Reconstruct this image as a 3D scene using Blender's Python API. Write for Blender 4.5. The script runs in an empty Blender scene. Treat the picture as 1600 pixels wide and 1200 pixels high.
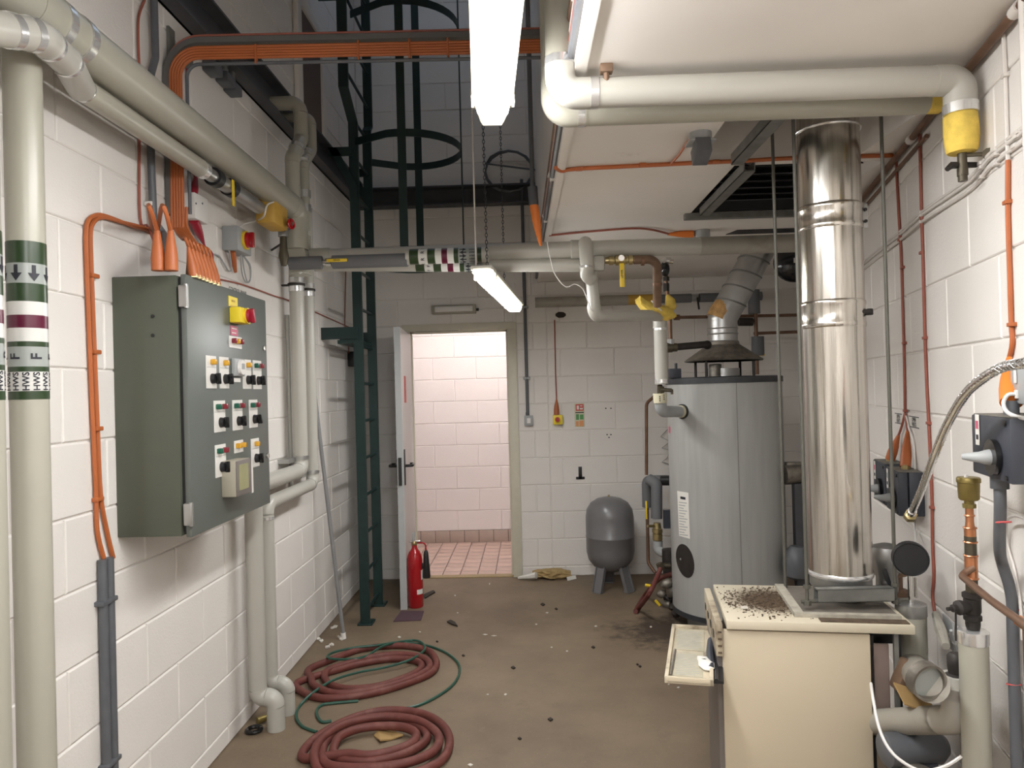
import bpy, bmesh, math, random
from mathutils import Vector, Matrix
random.seed(7)
V = Vector
SC = bpy.context.scene
COL = SC.collection

# ------------------------------------------------------------------ camera
FPX, YAW, PITCH, ROLL, EYE = 1148.2, -.0227, .0071, -.0265, 1.56
CAM = V((0, 0, EYE))
_f = V((math.sin(YAW)*math.cos(PITCH), math.cos(YAW)*math.cos(PITCH), math.sin(PITCH)))
_r0 = V((math.cos(YAW), -math.sin(YAW), 0)); _u0 = _r0.cross(_f)
_r = math.cos(ROLL)*_r0 + math.sin(ROLL)*_u0
_u = -math.sin(ROLL)*_r0 + math.cos(ROLL)*_u0
cd = bpy.data.cameras.new('camera'); cam = bpy.data.objects.new('camera', cd); COL.objects.link(cam)
cd.sensor_width = 36; cd.lens = FPX/1600*36; cd.clip_start = .02; cd.clip_end = 60
cam.matrix_world = Matrix(((_r.x, _u.x, -_f.x, 0), (_r.y, _u.y, -_f.y, 0), (_r.z, _u.z, -_f.z, EYE), (0, 0, 0, 1)))
SC.camera = cam
# ------------------------------------------------------------------ world, exposure
w = bpy.data.worlds.new('world'); SC.world = w; w.use_nodes = True
w.node_tree.nodes['Background'].inputs[0].default_value = (.8, .85, 1, 1)
w.node_tree.nodes['Background'].inputs[1].default_value = .02
SC.view_settings.view_transform = 'Standard'
SC.view_settings.look = 'None'
SC.view_settings.gamma = 1
SC.view_settings.use_curve_mapping = False
SC.view_settings.exposure = 0.83
LAMP_NEAR, LAMP_FAR, LAMP_BACK, LAMP_HALL, ROOF_FILL = 55.0, 41.0, 53.0, 13.5, 1.1    # radiance of the lamp diffusers and, last, of the added roof pane

# ------------------------------------------------------------------ the room (metres) and survey helpers
XL, DB, RW0, RWM = -1.39, 6.117, .7712, .2455          # left wall x, back wall y, right wall x = RW0 + RWM*y
SOF = 2.45                                             # underside of the lowered ceiling
TOP = 5.2                                              # ceiling of the tall bay
RN = V((-1, RWM, 0)).normalized()                      # right wall normal, into the room
RT = V((RWM, 1, 0)).normalized()                       # right wall direction, away
def ray(x, y): return _f + (x-800)/FPX*_r - (y-600)/FPX*_u
def LW(x, y, o=0): d = ray(x, y); return CAM + d*((XL+o)/d.x)
def RW(x, y, o=0): d = ray(x, y); return CAM + d*((RW0-o*1.0297)/(d.x-RWM*d.y))
def BW(x, y, o=0): d = ray(x, y); return CAM + d*((DB-o)/d.y)
def FZ(x, y, z=0): d = ray(x, y); return CAM + d*((z-EYE)/d.z)
def YY(x, y, Y): d = ray(x, y); return CAM + d*(Y/d.y)
def XX(x, y, X): d = ray(x, y); return CAM + d*(X/d.x)

# ------------------------------------------------------------------ mesh helpers
def basis(d):
    d = d.normalized()
    a = V((0, 0, 1)) if abs(d.z) < .9 else V((1, 0, 0))
    x = a.cross(d).normalized(); return x, d.cross(x)
def fillet(pts, r, seg=6):
    out = [pts[0]]
    for i in range(1, len(pts)-1):
        p0, p, p1 = pts[i-1], pts[i], pts[i+1]
        a, b = (p0-p), (p1-p); la, lb = a.length, b.length
        if la < 1e-6 or lb < 1e-6: continue
        a /= la; b /= lb
        ang = math.acos(max(-1, min(1, a.dot(b))))
        if ang > math.pi-.03: out.append(p); continue
        rr = r[i] if isinstance(r, (list, tuple)) else r
        t = min(rr/math.tan(ang/2), la*.49, lb*.49); rr = t*math.tan(ang/2)
        c = p + (a+b).normalized()*(rr/math.sin(ang/2))
        s, e = p+a*t-c, p+b*t-c
        for k in range(seg+1):
            out.append(c + s.normalized().slerp(e.normalized(), k/seg).normalized()*s.length if s.length > 1e-7 and e.length > 1e-7 else p)
    out.append(pts[-1]); return out
def smooth(pts, n=6, closed=False):
    out = []; N = len(pts)
    for i in range(N if closed else N-1):
        g = (lambda k: pts[k % N]) if closed else (lambda k: pts[max(0, min(N-1, k))])
        p0, p1, p2, p3 = g(i-1), g(i), g(i+1), g(i+2)
        for k in range(n):
            t = k/n
            out.append(.5*((2*p1)+(p2-p0)*t+(2*p0-5*p1+4*p2-p3)*t*t+(3*p1-p0-3*p2+p3)*t**3))
    if not closed: out.append(pts[-1])
    return out
class MB:
    def __init__(s): s.v = []; s.f = []
    def add(s, v, f):
        o = len(s.v); s.v += [V(x) for x in v]; s.f += [tuple(i+o for i in q) for q in f]; return s
    def box(s, c, d, R=None, bev=0):
        if R is None: R = Matrix.Identity(3)
        c = V(c)
        if bev:
            bm = bmesh.new(); bmesh.ops.create_cube(bm, size=1)
            for x in bm.verts: x.co = V((x.co.x*d[0], x.co.y*d[1], x.co.z*d[2]))
            bmesh.ops.bevel(bm, geom=bm.edges[:], offset=bev, segments=2, affect='EDGES', profile=.5)
            bm.verts.index_update()
            s.add([c+R@x.co for x in bm.verts], [[q.index for q in f.verts] for f in bm.faces]); bm.free(); return s
        h = [V((x*d[0]/2, y*d[1]/2, z*d[2]/2)) for x in (-1, 1) for y in (-1, 1) for z in (-1, 1)]
        return s.add([c+R@x for x in h], [(0,1,3,2), (4,6,7,5), (0,4,5,1), (2,3,7,6), (0,2,6,4), (1,5,7,3)])
    def bb(s, a, b, bev=0):
        a, b = V(a), V(b); return s.box((a+b)/2, [abs(q) for q in (b-a)], None, bev)
    def tube(s, pts, r, n=12, closed=False, caps=True, flat=None):
        pts = [V(p) for p in pts]
        q = [pts[0]]
        for p in pts[1:]:
            if (p-q[-1]).length > 1e-5: q.append(p)
        pts = q; N = len(pts); v = []; x = None
        for i in range(N):
            if closed: d = pts[(i+1) % N]-pts[i-1]
            else: d = pts[min(i+1, N-1)]-pts[max(i-1, 0)]
            d.normalize()
            if x is None: x, y = basis(d)
            else:
                x = (x-d*x.dot(d)); x.normalize(); y = d.cross(x)
            rr = r[min(i, len(r)-1)] if isinstance(r, (list, tuple)) else r
            for k in range(n):
                a = 2*math.pi*k/n; v.append(pts[i]+rr*(math.cos(a)*x+math.sin(a)*y))
        f = []
        for i in range(N if closed else N-1):
            j = (i+1) % N
            for k in range(n): l = (k+1) % n; f.append((i*n+k, i*n+l, j*n+l, j*n+k))
        if caps and not closed: f += [tuple(range(n-1, -1, -1)), tuple((N-1)*n+k for k in range(n))]
        return s.add(v, f)
    def cyl(s, a, b, r, r2=None, n=20, caps=True):
        return s.tube([V(a), V(b)], [r, r if r2 is None else r2], n, caps=caps)
    def lathe(s, prof, o, d=(0, 0, 1), n=24, x=None):
        o, d = V(o), V(d).normalized(); X, Y = basis(d); v = []; f = []
        for r, h in prof:
            for k in range(n):
                a = 2*math.pi*k/n; v.append(o+d*h+r*(math.cos(a)*X+math.sin(a)*Y))
        for i in range(len(prof)-1):
            for k in range(n): l = (k+1) % n; f.append((i*n+k, i*n+l, (i+1)*n+l, (i+1)*n+k))
        f += [tuple(range(n-1, -1, -1)), tuple((len(prof)-1)*n+k for k in range(n))]
        return s.add(v, f)
    def prism(s, poly, ext):
        n = len(poly); ext = V(ext); P = [V(p) for p in poly]
        f = [tuple(range(n-1, -1, -1)), tuple(range(n, 2*n))]
        f += [(k, (k+1) % n, n+(k+1) % n, n+k) for k in range(n)]
        return s.add(P+[p+ext for p in P], f)
    def ball(s, c, r, n=12, m=8, sc=(1, 1, 1)):
        prof = [(max(1e-4, math.sin(math.pi*i/m)), -math.cos(math.pi*i/m)) for i in range(m+1)]
        t = MB().lathe(prof, (0, 0, 0), n=n)
        return s.add([V(c)+V((p.x*r*sc[0], p.y*r*sc[1], p.z*r*sc[2])) for p in t.v], t.f)
    def ring(s, c, d, R, r, n=24, m=8):
        X, Y = basis(V(d)); c = V(c)
        return s.tube([c+R*(math.cos(2*math.pi*k/n)*X+math.sin(2*math.pi*k/n)*Y) for k in range(n)], r, m, closed=True)
    def strip(s, pts, side, w, t):
        """flat bar: path swept with a w x t section, side = direction of the width"""
        pts = [V(p) for p in pts]; side = V(side).normalized(); v = []; f = []; N = len(pts)
        for i, p in enumerate(pts):
            d = (pts[min(i+1, N-1)]-pts[max(i-1, 0)]).normalized(); nn = d.cross(side).normalized()
            for a, b in ((-1, -1), (1, -1), (1, 1), (-1, 1)): v.append(p+side*(a*w/2)+nn*(b*t/2))
        for i in range(N-1):
            for k in range(4): l = (k+1) % 4; f.append((i*4+k, i*4+l, (i+1)*4+l, (i+1)*4+k))
        f += [(3, 2, 1, 0), tuple((N-1)*4+k for k in range(4))]
        return s.add(v, f)
ORG = {}
def mesh_of(mb, org, name, mat, sm=40):
    me = bpy.data.meshes.new(name)
    me.from_pydata([p-org for p in mb.v], [], mb.f); me.update()
    bm = bmesh.new(); bm.from_mesh(me); bmesh.ops.recalc_face_normals(bm, faces=bm.faces); bm.to_mesh(me); bm.free()
    if mat is not None: me.materials.append(mat)
    if sm:
        me.polygons.foreach_set('use_smooth', [True]*len(me.polygons)); me.set_sharp_from_angle(angle=math.radians(sm))
    return me
def thing(name, label, cat, loc, group=None):
    o = bpy.data.objects.new(name, None); COL.objects.link(o); o.location = loc; o.empty_display_size = .1
    o['label'] = label; o['category'] = cat
    if group: o['group'] = group
    ORG[o.name] = V(loc); return o
def part(name, mb, mat, parent, label=None, kind=None, sm=40):
    org = ORG[parent.name]
    o = bpy.data.objects.new(name, mesh_of(mb, org, name, mat, sm)); COL.objects.link(o); o.parent = parent
    ORG[o.name] = org
    if label: o['label'] = label
    if kind: o['kind'] = kind
    return o
def solo(name, mb, mat, label, cat, group=None, kind=None, sm=40, org=None):
    if org is None:
        lo = [min(p[i] for p in mb.v) for i in range(3)]; hi = [max(p[i] for p in mb.v) for i in range(3)]
        org = V(((lo[0]+hi[0])/2, (lo[1]+hi[1])/2, lo[2]))
    o = bpy.data.objects.new(name, mesh_of(mb, V(org), name, mat, sm)); COL.objects.link(o); o.location = org
    ORG[o.name] = V(org)
    if label: o['label'] = label
    if cat: o['category'] = cat
    if group: o['group'] = group
    if kind: o['kind'] = kind
    return o
def struct(name, mb, mat, label=None, sm=40):
    return solo(name, mb, mat, label, None, kind='structure', sm=sm, org=V((0, 0, 0)))
_TX = {}
def sliced(v, f, step=.004):
    """cut a flat outline into narrow strips both ways so that it bends smoothly round a pipe"""
    bm = bmesh.new(); vs = [bm.verts.new((x, y, 0)) for x, y in v]
    for q in f:
        try: bm.faces.new([vs[i] for i in q])
        except ValueError: pass
    bmesh.ops.triangulate(bm, faces=bm.faces[:])
    for ax in (0, 1):
        lo, hi = min(p.co[ax] for p in bm.verts), max(p.co[ax] for p in bm.verts); c = lo+step
        while c < hi:
            no = (1, 0, 0) if ax == 0 else (0, 1, 0); co = (c, 0, 0) if ax == 0 else (0, c, 0)
            bmesh.ops.bisect_plane(bm, geom=bm.verts[:]+bm.edges[:]+bm.faces[:], plane_co=co, plane_no=no); c += step
    bm.verts.index_update(); out = [(p.co.x, p.co.y) for p in bm.verts], [tuple(q.index for q in g.verts) for g in bm.faces]; bm.free(); return out
def text_mb(txt, size, o, ux, uy, align='CENTER', curve=None):
    """flat lettering as geometry; ux/uy the writing axes; curve(u, v) maps instead"""
    key = txt
    if key not in _TX:
        cu = bpy.data.curves.new('t', 'FONT'); cu.body = txt; cu.size = 1; cu.offset = .022; cu.resolution_u = 3
        cu.align_x = 'CENTER'; cu.align_y = 'CENTER'
        ob = bpy.data.objects.new('t', cu); COL.objects.link(ob)
        dg = bpy.context.evaluated_depsgraph_get(); dg.update()
        me = bpy.data.meshes.new_from_object(ob.evaluated_get(dg))
        _TX[key] = ([tuple(p.co) for p in me.vertices], [tuple(q.vertices) for q in me.polygons])
        bpy.data.objects.remove(ob); bpy.data.curves.remove(cu); bpy.data.meshes.remove(me)
    v, f = _TX[key]; m = MB()
    if curve: v2, f2 = sliced([(x*size, y*size) for x, y, z in v], f); m.add([curve(x, y) for x, y in v2], f2)
    else: m.add([V(o)+V(ux)*(x*size)+V(uy)*(y*size) for x, y, z in v], f)
    return m
def frame(n, up=(0, 0, 1)):
    """rotation whose local -y.. : columns right, normal-in, up for a thing mounted on a plane of normal n"""
    n = V(n).normalized(); up = V(up); r = up.cross(n).normalized(); u = n.cross(r)
    return Matrix((r, n, u)).transposed()

# ------------------------------------------------------------------ materials
def nmat(name): 
    m = bpy.data.materials.new(name); m.use_nodes = True
    return m, m.node_tree, m.node_tree.nodes['Principled BSDF']
def mat(name, c, rough=.5, metal=0, noise=0, scale=20, bump=0, bscale=200, spec=.5, coat=0, dirt=None, dscale=4, dlo=.5, dhi=.7, stretch=None, jitter=0):
    m, t, b = nmat(name); N, L = t.nodes, t.links
    b.inputs['Base Color'].default_value = (*c, 1); b.inputs['Roughness'].default_value = rough
    b.inputs['Metallic'].default_value = metal; b.inputs['Specular IOR Level'].default_value = spec
    if coat: b.inputs['Coat Weight'].default_value = coat
    src = None; vec = None
    if noise or bump or dirt:
        tc = N.new('ShaderNodeTexCoord'); vec = tc.outputs['Object']
        if stretch:
            mp = N.new('ShaderNodeMapping'); mp.inputs['Scale'].default_value = stretch
            L.new(vec, mp.inputs['Vector']); vec = mp.outputs['Vector']
    if noise:
        n = N.new('ShaderNodeTexNoise'); n.inputs['Scale'].default_value = scale; n.inputs['Detail'].default_value = 5
        L.new(vec, n.inputs['Vector'])
        x = N.new('ShaderNodeMix'); x.data_type = 'RGBA'
        x.inputs['A'].default_value = (*[q*(1-noise) for q in c], 1); x.inputs['B'].default_value = (*[min(1, q*(1+noise)) for q in c], 1)
        mr = N.new('ShaderNodeMapRange'); mr.inputs['From Min'].default_value = .3; mr.inputs['From Max'].default_value = .7
        L.new(n.outputs['Fac'], mr.inputs['Value']); L.new(mr.outputs[0], x.inputs['Factor']); src = x.outputs['Result']
    if dirt:
        n = N.new('ShaderNodeTexNoise'); n.inputs['Scale'].default_value = dscale; n.inputs['Detail'].default_value = 8; n.inputs['Roughness'].default_value = .65
        L.new(vec, n.inputs['Vector'])
        mr = N.new('ShaderNodeMapRange'); mr.inputs['From Min'].default_value = dlo; mr.inputs['From Max'].default_value = dhi
        L.new(n.outputs['Fac'], mr.inputs['Value'])
        x = N.new('ShaderNodeMix'); x.data_type = 'RGBA'; x.inputs['B'].default_value = (*dirt, 1)
        if src: L.new(src, x.inputs['A'])
        else: x.inputs['A'].default_value = (*c, 1)
        L.new(mr.outputs[0], x.inputs['Factor']); src = x.outputs['Result']
    if jitter:
        oi = N.new('ShaderNodeObjectInfo'); mr = N.new('ShaderNodeMapRange')
        mr.inputs['To Min'].default_value = 1-jitter; mr.inputs['To Max'].default_value = 1+jitter
        L.new(oi.outputs['Random'], mr.inputs['Value'])
        h = N.new('ShaderNodeHueSaturation')
        if src: L.new(src, h.inputs['Color'])
        else: h.inputs['Color'].default_value = (*c, 1)
        L.new(mr.outputs[0], h.inputs['Value']); src = h.outputs['Color']
    if src: L.new(src, b.inputs['Base Color'])
    if bump:
        n = N.new('ShaderNodeTexNoise'); n.inputs['Scale'].default_value = bscale; n.inputs['Detail'].default_value = 4
        L.new(vec, n.inputs['Vector'])
        bp = N.new('ShaderNodeBump'); bp.inputs['Strength'].default_value = bump; bp.inputs['Distance'].default_value = .004
        L.new(n.outputs['Fac'], bp.inputs['Height']); L.new(bp.outputs['Normal'], b.inputs['Normal'])
    return m
def emit(name, c, s):
    m, t, b = nmat(name); b.inputs['Base Color'].default_value = (.8, .8, .75, 1)
    b.inputs['Emission Color'].default_value = (*c, 1); b.inputs['Emission Strength'].default_value = s; return m
M = {}
M['block'] = mat('painted_block', (.74, .705, .665), .55, noise=.03, scale=3, bump=.35, bscale=120, jitter=.012)
M['hallblock'] = mat('pink_white_painted_block', (.78, .715, .69), .5, noise=.02, scale=3, bump=.25, bscale=120)
M['halltile'] = mat('terracotta_tile', (.56, .40, .34), .35, noise=.08, scale=6, jitter=.06)
M['grout'] = mat('dark_grout', (.16, .12, .10), .9)
M['skirt'] = mat('tile_skirting', (.42, .33, .28), .4, noise=.05, scale=8)
M['soffit'] = mat('white_ceiling_board', (.77, .73, .68), .7, noise=.035, scale=2.2, dirt=(.30, .27, .24), dscale=3.1, dlo=.66, dhi=.9)
M['dark_steel'] = mat('dark_grey_steel', (.055, .056, .062), .5, noise=.15, scale=8)
M['pipe'] = mat('off_white_pipe_jacket', (.36, .345, .285), .34, noise=.02, scale=5)
M['pipew'] = mat('white_pipe_jacket', (.43, .415, .37), .34, noise=.02, scale=5)
M['pipeold'] = mat('dusty_pipe_jacket', (.33, .31, .265), .45, noise=.05, scale=6, dirt=(.17, .14, .11), dscale=7, dlo=.5, dhi=.8)
M['pipegrey'] = mat('grey_foam_insulation', (.135, .138, .145), .75, bump=.2)
M['band'] = mat('polished_band', (.74, .74, .73), .24, .75)
M['steel'] = mat('stainless_steel', (.62, .59, .54), .2, 1, noise=.14, scale=7, stretch=(9, 9, .35), dirt=(.34, .29, .23), dscale=5, dlo=.5, dhi=.8, bump=.25, bscale=9)
M['galv'] = mat('galvanised_steel', (.45, .45, .44), .38, .9, noise=.12, scale=9)
M['strut'] = mat('dusty_strut_steel', (.20, .20, .185), .5, .55, noise=.2, scale=15)
M['rod'] = mat('dull_threaded_rod', (.10, .096, .08), .55, .25)
M['chrome'] = mat('chrome', (.75, .74, .72), .18, 1)
M['brass'] = mat('brass', (.42, .34, .17), .35, .85, noise=.1)
M['vent'] = mat('olive_brass', (.26, .20, .065), .42, .7, noise=.08)
M['copper'] = mat('bright_copper', (.55, .24, .12), .32, .9, noise=.15, scale=20)
M['copperold'] = mat('dull_copper', (.20, .115, .075), .5, .6, noise=.2, scale=12)
M['rust'] = mat('rust_patched_pipe', (.20, .125, .08), .6, .4, noise=.25, scale=14)
M['iron'] = mat('black_iron', (.035, .03, .027), .55, .4, noise=.2)
M['bronze'] = mat('dark_bronze', (.10, .085, .06), .5, .7, noise=.2)
M['yellow'] = mat('yellow_lever', (.78, .55, .03), .4)
M['yellowins'] = mat('yellow_glass_wool', (.72, .52, .10), .9, noise=.18, scale=25, bump=.8, bscale=60)
M['ochre'] = mat('ochre_jacket', (.52, .31, .05), .55, noise=.08)
M['orange'] = mat('orange_cable', (.42, .115, .032), .5, noise=.06, scale=10)
M['orangeb'] = mat('bright_orange_shroud', (.75, .20, .03), .45)
M['redcab'] = mat('brick_red_cable', (.30, .085, .055), .5, noise=.1, scale=20)
M['painted_cable'] = mat('white_painted_cable', (.66, .62, .58), .5, noise=.05)
M['darkred'] = mat('dark_red_plastic', (.33, .012, .03), .4)
M['red'] = mat('red_enamel', (.36, .006, .011), .22, coat=.4)
M['rubber'] = mat('red_rubber_hose', (.125, .030, .023), .62, noise=.16, scale=18, dirt=(.19, .085, .065), dscale=9, dlo=.55, dhi=.85)
M['greenhose'] = mat('green_garden_hose', (.018, .075, .05), .38, noise=.1)
M['black'] = mat('black_plastic', (.012, .012, .013), .42)
M['blackgloss'] = mat('black_gloss_plastic', (.01, .01, .011), .15)
M['charcoal'] = mat('charcoal_switch_case', (.036, .040, .052), .5, noise=.05)
M['charlight'] = mat('dusty_charcoal_top', (.16, .15, .13), .8, noise=.25, scale=30)
M['ladder'] = mat('dark_green_paint', (.008, .026, .024), .4, noise=.1)
M['panel'] = mat('grey_green_enamel', (.080, .089, .066), .36, noise=.02, scale=4)
M['paneld'] = mat('grey_green_enamel_door', (.115, .128, .116), .40, noise=.02, scale=4)
M['plate'] = mat('white_switch_plate', (.74, .72, .68), .45)
M['amber'] = mat('amber_lens', (.62, .33, .03), .25)
M['glens'] = mat('green_lens', (.015, .10, .06), .25)
M['rlens'] = mat('red_lens', (.20, .02, .03), .25)
M['beige'] = mat('beige_plastic', (.36, .33, .26), .5)
M['greyp'] = mat('grey_plastic', (.33, .34, .34), .5)
M['whitep'] = mat('white_plastic', (.72, .70, .67), .42)
M['lcd'] = mat('old_lcd', (.30, .29, .15), .25, noise=.06)
M['bezel'] = mat('grey_bezel', (.17, .15, .14), .4)
M['tank'] = mat('grey_tank_enamel', (.335, .335, .32), .36, noise=.07, scale=5, stretch=(6, 6, .5))
M['tanklid'] = mat('dark_tank_rim', (.03, .032, .036), .5, noise=.2)
M['vessel'] = mat('grey_vessel_enamel', (.15, .147, .15), .3, noise=.04)
M['cream'] = mat('cream_boiler_enamel', (.52, .445, .325), .38, noise=.02, scale=3, dirt=(.33, .26, .18), dscale=9, dlo=.72, dhi=.85)
M['creamdirt'] = mat('dirty_cream_enamel', (.56, .485, .36), .5, noise=.06, scale=12, dirt=(.10, .065, .035), dscale=5, dlo=.47, dhi=.68)
M['soot'] = mat('soot_and_rust_dirt', (.085, .058, .036), .95, noise=.35, scale=40, bump=1, bscale=90)
M['ash'] = mat('grey_ash_dust', (.36, .33, .27), .95, noise=.2, scale=30)
M['dustplate'] = mat('dusty_steel_plate', (.17, .15, .125), .7, .3, noise=.25, scale=14)
M['mauve'] = mat('brown_mauve_panel', (.24, .18, .155), .6, noise=.05)
M['dooredge'] = mat('grey_door_paint', (.40, .41, .41), .45, noise=.02)
M['doorface'] = mat('pale_door_face', (.62, .58, .57), .4)
M['frame'] = mat('cream_frame_paint', (.60, .565, .46), .45, noise=.03, dirt=(.32, .28, .19), dscale=8, dlo=.66, dhi=.85)
M['brownwood'] = mat('brown_timber', (.11, .075, .06), .6, noise=.15, stretch=(8, 8, 1))
M['paper'] = mat('paper', (.70, .68, .63), .7)
M['ink'] = mat('black_ink', (.012, .012, .02), .6)
M['lgreen'] = mat('dark_green_band', (.022, .042, .016), .3)
M['lolive'] = mat('olive_green_band', (.085, .12, .02), .3)
M['lwhite'] = mat('white_band', (.56, .55, .52), .3)
M['lgrey'] = mat('pale_grey_band', (.29, .31, .29), .3)
M['lmar'] = mat('burgundy_band', (.085, .006, .024), .3)
M['signgreen'] = mat('sign_green', (.08, .28, .09), .5)
M['signred'] = mat('sign_red', (.55, .04, .03), .5)
M['signorange'] = mat('sign_orange', (.70, .30, .12), .5)
M['signcream'] = mat('sign_cream', (.60, .56, .40), .5)
M['dustpaper'] = mat('dusty_instruction_paper', (.43, .39, .29), .8, noise=.12, scale=30)
M['tray'] = mat('dull_cable_tray', (.11, .105, .10), .6)
M['pinkp'] = mat('pink_label', (.50, .09, .16), .5)
M['yellowlab'] = mat('yellow_label', (.80, .62, .03), .5)
M['carpet'] = mat('purple_mat', (.085, .045, .058), .9, bump=.4)
M['card'] = mat('brown_cardboard', (.36, .23, .09), .85, noise=.08)
M['sack'] = mat('dry_brown_paper', (.38, .27, .12), .85, noise=.2, scale=20, bump=.5)
M['pole'] = mat('grey_plastic_pole', (.21, .21, .21), .5)
M['debris'] = mat('plaster_crumb', (.62, .58, .52), .9)
M['debrisd'] = mat('dark_chip', (.03, .022, .016), .8)
M['conduit'] = mat('grey_conduit', (.10, .105, .115), .45, noise=.08)
M['chain'] = mat('steel_chain', (.08, .08, .085), .45, .6)
M['galvdark'] = mat('scorched_galvanised', (.22, .20, .17), .5, .7, noise=.3, scale=22, dirt=(.07, .05, .035), dscale=8, dlo=.5, dhi=.75)
M['rustpatch'] = mat('rust_stained_galvanised', (.50, .30, .12), .55, .5, noise=.35, scale=30)
M['ventdark'] = mat('black_louvre', (.02, .02, .021), .6)
M['lampbody'] = mat('lamp_body', (.62, .60, .54), .4)
M['wire'] = mat('galvanised_wire', (.30, .28, .26), .5, .4)
M['teal'] = mat('pale_pink_tie', (.60, .10, .10), .5)
# concrete floor: stains, dust and speckle
def floor_mat():
    m, t, b = nmat('dusty_concrete'); N, L = t.nodes, t.links
    tc = N.new('ShaderNodeTexCoord'); b.inputs['Roughness'].default_value = .62
    def noise(s, d=6, r=.6):
        n = N.new('ShaderNodeTexNoise'); n.inputs['Scale'].default_value = s; n.inputs['Detail'].default_value = d; n.inputs['Roughness'].default_value = r
        L.new(tc.outputs['Object'], n.inputs['Vector']); return n.outputs['Fac']
    def rng(v, a, c_, lo=0, hi=1):
        q = N.new('ShaderNodeMapRange'); q.inputs['From Min'].default_value = a; q.inputs['From Max'].default_value = c_
        q.inputs['To Min'].default_value = lo; q.inputs['To Max'].default_value = hi; L.new(v, q.inputs['Value']); return q.outputs[0]
    def mix(a, bb_, fac):
        q = N.new('ShaderNodeMix'); q.data_type = 'RGBA'; L.new(fac, q.inputs['Factor'])
        for nm, s in (('A', a), ('B', bb_)):
            if isinstance(s, tuple): q.inputs[nm].default_value = (*s, 1)
            else: L.new(s, q.inputs[nm])
        return q.outputs['Result']
    c = mix((0.147, 0.106, 0.068), (0.209, 0.155, 0.101), rng(noise(1.7, 8, .65), .35, .65))
    c = mix(c, (0.103, 0.073, 0.049), rng(noise(4.3, 8, .7), .58, .75, 0, .55))
    c = mix(c, (0.279, 0.216, 0.144), rng(noise(9, 6, .7), .62, .8, 0, .5))
    c = mix(c, (0.329, 0.268, 0.183), rng(noise(95, 2, .5), .69, .74, 0, .6))
    c = mix(c, (0.049, 0.034, 0.021), rng(noise(120, 2, .5), .70, .75, 0, .55))
    # damp dark stain by the water heater drain
    sx = N.new('ShaderNodeVectorMath'); sx.operation = 'DISTANCE'; L.new(tc.outputs['Object'], sx.inputs[0]); sx.inputs[1].default_value = STAIN
    ad = N.new('ShaderNodeMath'); ad.operation = 'ADD'; L.new(sx.outputs['Value'], ad.inputs[0]); L.new(rng(noise(7, 8, .7), .2, .8, -.35, .35), ad.inputs[1])
    c = mix(c, (.042, .028, .02), rng(ad.outputs[0], .36, .12, 0, .9))
    L.new(c, b.inputs['Base Color'])
    bp = N.new('ShaderNodeBump'); bp.inputs['Strength'].default_value = .3; bp.inputs['Distance'].default_value = .004
    L.new(noise(60, 6, .7), bp.inputs['Height']); L.new(bp.outputs['Normal'], b.inputs['Normal'])
    return m
STAIN = FZ(1035, 985)
M['floor'] = floor_mat()
def lamp_mat(name, s): return emit(name, (1, 1, 1), s)
# ================================================================== STRUCTURE
CO = .083                                   # height of the lowest bed joint; courses every 225 mm
_BLK = {}
def block_mesh(w, h, m, t=.0062, b=.0045):
    k = (round(w, 3), round(h, 3), m.name)
    if k not in _BLK:
        mb = MB(); w2, h2 = w/2, h/2
        mb.add([(-w2, 0, -h2), (w2, 0, -h2), (w2, 0, h2), (-w2, 0, h2),
                (-w2+.001, -t+b*.6, -h2+.001), (w2-.001, -t+b*.6, -h2+.001), (w2-.001, -t+b*.6, h2-.001), (-w2+.001, -t+b*.6, h2-.001),
                (-w2+b, -t, -h2+b), (w2-b, -t, -h2+b), (w2-b, -t, h2-b), (-w2+b, -t, h2-b)],
               [(0,1,5,4), (1,2,6,5), (2,3,7,6), (3,0,4,7), (4,5,9,8), (5,6,10,9), (6,7,11,10), (7,4,8,11), (8,9,10,11)])
        _BLK[k] = mesh_of(mb, V((0, 0, 0)), 'block', m, 0)
    return _BLK[k]
def lay_blocks(parent, o, ud, nd, u0, u1, z0, z1, phase, kphase, m, holes=(), joint=.005, L=.45, Hc=.225, zc=CO, name='block'):
    """o + ud*u is the wall face at floor level, nd its normal; joints at phase + n*L on courses of kphase parity"""
    o, ud, nd = V(o), V(ud), V(nd)
    rot = Matrix((ud, -nd, V((0, 0, 1)))).transposed().to_4x4()
    k = math.floor((z0-zc)/Hc)-1
    while zc+k*Hc < z1:
        za, zb = max(zc+k*Hc, z0), min(zc+(k+1)*Hc, z1)
        if zb-za > .02:
            p = phase+(0 if (k-kphase) % 2 == 0 else L/2)
            n = math.floor((u0-p)/L)
            while p+n*L < u1:
                iv = [(max(p+n*L, u0), min(p+(n+1)*L, u1), za, zb)]
                for (ha, hb, hz0, hz1) in holes:
                    nx = []
                    for a, b, c, d in iv:
                        if b <= ha or a >= hb or d <= hz0 or c >= hz1: nx.append((a, b, c, d)); continue
                        if hz1-c < .1 and hz1 < d: nx.append((a, b, max(c, hz1), d)); continue
                        if d-hz0 < .1 and hz0 > c: nx.append((a, b, c, min(d, hz0))); continue
                        if a < ha: nx.append((a, ha, c, d))
                        if b > hb: nx.append((hb, b, c, d))
                    iv = nx
                for a, b, c, d in iv:
                    if b-a > .03 and d-c > .015:
                        ob = bpy.data.objects.new(name, block_mesh(b-a-joint, d-c-joint, m)); COL.objects.link(ob)
                        mw = rot.copy(); mw.translation = o+ud*((a+b)/2)+nd*(-.0045)+V((0, 0, (c+d)/2)); ob.matrix_world = mw; ob.parent = parent
                n += 1
        k += 1
def ZZ(x, y): return V((x, y, 0))
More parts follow.
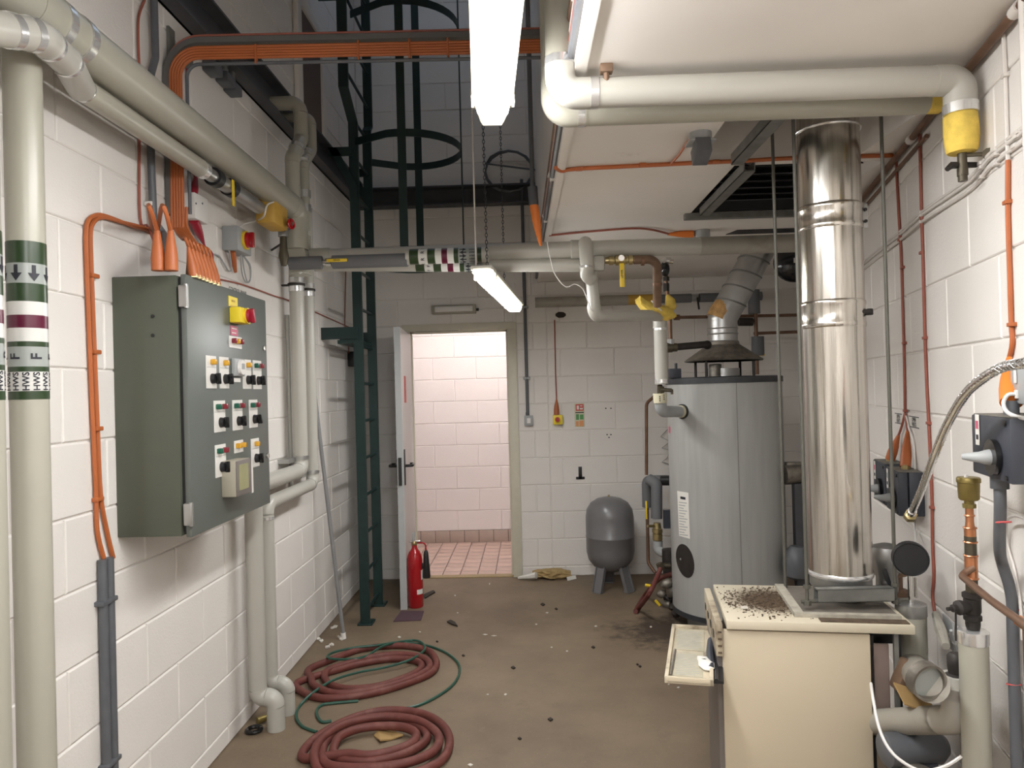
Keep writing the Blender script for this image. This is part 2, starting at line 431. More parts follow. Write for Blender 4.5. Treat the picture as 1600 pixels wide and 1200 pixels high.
# floor, wall behind the camera, tall bay ceiling
struct('floor', MB().bb((-1.6, -1.7, -.12), (2.7, DB+.08, 0)), M['floor'])
struct('wall_rear', MB().bb((-1.6, -1.75, 0), (2.7, -1.6, TOP)), M['block'])
HX0, HX1, HY0, HY1 = -1.05, -.25, 4.75, 5.65      # unseen roof hatch over the ladder, added for its bluish light
struct('ceiling_bay', MB().bb((-1.6, -1.75, TOP), (.35, HY0, TOP+.1)).bb((-1.6, HY1, TOP), (.35, DB+.2, TOP+.1)).bb((-1.6, HY0, TOP), (HX0, HY1, TOP+.1)).bb((HX1, HY0, TOP), (.35, HY1, TOP+.1)), M['soffit'])
wn = struct('added_rooflight', MB().bb((HX0, HY0, TOP), (HX0+.04, HY1, TOP+.2)).bb((HX1-.04, HY0, TOP), (HX1, HY1, TOP+.2)).bb((HX0, HY0, TOP), (HX1, HY0+.04, TOP+.2)).bb((HX0, HY1-.04, TOP), (HX1, HY1, TOP+.2)), M['soffit'])
part('fill_pane', MB().bb((HX0, HY0, TOP+.2), (HX1, HY1, TOP+.21)), emit('bluish_fill_pane', (.55, .72, 1), ROOF_FILL), wn)  # added bluish emitter, out of view, lifts the upper bay walls
# left wall
wl = struct('wall_left', MB().bb((XL-.22, -1.7, -.1), (XL-.0045, DB+.2, TOP)), M['block'])
yj = 2.604
lay_blocks(wl, (XL, 0, 0), (0, 1, 0), (1, 0, 0), 1.35, DB-.001, 0, TOP, yj, 2, M['block'])
# back wall with the doorway
DX0, DX1, DZ = -1.045, -.095, 2.108
mb = MB().bb((XL-.2, DB+.0045, -.1), (DX0, DB+.2, TOP)).bb((DX1, DB+.0045, -.1), (2.6, DB+.2, 2.9)).bb((DX0, DB+.0045, DZ), (DX1, DB+.2, TOP)).bb((DX1, DB+.0045, 2.9), (.4, DB+.2, TOP))
wb = struct('wall_back', mb, M['block'])
xj = BW(921, 690).x
lay_blocks(wb, (0, DB, 0), (1, 0, 0), (0, -1, 0), XL+.001, .16, 0, TOP, xj, 4, M['block'], holes=[(DX0, DX1, -1, DZ)])
lay_blocks(wb, (0, DB, 0), (1, 0, 0), (0, -1, 0), .16, 2.27, 0, SOF, xj, 4, M['block'])
# right wall (runs out at an angle)
rl = lambda u: V((RW0, 0, 0))+RT*u
mb = MB(); a, b = rl(-1.9)-RN*.0045, rl(6.4)-RN*.0045
mb.prism([a, b, b-RN*.2, a-RN*.2], (0, 0, 2.9)); mb.v = [p-V((0, 0, .1)) for p in mb.v]
wr = struct('wall_right', mb, M['block'])
uj = (RW(1481, 490)-V((RW0, 0, 0))).dot(RT)
lay_blocks(wr, (RW0, 0, 0), RT, RN, 1.15, 6.29, 0, SOF, uj, 7, M['block'])
# lowered ceiling on the right with two flue openings, its fascia towards the tall bay
def ex(y): return .192-.0135*(y-1.6)-.032
def rx(y): return RW0+RWM*y+.02
H1 = (.69, 1.33, 2.36, 2.945); H2 = (.865, 1.47, 3.02, 3.87)
mb = MB()
def slab(y0, y1, xa=None, xb=None):
    A = (xa, xa) if xa else (ex(y0), ex(y1)); B = (xb, xb) if xb else (rx(y0), rx(y1))
    mb.prism([(A[0], y0, SOF), (B[0], y0, SOF), (B[1], y1, SOF), (A[1], y1, SOF)], (0, 0, .6))
slab(-1.7, H1[2]); slab(H1[2], H1[3], None, H1[0]); slab(H1[2], H1[3], H1[1]); slab(H1[3], H2[2]); slab(H2[2], H2[3], None, H2[0]); slab(H2[2], H2[3], H2[1]); slab(H2[3], DB+.05)
mb.prism([(ex(-1.7), -1.7, SOF+.6), (rx(-1.7), -1.7, SOF+.6), (rx(DB), DB+.05, SOF+.6), (ex(DB), DB+.05, SOF+.6)], (0, 0, .05))
mb.prism([(ex(-1.7), -1.7, SOF+.65), (ex(-1.7)+.08, -1.7, SOF+.65), (ex(DB)+.08, DB+.05, SOF+.65), (ex(DB), DB+.05, SOF+.65)], (0, 0, TOP-SOF-.65))
ceil = struct('ceiling', mb, M['soffit'], sm=0)
# edge trim of the lowered ceiling
mb = MB().prism([(ex(-1.6)-.003, -1.6, SOF-.008), (ex(-1.6)+.03, -1.6, SOF-.008), (ex(DB)+.03, DB-.01, SOF-.008), (ex(DB)-.003, DB-.01, SOF-.008)], (0, 0, .05))
struct('trim_1', mb, M['soffit'], sm=0)
# painted steel channels on the left and the back wall
def channel(name, a, b, nrm, z0, z1, dep, label):
    a, b, nrm = V(a), V(b), V(nrm); m = MB(); t = .012
    def pr(o0, o1, za, zb): m.prism([a+nrm*o0+V((0,0,za)), b+nrm*o0+V((0,0,za)), b+nrm*o1+V((0,0,za)), a+nrm*o1+V((0,0,za))], (0, 0, zb-za))
    pr(0, t, z0, z1); pr(0, dep, z0, z0+t); pr(0, dep, z1-t, z1)
    o = struct(name, m, M['dark_steel'], sm=0); o['label'] = label; return o
channel('trim_2', (XL+.003, -1.5, 0), (XL+.003, DB-.13, 0), (1, 0, 0), 3.09, 3.27, .075, 'dark grey steel channel along the left wall')
channel('trim_3', (XL+.003, DB-.003, 0), (ex(DB)-.004, DB-.003, 0), (0, -1, 0), 3.09, 3.25, .10, 'dark grey steel channel across the back wall')
# boarded opening high in the left wall
r = thing('boarded_opening', 'brown timber board in a white frame high on the left wall', 'panel', (XL, 4.9, 3.29))
y0, y1, zt = LW(466, 150).y, LW(497, 150).y, LW(466, 14).z
part('board', MB().bb((XL+.004, y0, 3.28), (XL+.02, y1, zt)), M['brownwood'], r)
for ya, yb in ((y0-.09, y0), (y1, y1+.08)):
    part('jamb', MB().bb((XL+.004, ya, 3.28), (XL+.035, yb, zt+.09), .004), M['soffit'], r)
part('head', MB().bb((XL+.004, y0, zt), (XL+.035, y1, zt+.09), .004), M['soffit'], r)
# ---------------------------------------------------------------- corridor beyond the doorway
HY = 7.55
struct('floor_corridor', MB().bb((-2.6, DB+.085, -.12), (1.6, HY+.1, -.006)), M['grout'])
fc = bpy.data.objects['floor_corridor']
tile = MB().box((0, 0, 0), (.143, .143, .012), bev=.0015)
tme = mesh_of(tile, V((0, 0, 0)), 'tile', M['halltile'], 30)
ang = .0
i0 = FZ(690, 850, 0); 
for i in range(-9, 9):
    for j in range(0, 10):
        x, y = -.55+i*.15, DB+.165+j*.15
        if y > HY-.06 or x < -1.6 or x > .6: continue
        ob = bpy.data.objects.new('tile', tme); COL.objects.link(ob); ob.location = (x, y, -.005); ob.parent = fc
wc = struct('wall_corridor', MB().bb((-2.6, HY+.0045, -.1), (1.6, HY+.2, 2.9)), M['hallblock'])
zc0 = YY(711, 661.5, HY).z
lay_blocks(wc, (0, HY, 0), (1, 0, 0), (0, -1, 0), -1.6, .7, .12, 2.8, YY(711, 640, HY).x, 1, M['hallblock'], zc=zc0-.225*6)
mb = MB()
sk = struct('baseboard_corridor', MB().bb((-2.6, HY-.002, -.004), (1.6, HY+.004, .125)), M['grout'])
for i in range(-8, 6):
    x = -.55+.075+i*.15
    ob = part('tile', MB().box((x, HY-.006, .06), (.146, .012, .122), bev=.003), M['skirt'], sk)
struct('wall_corridor_end', MB().bb((-2.7, DB+.2, -.1), (-2.6, HY+.2, 2.9)), M['hallblock'])
struct('wall_corridor_far', MB().bb((1.6, DB+.2, -.1), (1.7, HY+.2, 2.9)), M['hallblock'])
struct('ceiling_corridor', MB().bb((-2.7, DB+.2, 2.7), (1.7, HY+.2, 2.8)), M['soffit'])
struct('wall_corridor_near', MB().bb((-2.6, DB+.2, -.1), (DX0, DB+.21, 2.75)).bb((DX1, DB+.2, -.1), (1.6, DB+.21, 2.75)).bb((DX0, DB+.2, DZ), (DX1, DB+.21, 2.75)), M['hallblock'])
r = thing('corridor_lamp', 'batten lamp on the corridor ceiling', 'lamp', (-.3, 6.52, 2.6))
part('lamp_body', MB().bb((-1.25, 6.44, 2.66), (.65, 6.60, 2.7), .005), M['lampbody'], r)
part('diffuser', MB().bb((-1.23, 6.45, 2.60), (.63, 6.59, 2.66), .01), emit('corridor_diffuser', (1, .97, .97), LAMP_HALL), r)
# ---------------------------------------------------------------- door frame and leaf
r = bpy.data.objects.new('door_1', None); COL.objects.link(r); r.location = (-.57, DB, 0); r['kind'] = 'structure'; ORG[r.name] = V(r.location)
r['label'] = 'grey door standing open in a cream painted frame'
FX0, FX1 = DX0, DX1
zt = 2.06; jl = -.985; jr = -.168
m = MB().bb((jr, DB-.02, 0), (FX1+.004, DB+.12, zt+.001), .004); part('jamb', m, M['frame'], r)
m = MB().bb((FX0-.004, DB-.02, 0), (jl, DB+.12, zt+.001), .004); part('jamb', m, M['frame'], r)
m = MB().bb((FX0-.004, DB-.02, zt), (FX1+.004, DB+.12, DZ+.012), .004); part('door_head', m, M['frame'], r)
m = MB().bb((jr-.014, DB+.045, 0), (jr, DB+.075, zt)).bb((jl, DB+.045, 0), (jl+.014, DB+.075, zt)).bb((jl, DB+.045, zt-.014), (jr, DB+.075, zt))
part('door_stop', m, M['frame'], r)
part('threshold', MB().bb((jl, DB+.0, -.004), (jr, DB+.09, .006)), M['brass'], r)
# closer arm plate on the head
cl = part('closer_channel', MB().bb((BW(648, 517).x, DB-.032, BW(648, 521).z), (BW(719, 515).x, DB-.02, BW(719, 513.5).z), .002), M['frame'], r)
part('slot', MB().bb((BW(650, 517).x, DB-.034, BW(648, 519.5).z), (BW(717, 515).x, DB-.031, BW(719, 516.5).z)), M['galvdark'], cl)
# leaf: hinged on the left jamb, swung into the room
hng, tip = V((-.975, DB-.01, 0)), V((-.915, 5.262, 0))
ld = (tip-hng).normalized(); ln = V((ld.y, -ld.x, 0)); ln = ln if ln.x < 0 else -ln     # ln = towards the left wall
th = .046
lf = part('leaf', MB().prism([hng, tip, tip+ln*th, hng+ln*th], (0, 0, 2.03)), M['dooredge'], r); 
lf2 = MB().prism([hng-ln*.001, tip-ln*.001, tip, hng], (0, 0, 2.03)); part('leaf_face', lf2, M['doorface'], lf)
hz = FZ(636, 953).z+YY(629, 729, 5.27).z
lock = MB().box(tip+ln*th/2+ld*.001+V((0, 0, hz-.035)), (.022, .022, .20), Matrix((ln, ld, (0,0,1))).transposed()); part('lock_plate', lock, M['black'], lf)
for s_ in (-1, 1):
    o = tip-ld*.06+ln*(th/2)+ln*(s_*(th/2+.005))+V((0, 0, hz))
    hp = part('handle_plate', MB().box(o+V((0, 0, -.01)), (.008, .042, .26), Matrix((ln, ld, (0,0,1))).transposed(), .003), M['black'], lf)
    q = o+ln*(s_*.055)
    part('lever', MB().tube(fillet([o, q, q-ld*.13, q-ld*.13-ln*s_*.03], .02), .0105, 10), M['blackgloss'], hp)
sg = tip-ld*.25-ln*.003+V((0, 0, 1.58)); part('door_sign', MB().box(sg, (.004, .10, .2), Matrix((ln, ld, (0,0,1))).transposed()), M['signred'], lf)
# bulkhead emergency light above the door
r = thing('bulkhead_light', 'slim beige unlit bulkhead light above the doorway', 'lamp', BW(711, 494))
a, b = BW(676, 492), BW(744, 476)
part('housing', MB().bb((a.x, DB-.05, a.z), (b.x, DB-.004, b.z), .006), M['beige'], r)
part('diffuser', MB().bb((a.x+.025, DB-.062, a.z+.016), (b.x-.025, DB-.05, b.z-.014), .005), M['whitep'], r)
g = BW(746, 484); part('cable_gland', MB().cyl(V((b.x, DB-.025, g.z)), V((b.x+.022, DB-.025, g.z)), .012), M['black'], r)
part('cable', MB().tube(smooth([V((b.x+.02, DB-.025, g.z)), BW(752, 484, .01), BW(762, 482, .006), BW(800, 482, .006)]), .003, 6), M['painted_cable'], r)
# ================================================================== HANGING BATTEN LAMPS
def batten(name, label, p0, p1, wd, ht, em, near_dark=False):
    """p0 near end, p1 far end (bottom centre line of diffuser); body on top is opaque"""
    p0, p1 = V(p0), V(p1); d = (p1-p0); Ln = d.length; d.normalize()
    sd = d.cross(V((0, 0, 1))).normalized(); up = sd.cross(d)
    R = Matrix((sd, d, up)).transposed(); c = (p0+p1)/2
    r = thing(name, label, 'lamp', c+up*ht)
    part('lamp_body', MB().box(c+up*(ht*.84), (wd, Ln, ht*.32), R, .008), M['lampbody'], r)
    part('lamp_lip', MB().box(c+up*(ht*.64), (wd*1.0, Ln-.10, ht*.10), R, .002), emit(name+'_lip', (1, .90, .60), em*.016), r)
    # ribbed tapered diffuser
    prof = [(-.45, .60), (-.37, .16), (-.29, .0), (.29, .0), (.37, .16), (.45, .60)]
    poly = [p0+d*.09+sd*(x*wd)+up*(y*ht) for x, y in prof]; dv = d*(Ln-.18)
    quad = lambda i: MB().add([poly[i], poly[i+1], poly[i+1]+dv, poly[i]+dv], [(0, 1, 2, 3)])
    m = MB()
    for i in (1, 2, 3): q_ = quad(i); m.add(q_.v, q_.f)
    part('diffuser', m, lamp_mat(name+'_diffuser', em*1.1), r, sm=0)
    for i in (0, 4): part('diffuser_side', quad(i), lamp_mat(name+'_side', em*.27), r, sm=0)
    for q0, q1, tpr in ((p0+d*.09, p0, .9), (p1-d*.09, p1, .9)):
        m = MB(); A = [q0+sd*(x*wd)+up*(y*ht) for x, y in prof]; B = [q1+sd*(x*wd*.80)+up*(y*ht*.9+.008) for x, y in prof]
        m.add(A+B, [(i, (i+1) % 6, 6+(i+1) % 6, 6+i) for i in range(6)]+[(5, 4, 3, 2, 1, 0), (6, 7, 8, 9, 10, 11)])
        part('diffuser_end', m, emit(name+'_end', (1, .93, .68), em*(.4 if near_dark else .014)), r, sm=0)
    for q in (p0+d*.12, p1-d*.12):
        for s_ in (-1, 1):
            part('clip', MB().box(q+sd*(s_*wd*.49)+up*(ht*.55), (.008, .03, .045), R, .002), M['lampbody'], r)
    return r, d, sd, up
e1 = YY(769.5, 200, 2.31); n1 = e1+V((.098, -1.5, -.005))
lampA = batten('batten_lamp', 'near lit fluorescent batten hanging from chains at top of view', n1, e1, .125, .085, LAMP_NEAR)
a, b = YY(752, 436, 3.52), YY(806, 489, 4.8)
lampB = batten('batten_lamp', 'far lit fluorescent batten hanging crooked below the labelled pipes', a, b, .108, .068, LAMP_FAR, True)
c = V((.0, -.75, 2.40))
lampC = batten('batten_lamp', 'fluorescent batten hanging behind the viewpoint', c, c+V((.0, 1.3, 0)), .125, .085, LAMP_BACK)
def chain(name, label, a, b, link=.022, lim=60):
    a, b = V(a), V(b); d = b-a; n = int(d.length/(link*.8)); d.normalize()
    m = MB(); X, Y = basis(d)
    for i in range(n):
        c = a+d*(i+.5)*link*.8; s = X if i % 2 else Y
        m.tube([c+d*(link*.5*math.cos(t))+s*(link*.25*math.sin(t)) for t in [2*math.pi*k/8 for k in range(8)]], link*.08, 4, closed=True)
    return solo(name, m, M['chain'], label, 'chain')
r, d, sd, up = lampB
ca = a+d*.06+up*.075; cb = b-d*.5+up*.075
chain('lamp_chain', 'steel chain holding the near end of the crooked lamp', ca+sd*.02, V((ca.x+.01, ca.y, TOP-.0)))
chain('lamp_chain', 'steel chain holding the far end of the crooked lamp', cb, V((cb.x, cb.y, TOP)))
q = ca-sd*.035; wp = [q, V((q.x, q.y, TOP))]
solo('lamp_flex', MB().tube(wp, .0045, 6), M['painted_cable'], 'thin grey flex dropping to the crooked lamp', 'cable')
r, d, sd, up = lampA
for q, l in ((e1-d*.2, 'far'), (n1+d*.2, 'near')):
    chain('lamp_chain', 'steel chain above the %s end of the top lamp' % l, q+up*.085, V((q.x, q.y, TOP)))
# ================================================================== LADDER WITH SAFETY CAGE
LX = -1.142
r = thing('caged_ladder', 'dark green fixed steel ladder with safety cage by the door', 'ladder', (LX, 5.14, 0))
YN, YF = 4.94, 5.37
zb0, zb1 = XX(550, 190, LX).z, XX(530, 125, LX).z
def flatbar(pts, w, t, side): return MB().strip(pts, side, w, t)
part('stile', flatbar([(LX, YN, 0), (LX, YN, zb0), (LX, YN-.24, zb1), (LX, YN-.24, TOP-.02)], .064, .022, (1, 0, 0)), M['ladder'], r, sm=0)
part('stile', flatbar([(LX, YF, 0), (LX, YF, zb0+.1), (LX, YF+.06, zb1), (LX, YF+.06, TOP-.02)], .064, .022, (1, 0, 0)), M['ladder'], r, sm=0)
for yy in (YN, YF):
    part('foot_plate', MB().box((LX+.0, yy+.03, .006), (.10, .12, .012), bev=.002), M['ladder'], r)
z = .09
while z < zb0+.2:
    part('rung', MB().cyl((LX, YN, z), (LX, YF, z), .0105, n=10), M['ladder'], r); z += .256
while z < TOP-.1:
    part('rung', MB().cyl((LX, YN-.235, z), (LX, YF+.055, z), .0105, n=10), M['ladder'], r); z += .256
# hoops
ym = (YN+YF)/2
def hoop(z, R=.37, y0=YN, y1=YF):
    pts = [V((LX, y0, z))]
    n = 22
    for k in range(n+1):
        t = -math.pi/2-.25+(math.pi+.5)*k/n
        pts.append(V((LX+.34+R*math.cos(t), ym+R*math.sin(t), z)))
    pts.append(V((LX, y1, z)))
    part('cage_hoop', MB().strip(pts, (0, 0, 1), .05, .008), M['ladder'], r, sm=30)
zh = [XX(700, 383, -.8).z+.02, XX(728, 222, -.44).z, XX(710, 20, -.6).z]
zh = [2.48, 3.26, 4.13, 4.95]
for k, z in enumerate(zh): hoop(z, .37 if k < 3 else .4)
for t in (-88, 0, 88):
    t = math.radians(t); x, y = LX+.34+.372*math.cos(t), ym+.372*math.sin(t)
    part('cage_strap', MB().strip([(x, y, zh[0]-.02), (x, y, TOP-.02)], (-math.sin(t), math.cos(t), 0), .055, .007), M['ladder'], r, sm=0)
# stand-off brackets to the left wall
za = XX(520, 506, LX).z
for yy in (YN-.025, YF+.025):
    br = part('bracket', MB().bb((XL+.004, yy-.006, za-.045), (LX, yy+.006, za+.035)), M['ladder'], r, sm=0)
part('bracket', MB().bb((XL+.11, YN-.02, za-.075), (LX, YF, za-.05)), M['ladder'], r, sm=0)
zt = XX(520, 197, LX).z
for yy in (YN-.03, YF+.03):
    m = MB().bb((XL+.08, yy-.006, zt-.02), (LX, yy+.006, zt+.04))
    m.prism([(XL+.08, yy-.006, zt+.04), (XL+.14, yy-.006, zt+.04), (LX+.02, yy-.006, zt-.22), (LX+.02, yy-.006, zt-.32)], (0, .012, 0))
    part('bracket', m, M['ladder'], r, sm=0)
part('bracket', MB().bb((LX-.15, YN-.26, 4.1), (LX+.0, YN-.235, 4.18)), M['ladder'], r, sm=0)
# small black socket behind the ladder
p = LW(545, 564)
r = thing('cable_box', 'small black box on the left wall behind the ladder', 'box', p)
part('case', MB().bb((XL+.004, p.y-.05, p.z-.045), (XL+.06, p.y+.06, p.z+.07), .005), M['black'], r)
part('cable', MB().tube(smooth([LW(545, 552, .02), LW(544, 535, .012), LW(539, 515, .01), LW(541, 400, .008)]), .004, 6), M['redcab'], r)
# leaning pole
q0, q1 = FZ(537, 999), LW(488, 585, .02)
r = thing('leaning_pole', 'thin grey plastic pole leaning against the left wall', 'pole', q0)
part('shaft', MB().cyl(q0+V((0, 0, .012)), q1, .0125, n=12), M['pole'], r)
part('tip', MB().cyl(q0+V((-.0, 0, .004)), q0+V((0, 0, .012))+(q1-q0).normalized()*.03, .017, n=12), M['whitep'], r)
# ================================================================== PIPE TOOLS
def arc_between(p0, p, p1, rr, seg=8):
    f = fillet([p0, p, p1], rr, seg); return f[1:-1]
def pipe_run(name, label, pts, r, m, er=None, bands=(), parent=None, group=None, cat='pipe', elbow=True, n=20, eb=True, caps=True):
    """jacketed pipe as a thing: straight pipe_section parts, elbow parts, polished bands at the elbow ends"""
    pts = [V(p) for p in pts]; er = er or r*1.9
    root = parent or thing(name, label, cat, pts[0] if pts[0].z < pts[-1].z else pts[-1], group)
    cur = pts[0]
    for i in range(1, len(pts)):
        if i < len(pts)-1:
            a = arc_between(pts[i-1], pts[i], pts[i+1], er)
            if len(a) > 2:
                part('pipe_section', MB().tube([cur, a[0]], r, n, caps=caps), m, root)
                part('elbow', MB().tube(a, r*1.03, n), m if not isinstance(elbow, str) else M[elbow], root)
                if eb:
                    for q, d in ((a[0], pts[i]-pts[i-1]), (a[-1], pts[i+1]-pts[i])):
                        d = d.normalized(); part('band', MB().cyl(q-d*.013, q+d*.013, r*1.055, n=n), M['band'], root)
                cur = a[-1]; continue
            continue
        part('pipe_section', MB().tube([cur, pts[i]], r, n, caps=caps), m, root)
    for q, d, *wd in bands:
        d = V(d).normalized(); h = wd[0] if wd else .014
        part('band', MB().cyl(V(q)-d*h, V(q)+d*h, r*1.05, n=n), M['band'], root)
    return root
def wrap(root, axis_p, axis_d, r, t0, t1, mname, nm='label_band'):
    """printed sleeve on a pipe between distances t0..t1 along the axis"""
    a = V(axis_d).normalized()
    return part(nm, MB().cyl(V(axis_p)+a*t0, V(axis_p)+a*t1, r, n=28), M[mname], root)
def wrap_text(parent, txt, size, axis_p, axis_d, r, t, ang, mode='up', m='ink', nm='lettering'):
    """lettering bent round a pipe; ang = angle from the camera side (deg), mode 'up': reads along the axis"""
    a = V(axis_d).normalized(); p = V(axis_p)+a*t
    tc = (CAM-p); tc = (tc-a*tc.dot(a)).normalized(); rt = a.cross(tc)
    def cv(u, v):
        if mode == 'up': al, ar = u, -v
        elif mode == 'down': al, ar = -u, v
        elif mode == 'along': al, ar = v, u
        else: al, ar = -v, -u
        th = math.radians(ang)+ar/r
        return p+a*al+(r+.0006)*(math.cos(th)*tc+math.sin(th)*rt)
    return part(nm, text_mb(txt, size, None, None, None, curve=cv), M[m], parent)
def wrap_poly(parent, polys, axis_p, axis_d, r, t, ang, m='ink', nm='arrow'):
    a = V(axis_d).normalized(); p = V(axis_p)+a*t
    tc = (CAM-p); tc = (tc-a*tc.dot(a)).normalized(); rt = a.cross(tc); mb = MB()
    for poly in polys:
        pv, pf = sliced(poly, [tuple(range(len(poly)))])
        mb.add([p+a*al+(r+.0006)*(math.cos(math.radians(ang)+ar/r)*tc+math.sin(math.radians(ang)+ar/r)*rt) for ar, al in pv], pf)
    return part(nm, mb, M[m], parent, sm=0)
def cable(name, label, pts, r, m, n=6, sm_=True, clips=None, cat='cable', group=None, seg=5):
    p = smooth(pts, seg) if sm_ else pts
    if clips is None: return solo(name, MB().tube(p, r, n), m, label, cat, group)
    root = thing(name, label, cat, pts[0], group)
    part('cable_sheath', MB().tube(p, r, n), m, root)
    for q in clips: part('saddle_clip', MB().box(V(q), (r*3.2, r*3.2, .012), bev=.002), m, root)
    return root
# ================================================================== LEFT: LABELLED RISERS
r = .0427
pl = [XX(35, 200, -1.24), XX(60, 1190, -1.24)]; y1 = (pl[0].y+pl[1].y)/2
def riser(yc, label, full):
    ax = V((-1.24, yc, 0))
    root = thing('riser_pipe', label, 'pipe', ax)
    part('pipe_section', MB().cyl(ax, ax+V((0, 0, 1.12)), r, n=28), M['pipe'], root)
    part('pipe_section', MB().cyl(ax+V((0, 0, 1.12)), ax+V((0, 0, 3.4)), r*1.004, n=28), M['pipe'], root)
    zz = lambda y: XX(45, y, -1.225).z
    rows = [(379, 413, 'lgreen'), (413, 444, 'lgrey'), (444, 472, 'lgreen'), (472, 493, 'lwhite'), (493, 513, 'lmar'), (513, 534, 'lwhite'), (534, 542, 'lgreen'), (542, 573, 'lgrey'), (573, 581, 'lgreen'), (581, 611, 'lwhite'), (611, 624, 'lgreen')]
    sh = 0 if full else (zz(379)-zz(379))
    for a, b, c in rows:
        wrap(root, ax, (0, 0, 1), r+.0011, zz(b), zz(a), c)
    R2 = r+.0014; up = (0, 0, 1)
    hw = (zz(581)+zz(611))/2; hf = (zz(542)+zz(573))/2; ha = (zz(413)+zz(444))/2; hl = zz(416)-zz(441)
    for k in range(-3, 9): wrap_text(root, 'HWS', .0205, ax, up, R2, hw, -66+k*29.5, 'up')
    for k in range(-2, 4): wrap_text(root, 'F' if full else 'R', .034, ax, up, R2, hf, -38+k*62, 'up')
    s = hl/2
    for k in range(-2, 5): wrap_poly(root, [[(-.0045, s), (.0045, s), (.0045, -s*.1), (-.0045, -s*.1)], [(-.0135, -s*.0), (.0135, -s*.0), (0, -s)]], ax, up, R2, ha, -30+k*50)
    return root
riser(y1, 'off-white riser pipe with F and hot water bands beside the cable', True)
riser(y1-.157, 'off-white riser pipe with R bands at the left edge', False)
# ================================================================== LEFT: HIGH LEVEL PIPES
BX, BR = -1.215, .064
zb = (XX(122, 60, BX).z+XX(388, 275, BX).z)/2
ye = XX(462, 318, BX).y-.02
root = thing('high_level_pipe', 'large grey-white pipe running high along the left wall', 'pipe', (BX, 3, zb-BR))
part('pipe_section', MB().cyl((BX, .9, zb), (BX, ye-.02, zb), BR, n=28), M['pipe'], root)
zq = XX(470, 395, BX).z+.0
part('elbow', MB().tube(fillet([V((BX, ye-.12, zb)), V((BX, ye, zb)), V((BX, ye, zq))], .1, 8), BR*1.02, 24), M['pipe'], root)
for px, py in ((78, 12), (113, 42)):
    yy = XX(px, py, BX).y; part('band', MB().cyl((BX, yy-.012, zb), (BX, yy+.016, zb), BR*1.07, n=28), M['band'], root)
part('collar', MB().cyl((BX, XX(90, 22, BX).y, zb), (BX, XX(104, 32, BX).y, zb), BR*.9, n=28), M['pipe'], root)
ay = XX(113, 42, BX).y
part('collar', MB().cyl((BX, ay-.2, zb), (BX, ay-.02, zb), BR*1.03, n=28), M['pipe'], root)
# lower, smaller pipe with the valve
SX, SR = -1.245, .034
zs = (XX(125, 133, SX).z+XX(308, 262, SX).z)/2
P0 = V((SX, XX(116, 124, SX).y, zs)); P1 = V((SX, XX(317, 270, SX).y, zs))
root = thing('valve_branch_pipe', 'slimmer off-white pipe below the large one, ending in a valve', 'pipe', (SX, 2.5, zs-SR))
part('pipe_section', MB().cyl(P0, P1, SR, n=24), M['pipe'], root)
Pa, Pb, Pc = XX(-60, 34, -1.17), XX(62, 56, -1.13), XX(104, 96, -1.17)
path = fillet([Pa, Pb, Pc, P0+V((0, .03, 0))], .06, 8)
part('elbow', MB().tube(path, SR*1.12, 24), M['pipew'], root)
def bandon(px, py, X, d, rr, h=.011):
    q = XX(px, py, X); d = V(d).normalized(); part('band', MB().cyl(q-d*h, q+d*h, rr, n=24), M['band'], root)
dab, dbc, dcd = Pb-Pa, Pc-Pb, P0-Pc
for t in (.60, .87): q = Pa.lerp(Pb, t); d = dab.normalized(); part('band', MB().cyl(q-d*.010, q+d*.010, SR*1.19, n=24), M['band'], root)
for t in (.30, .98): q = Pb.lerp(Pc, t); d = dbc.normalized(); part('band', MB().cyl(q-d*.007, q+d*.007, SR*1.2, n=24), M['band'], root)
part('band', MB().cyl(P0+V((0, .02, 0)), P0+V((0, .045, 0)), SR*1.08, n=24), M['band'], root)
part('band', MB().cyl(P1-V((0, .03, 0)), P1+V((0, .004, 0)), SR*1.06, n=24), M['band'], root)
yv = lambda px, py: XX(px, py, SX).y
part('valve_body', MB().lathe([(.014, 0), (.02, .01), (.02, .05), (.026, .06), (.026, .10)], P1, (0, 1, 0)), M['galv'], root)
ring1, ring2 = yv(332, 282), yv(356, 298)
for yy in (ring1, ring2): part('collar', MB().cyl((SX, yy, zs), (SX, yy+.045, zs), .037, n=24), M['black'], root)
part('pipe_section', MB().cyl((SX, ring1+.03, zs), (SX, yv(405, 332), zs), .030, n=24), M['galv'], root)
lv = part('lever', MB().box(V((SX+.033, (ring1+ring2)/2+.05, zs-.035)), (.006, .02, .11), None, .002), M['yellow'], root)
# ochre insulation box
oy = yv(408, 334); ox = part('insulation_box', MB().box((SX+.01, oy+.12, zs-.002), (.10, .20, .125), None, .02), M['ochre'], root)
part('box_lid', MB().cyl((SX+.01, oy+.10, zs+.058), (SX+.01, oy+.10, zs+.066), .05, n=20), M['black'], ox)
part('pipe_section', MB().cyl((SX, oy+.2, zs), (SX+.02, ye-.03, zs), .026, n=16), M['pipegrey'], root)
cable('sensor_lead', 'white flex from the ochre insulation box to the rotary isolator', [V((SX+.04, oy+.1, zs+.06)), XX(418, 320, SX+.07), XX(412, 338, SX+.06), XX(400, 345, -1.3), LW(382, 350, .03), LW(372, 356, .03)], .004, M['whitep'])
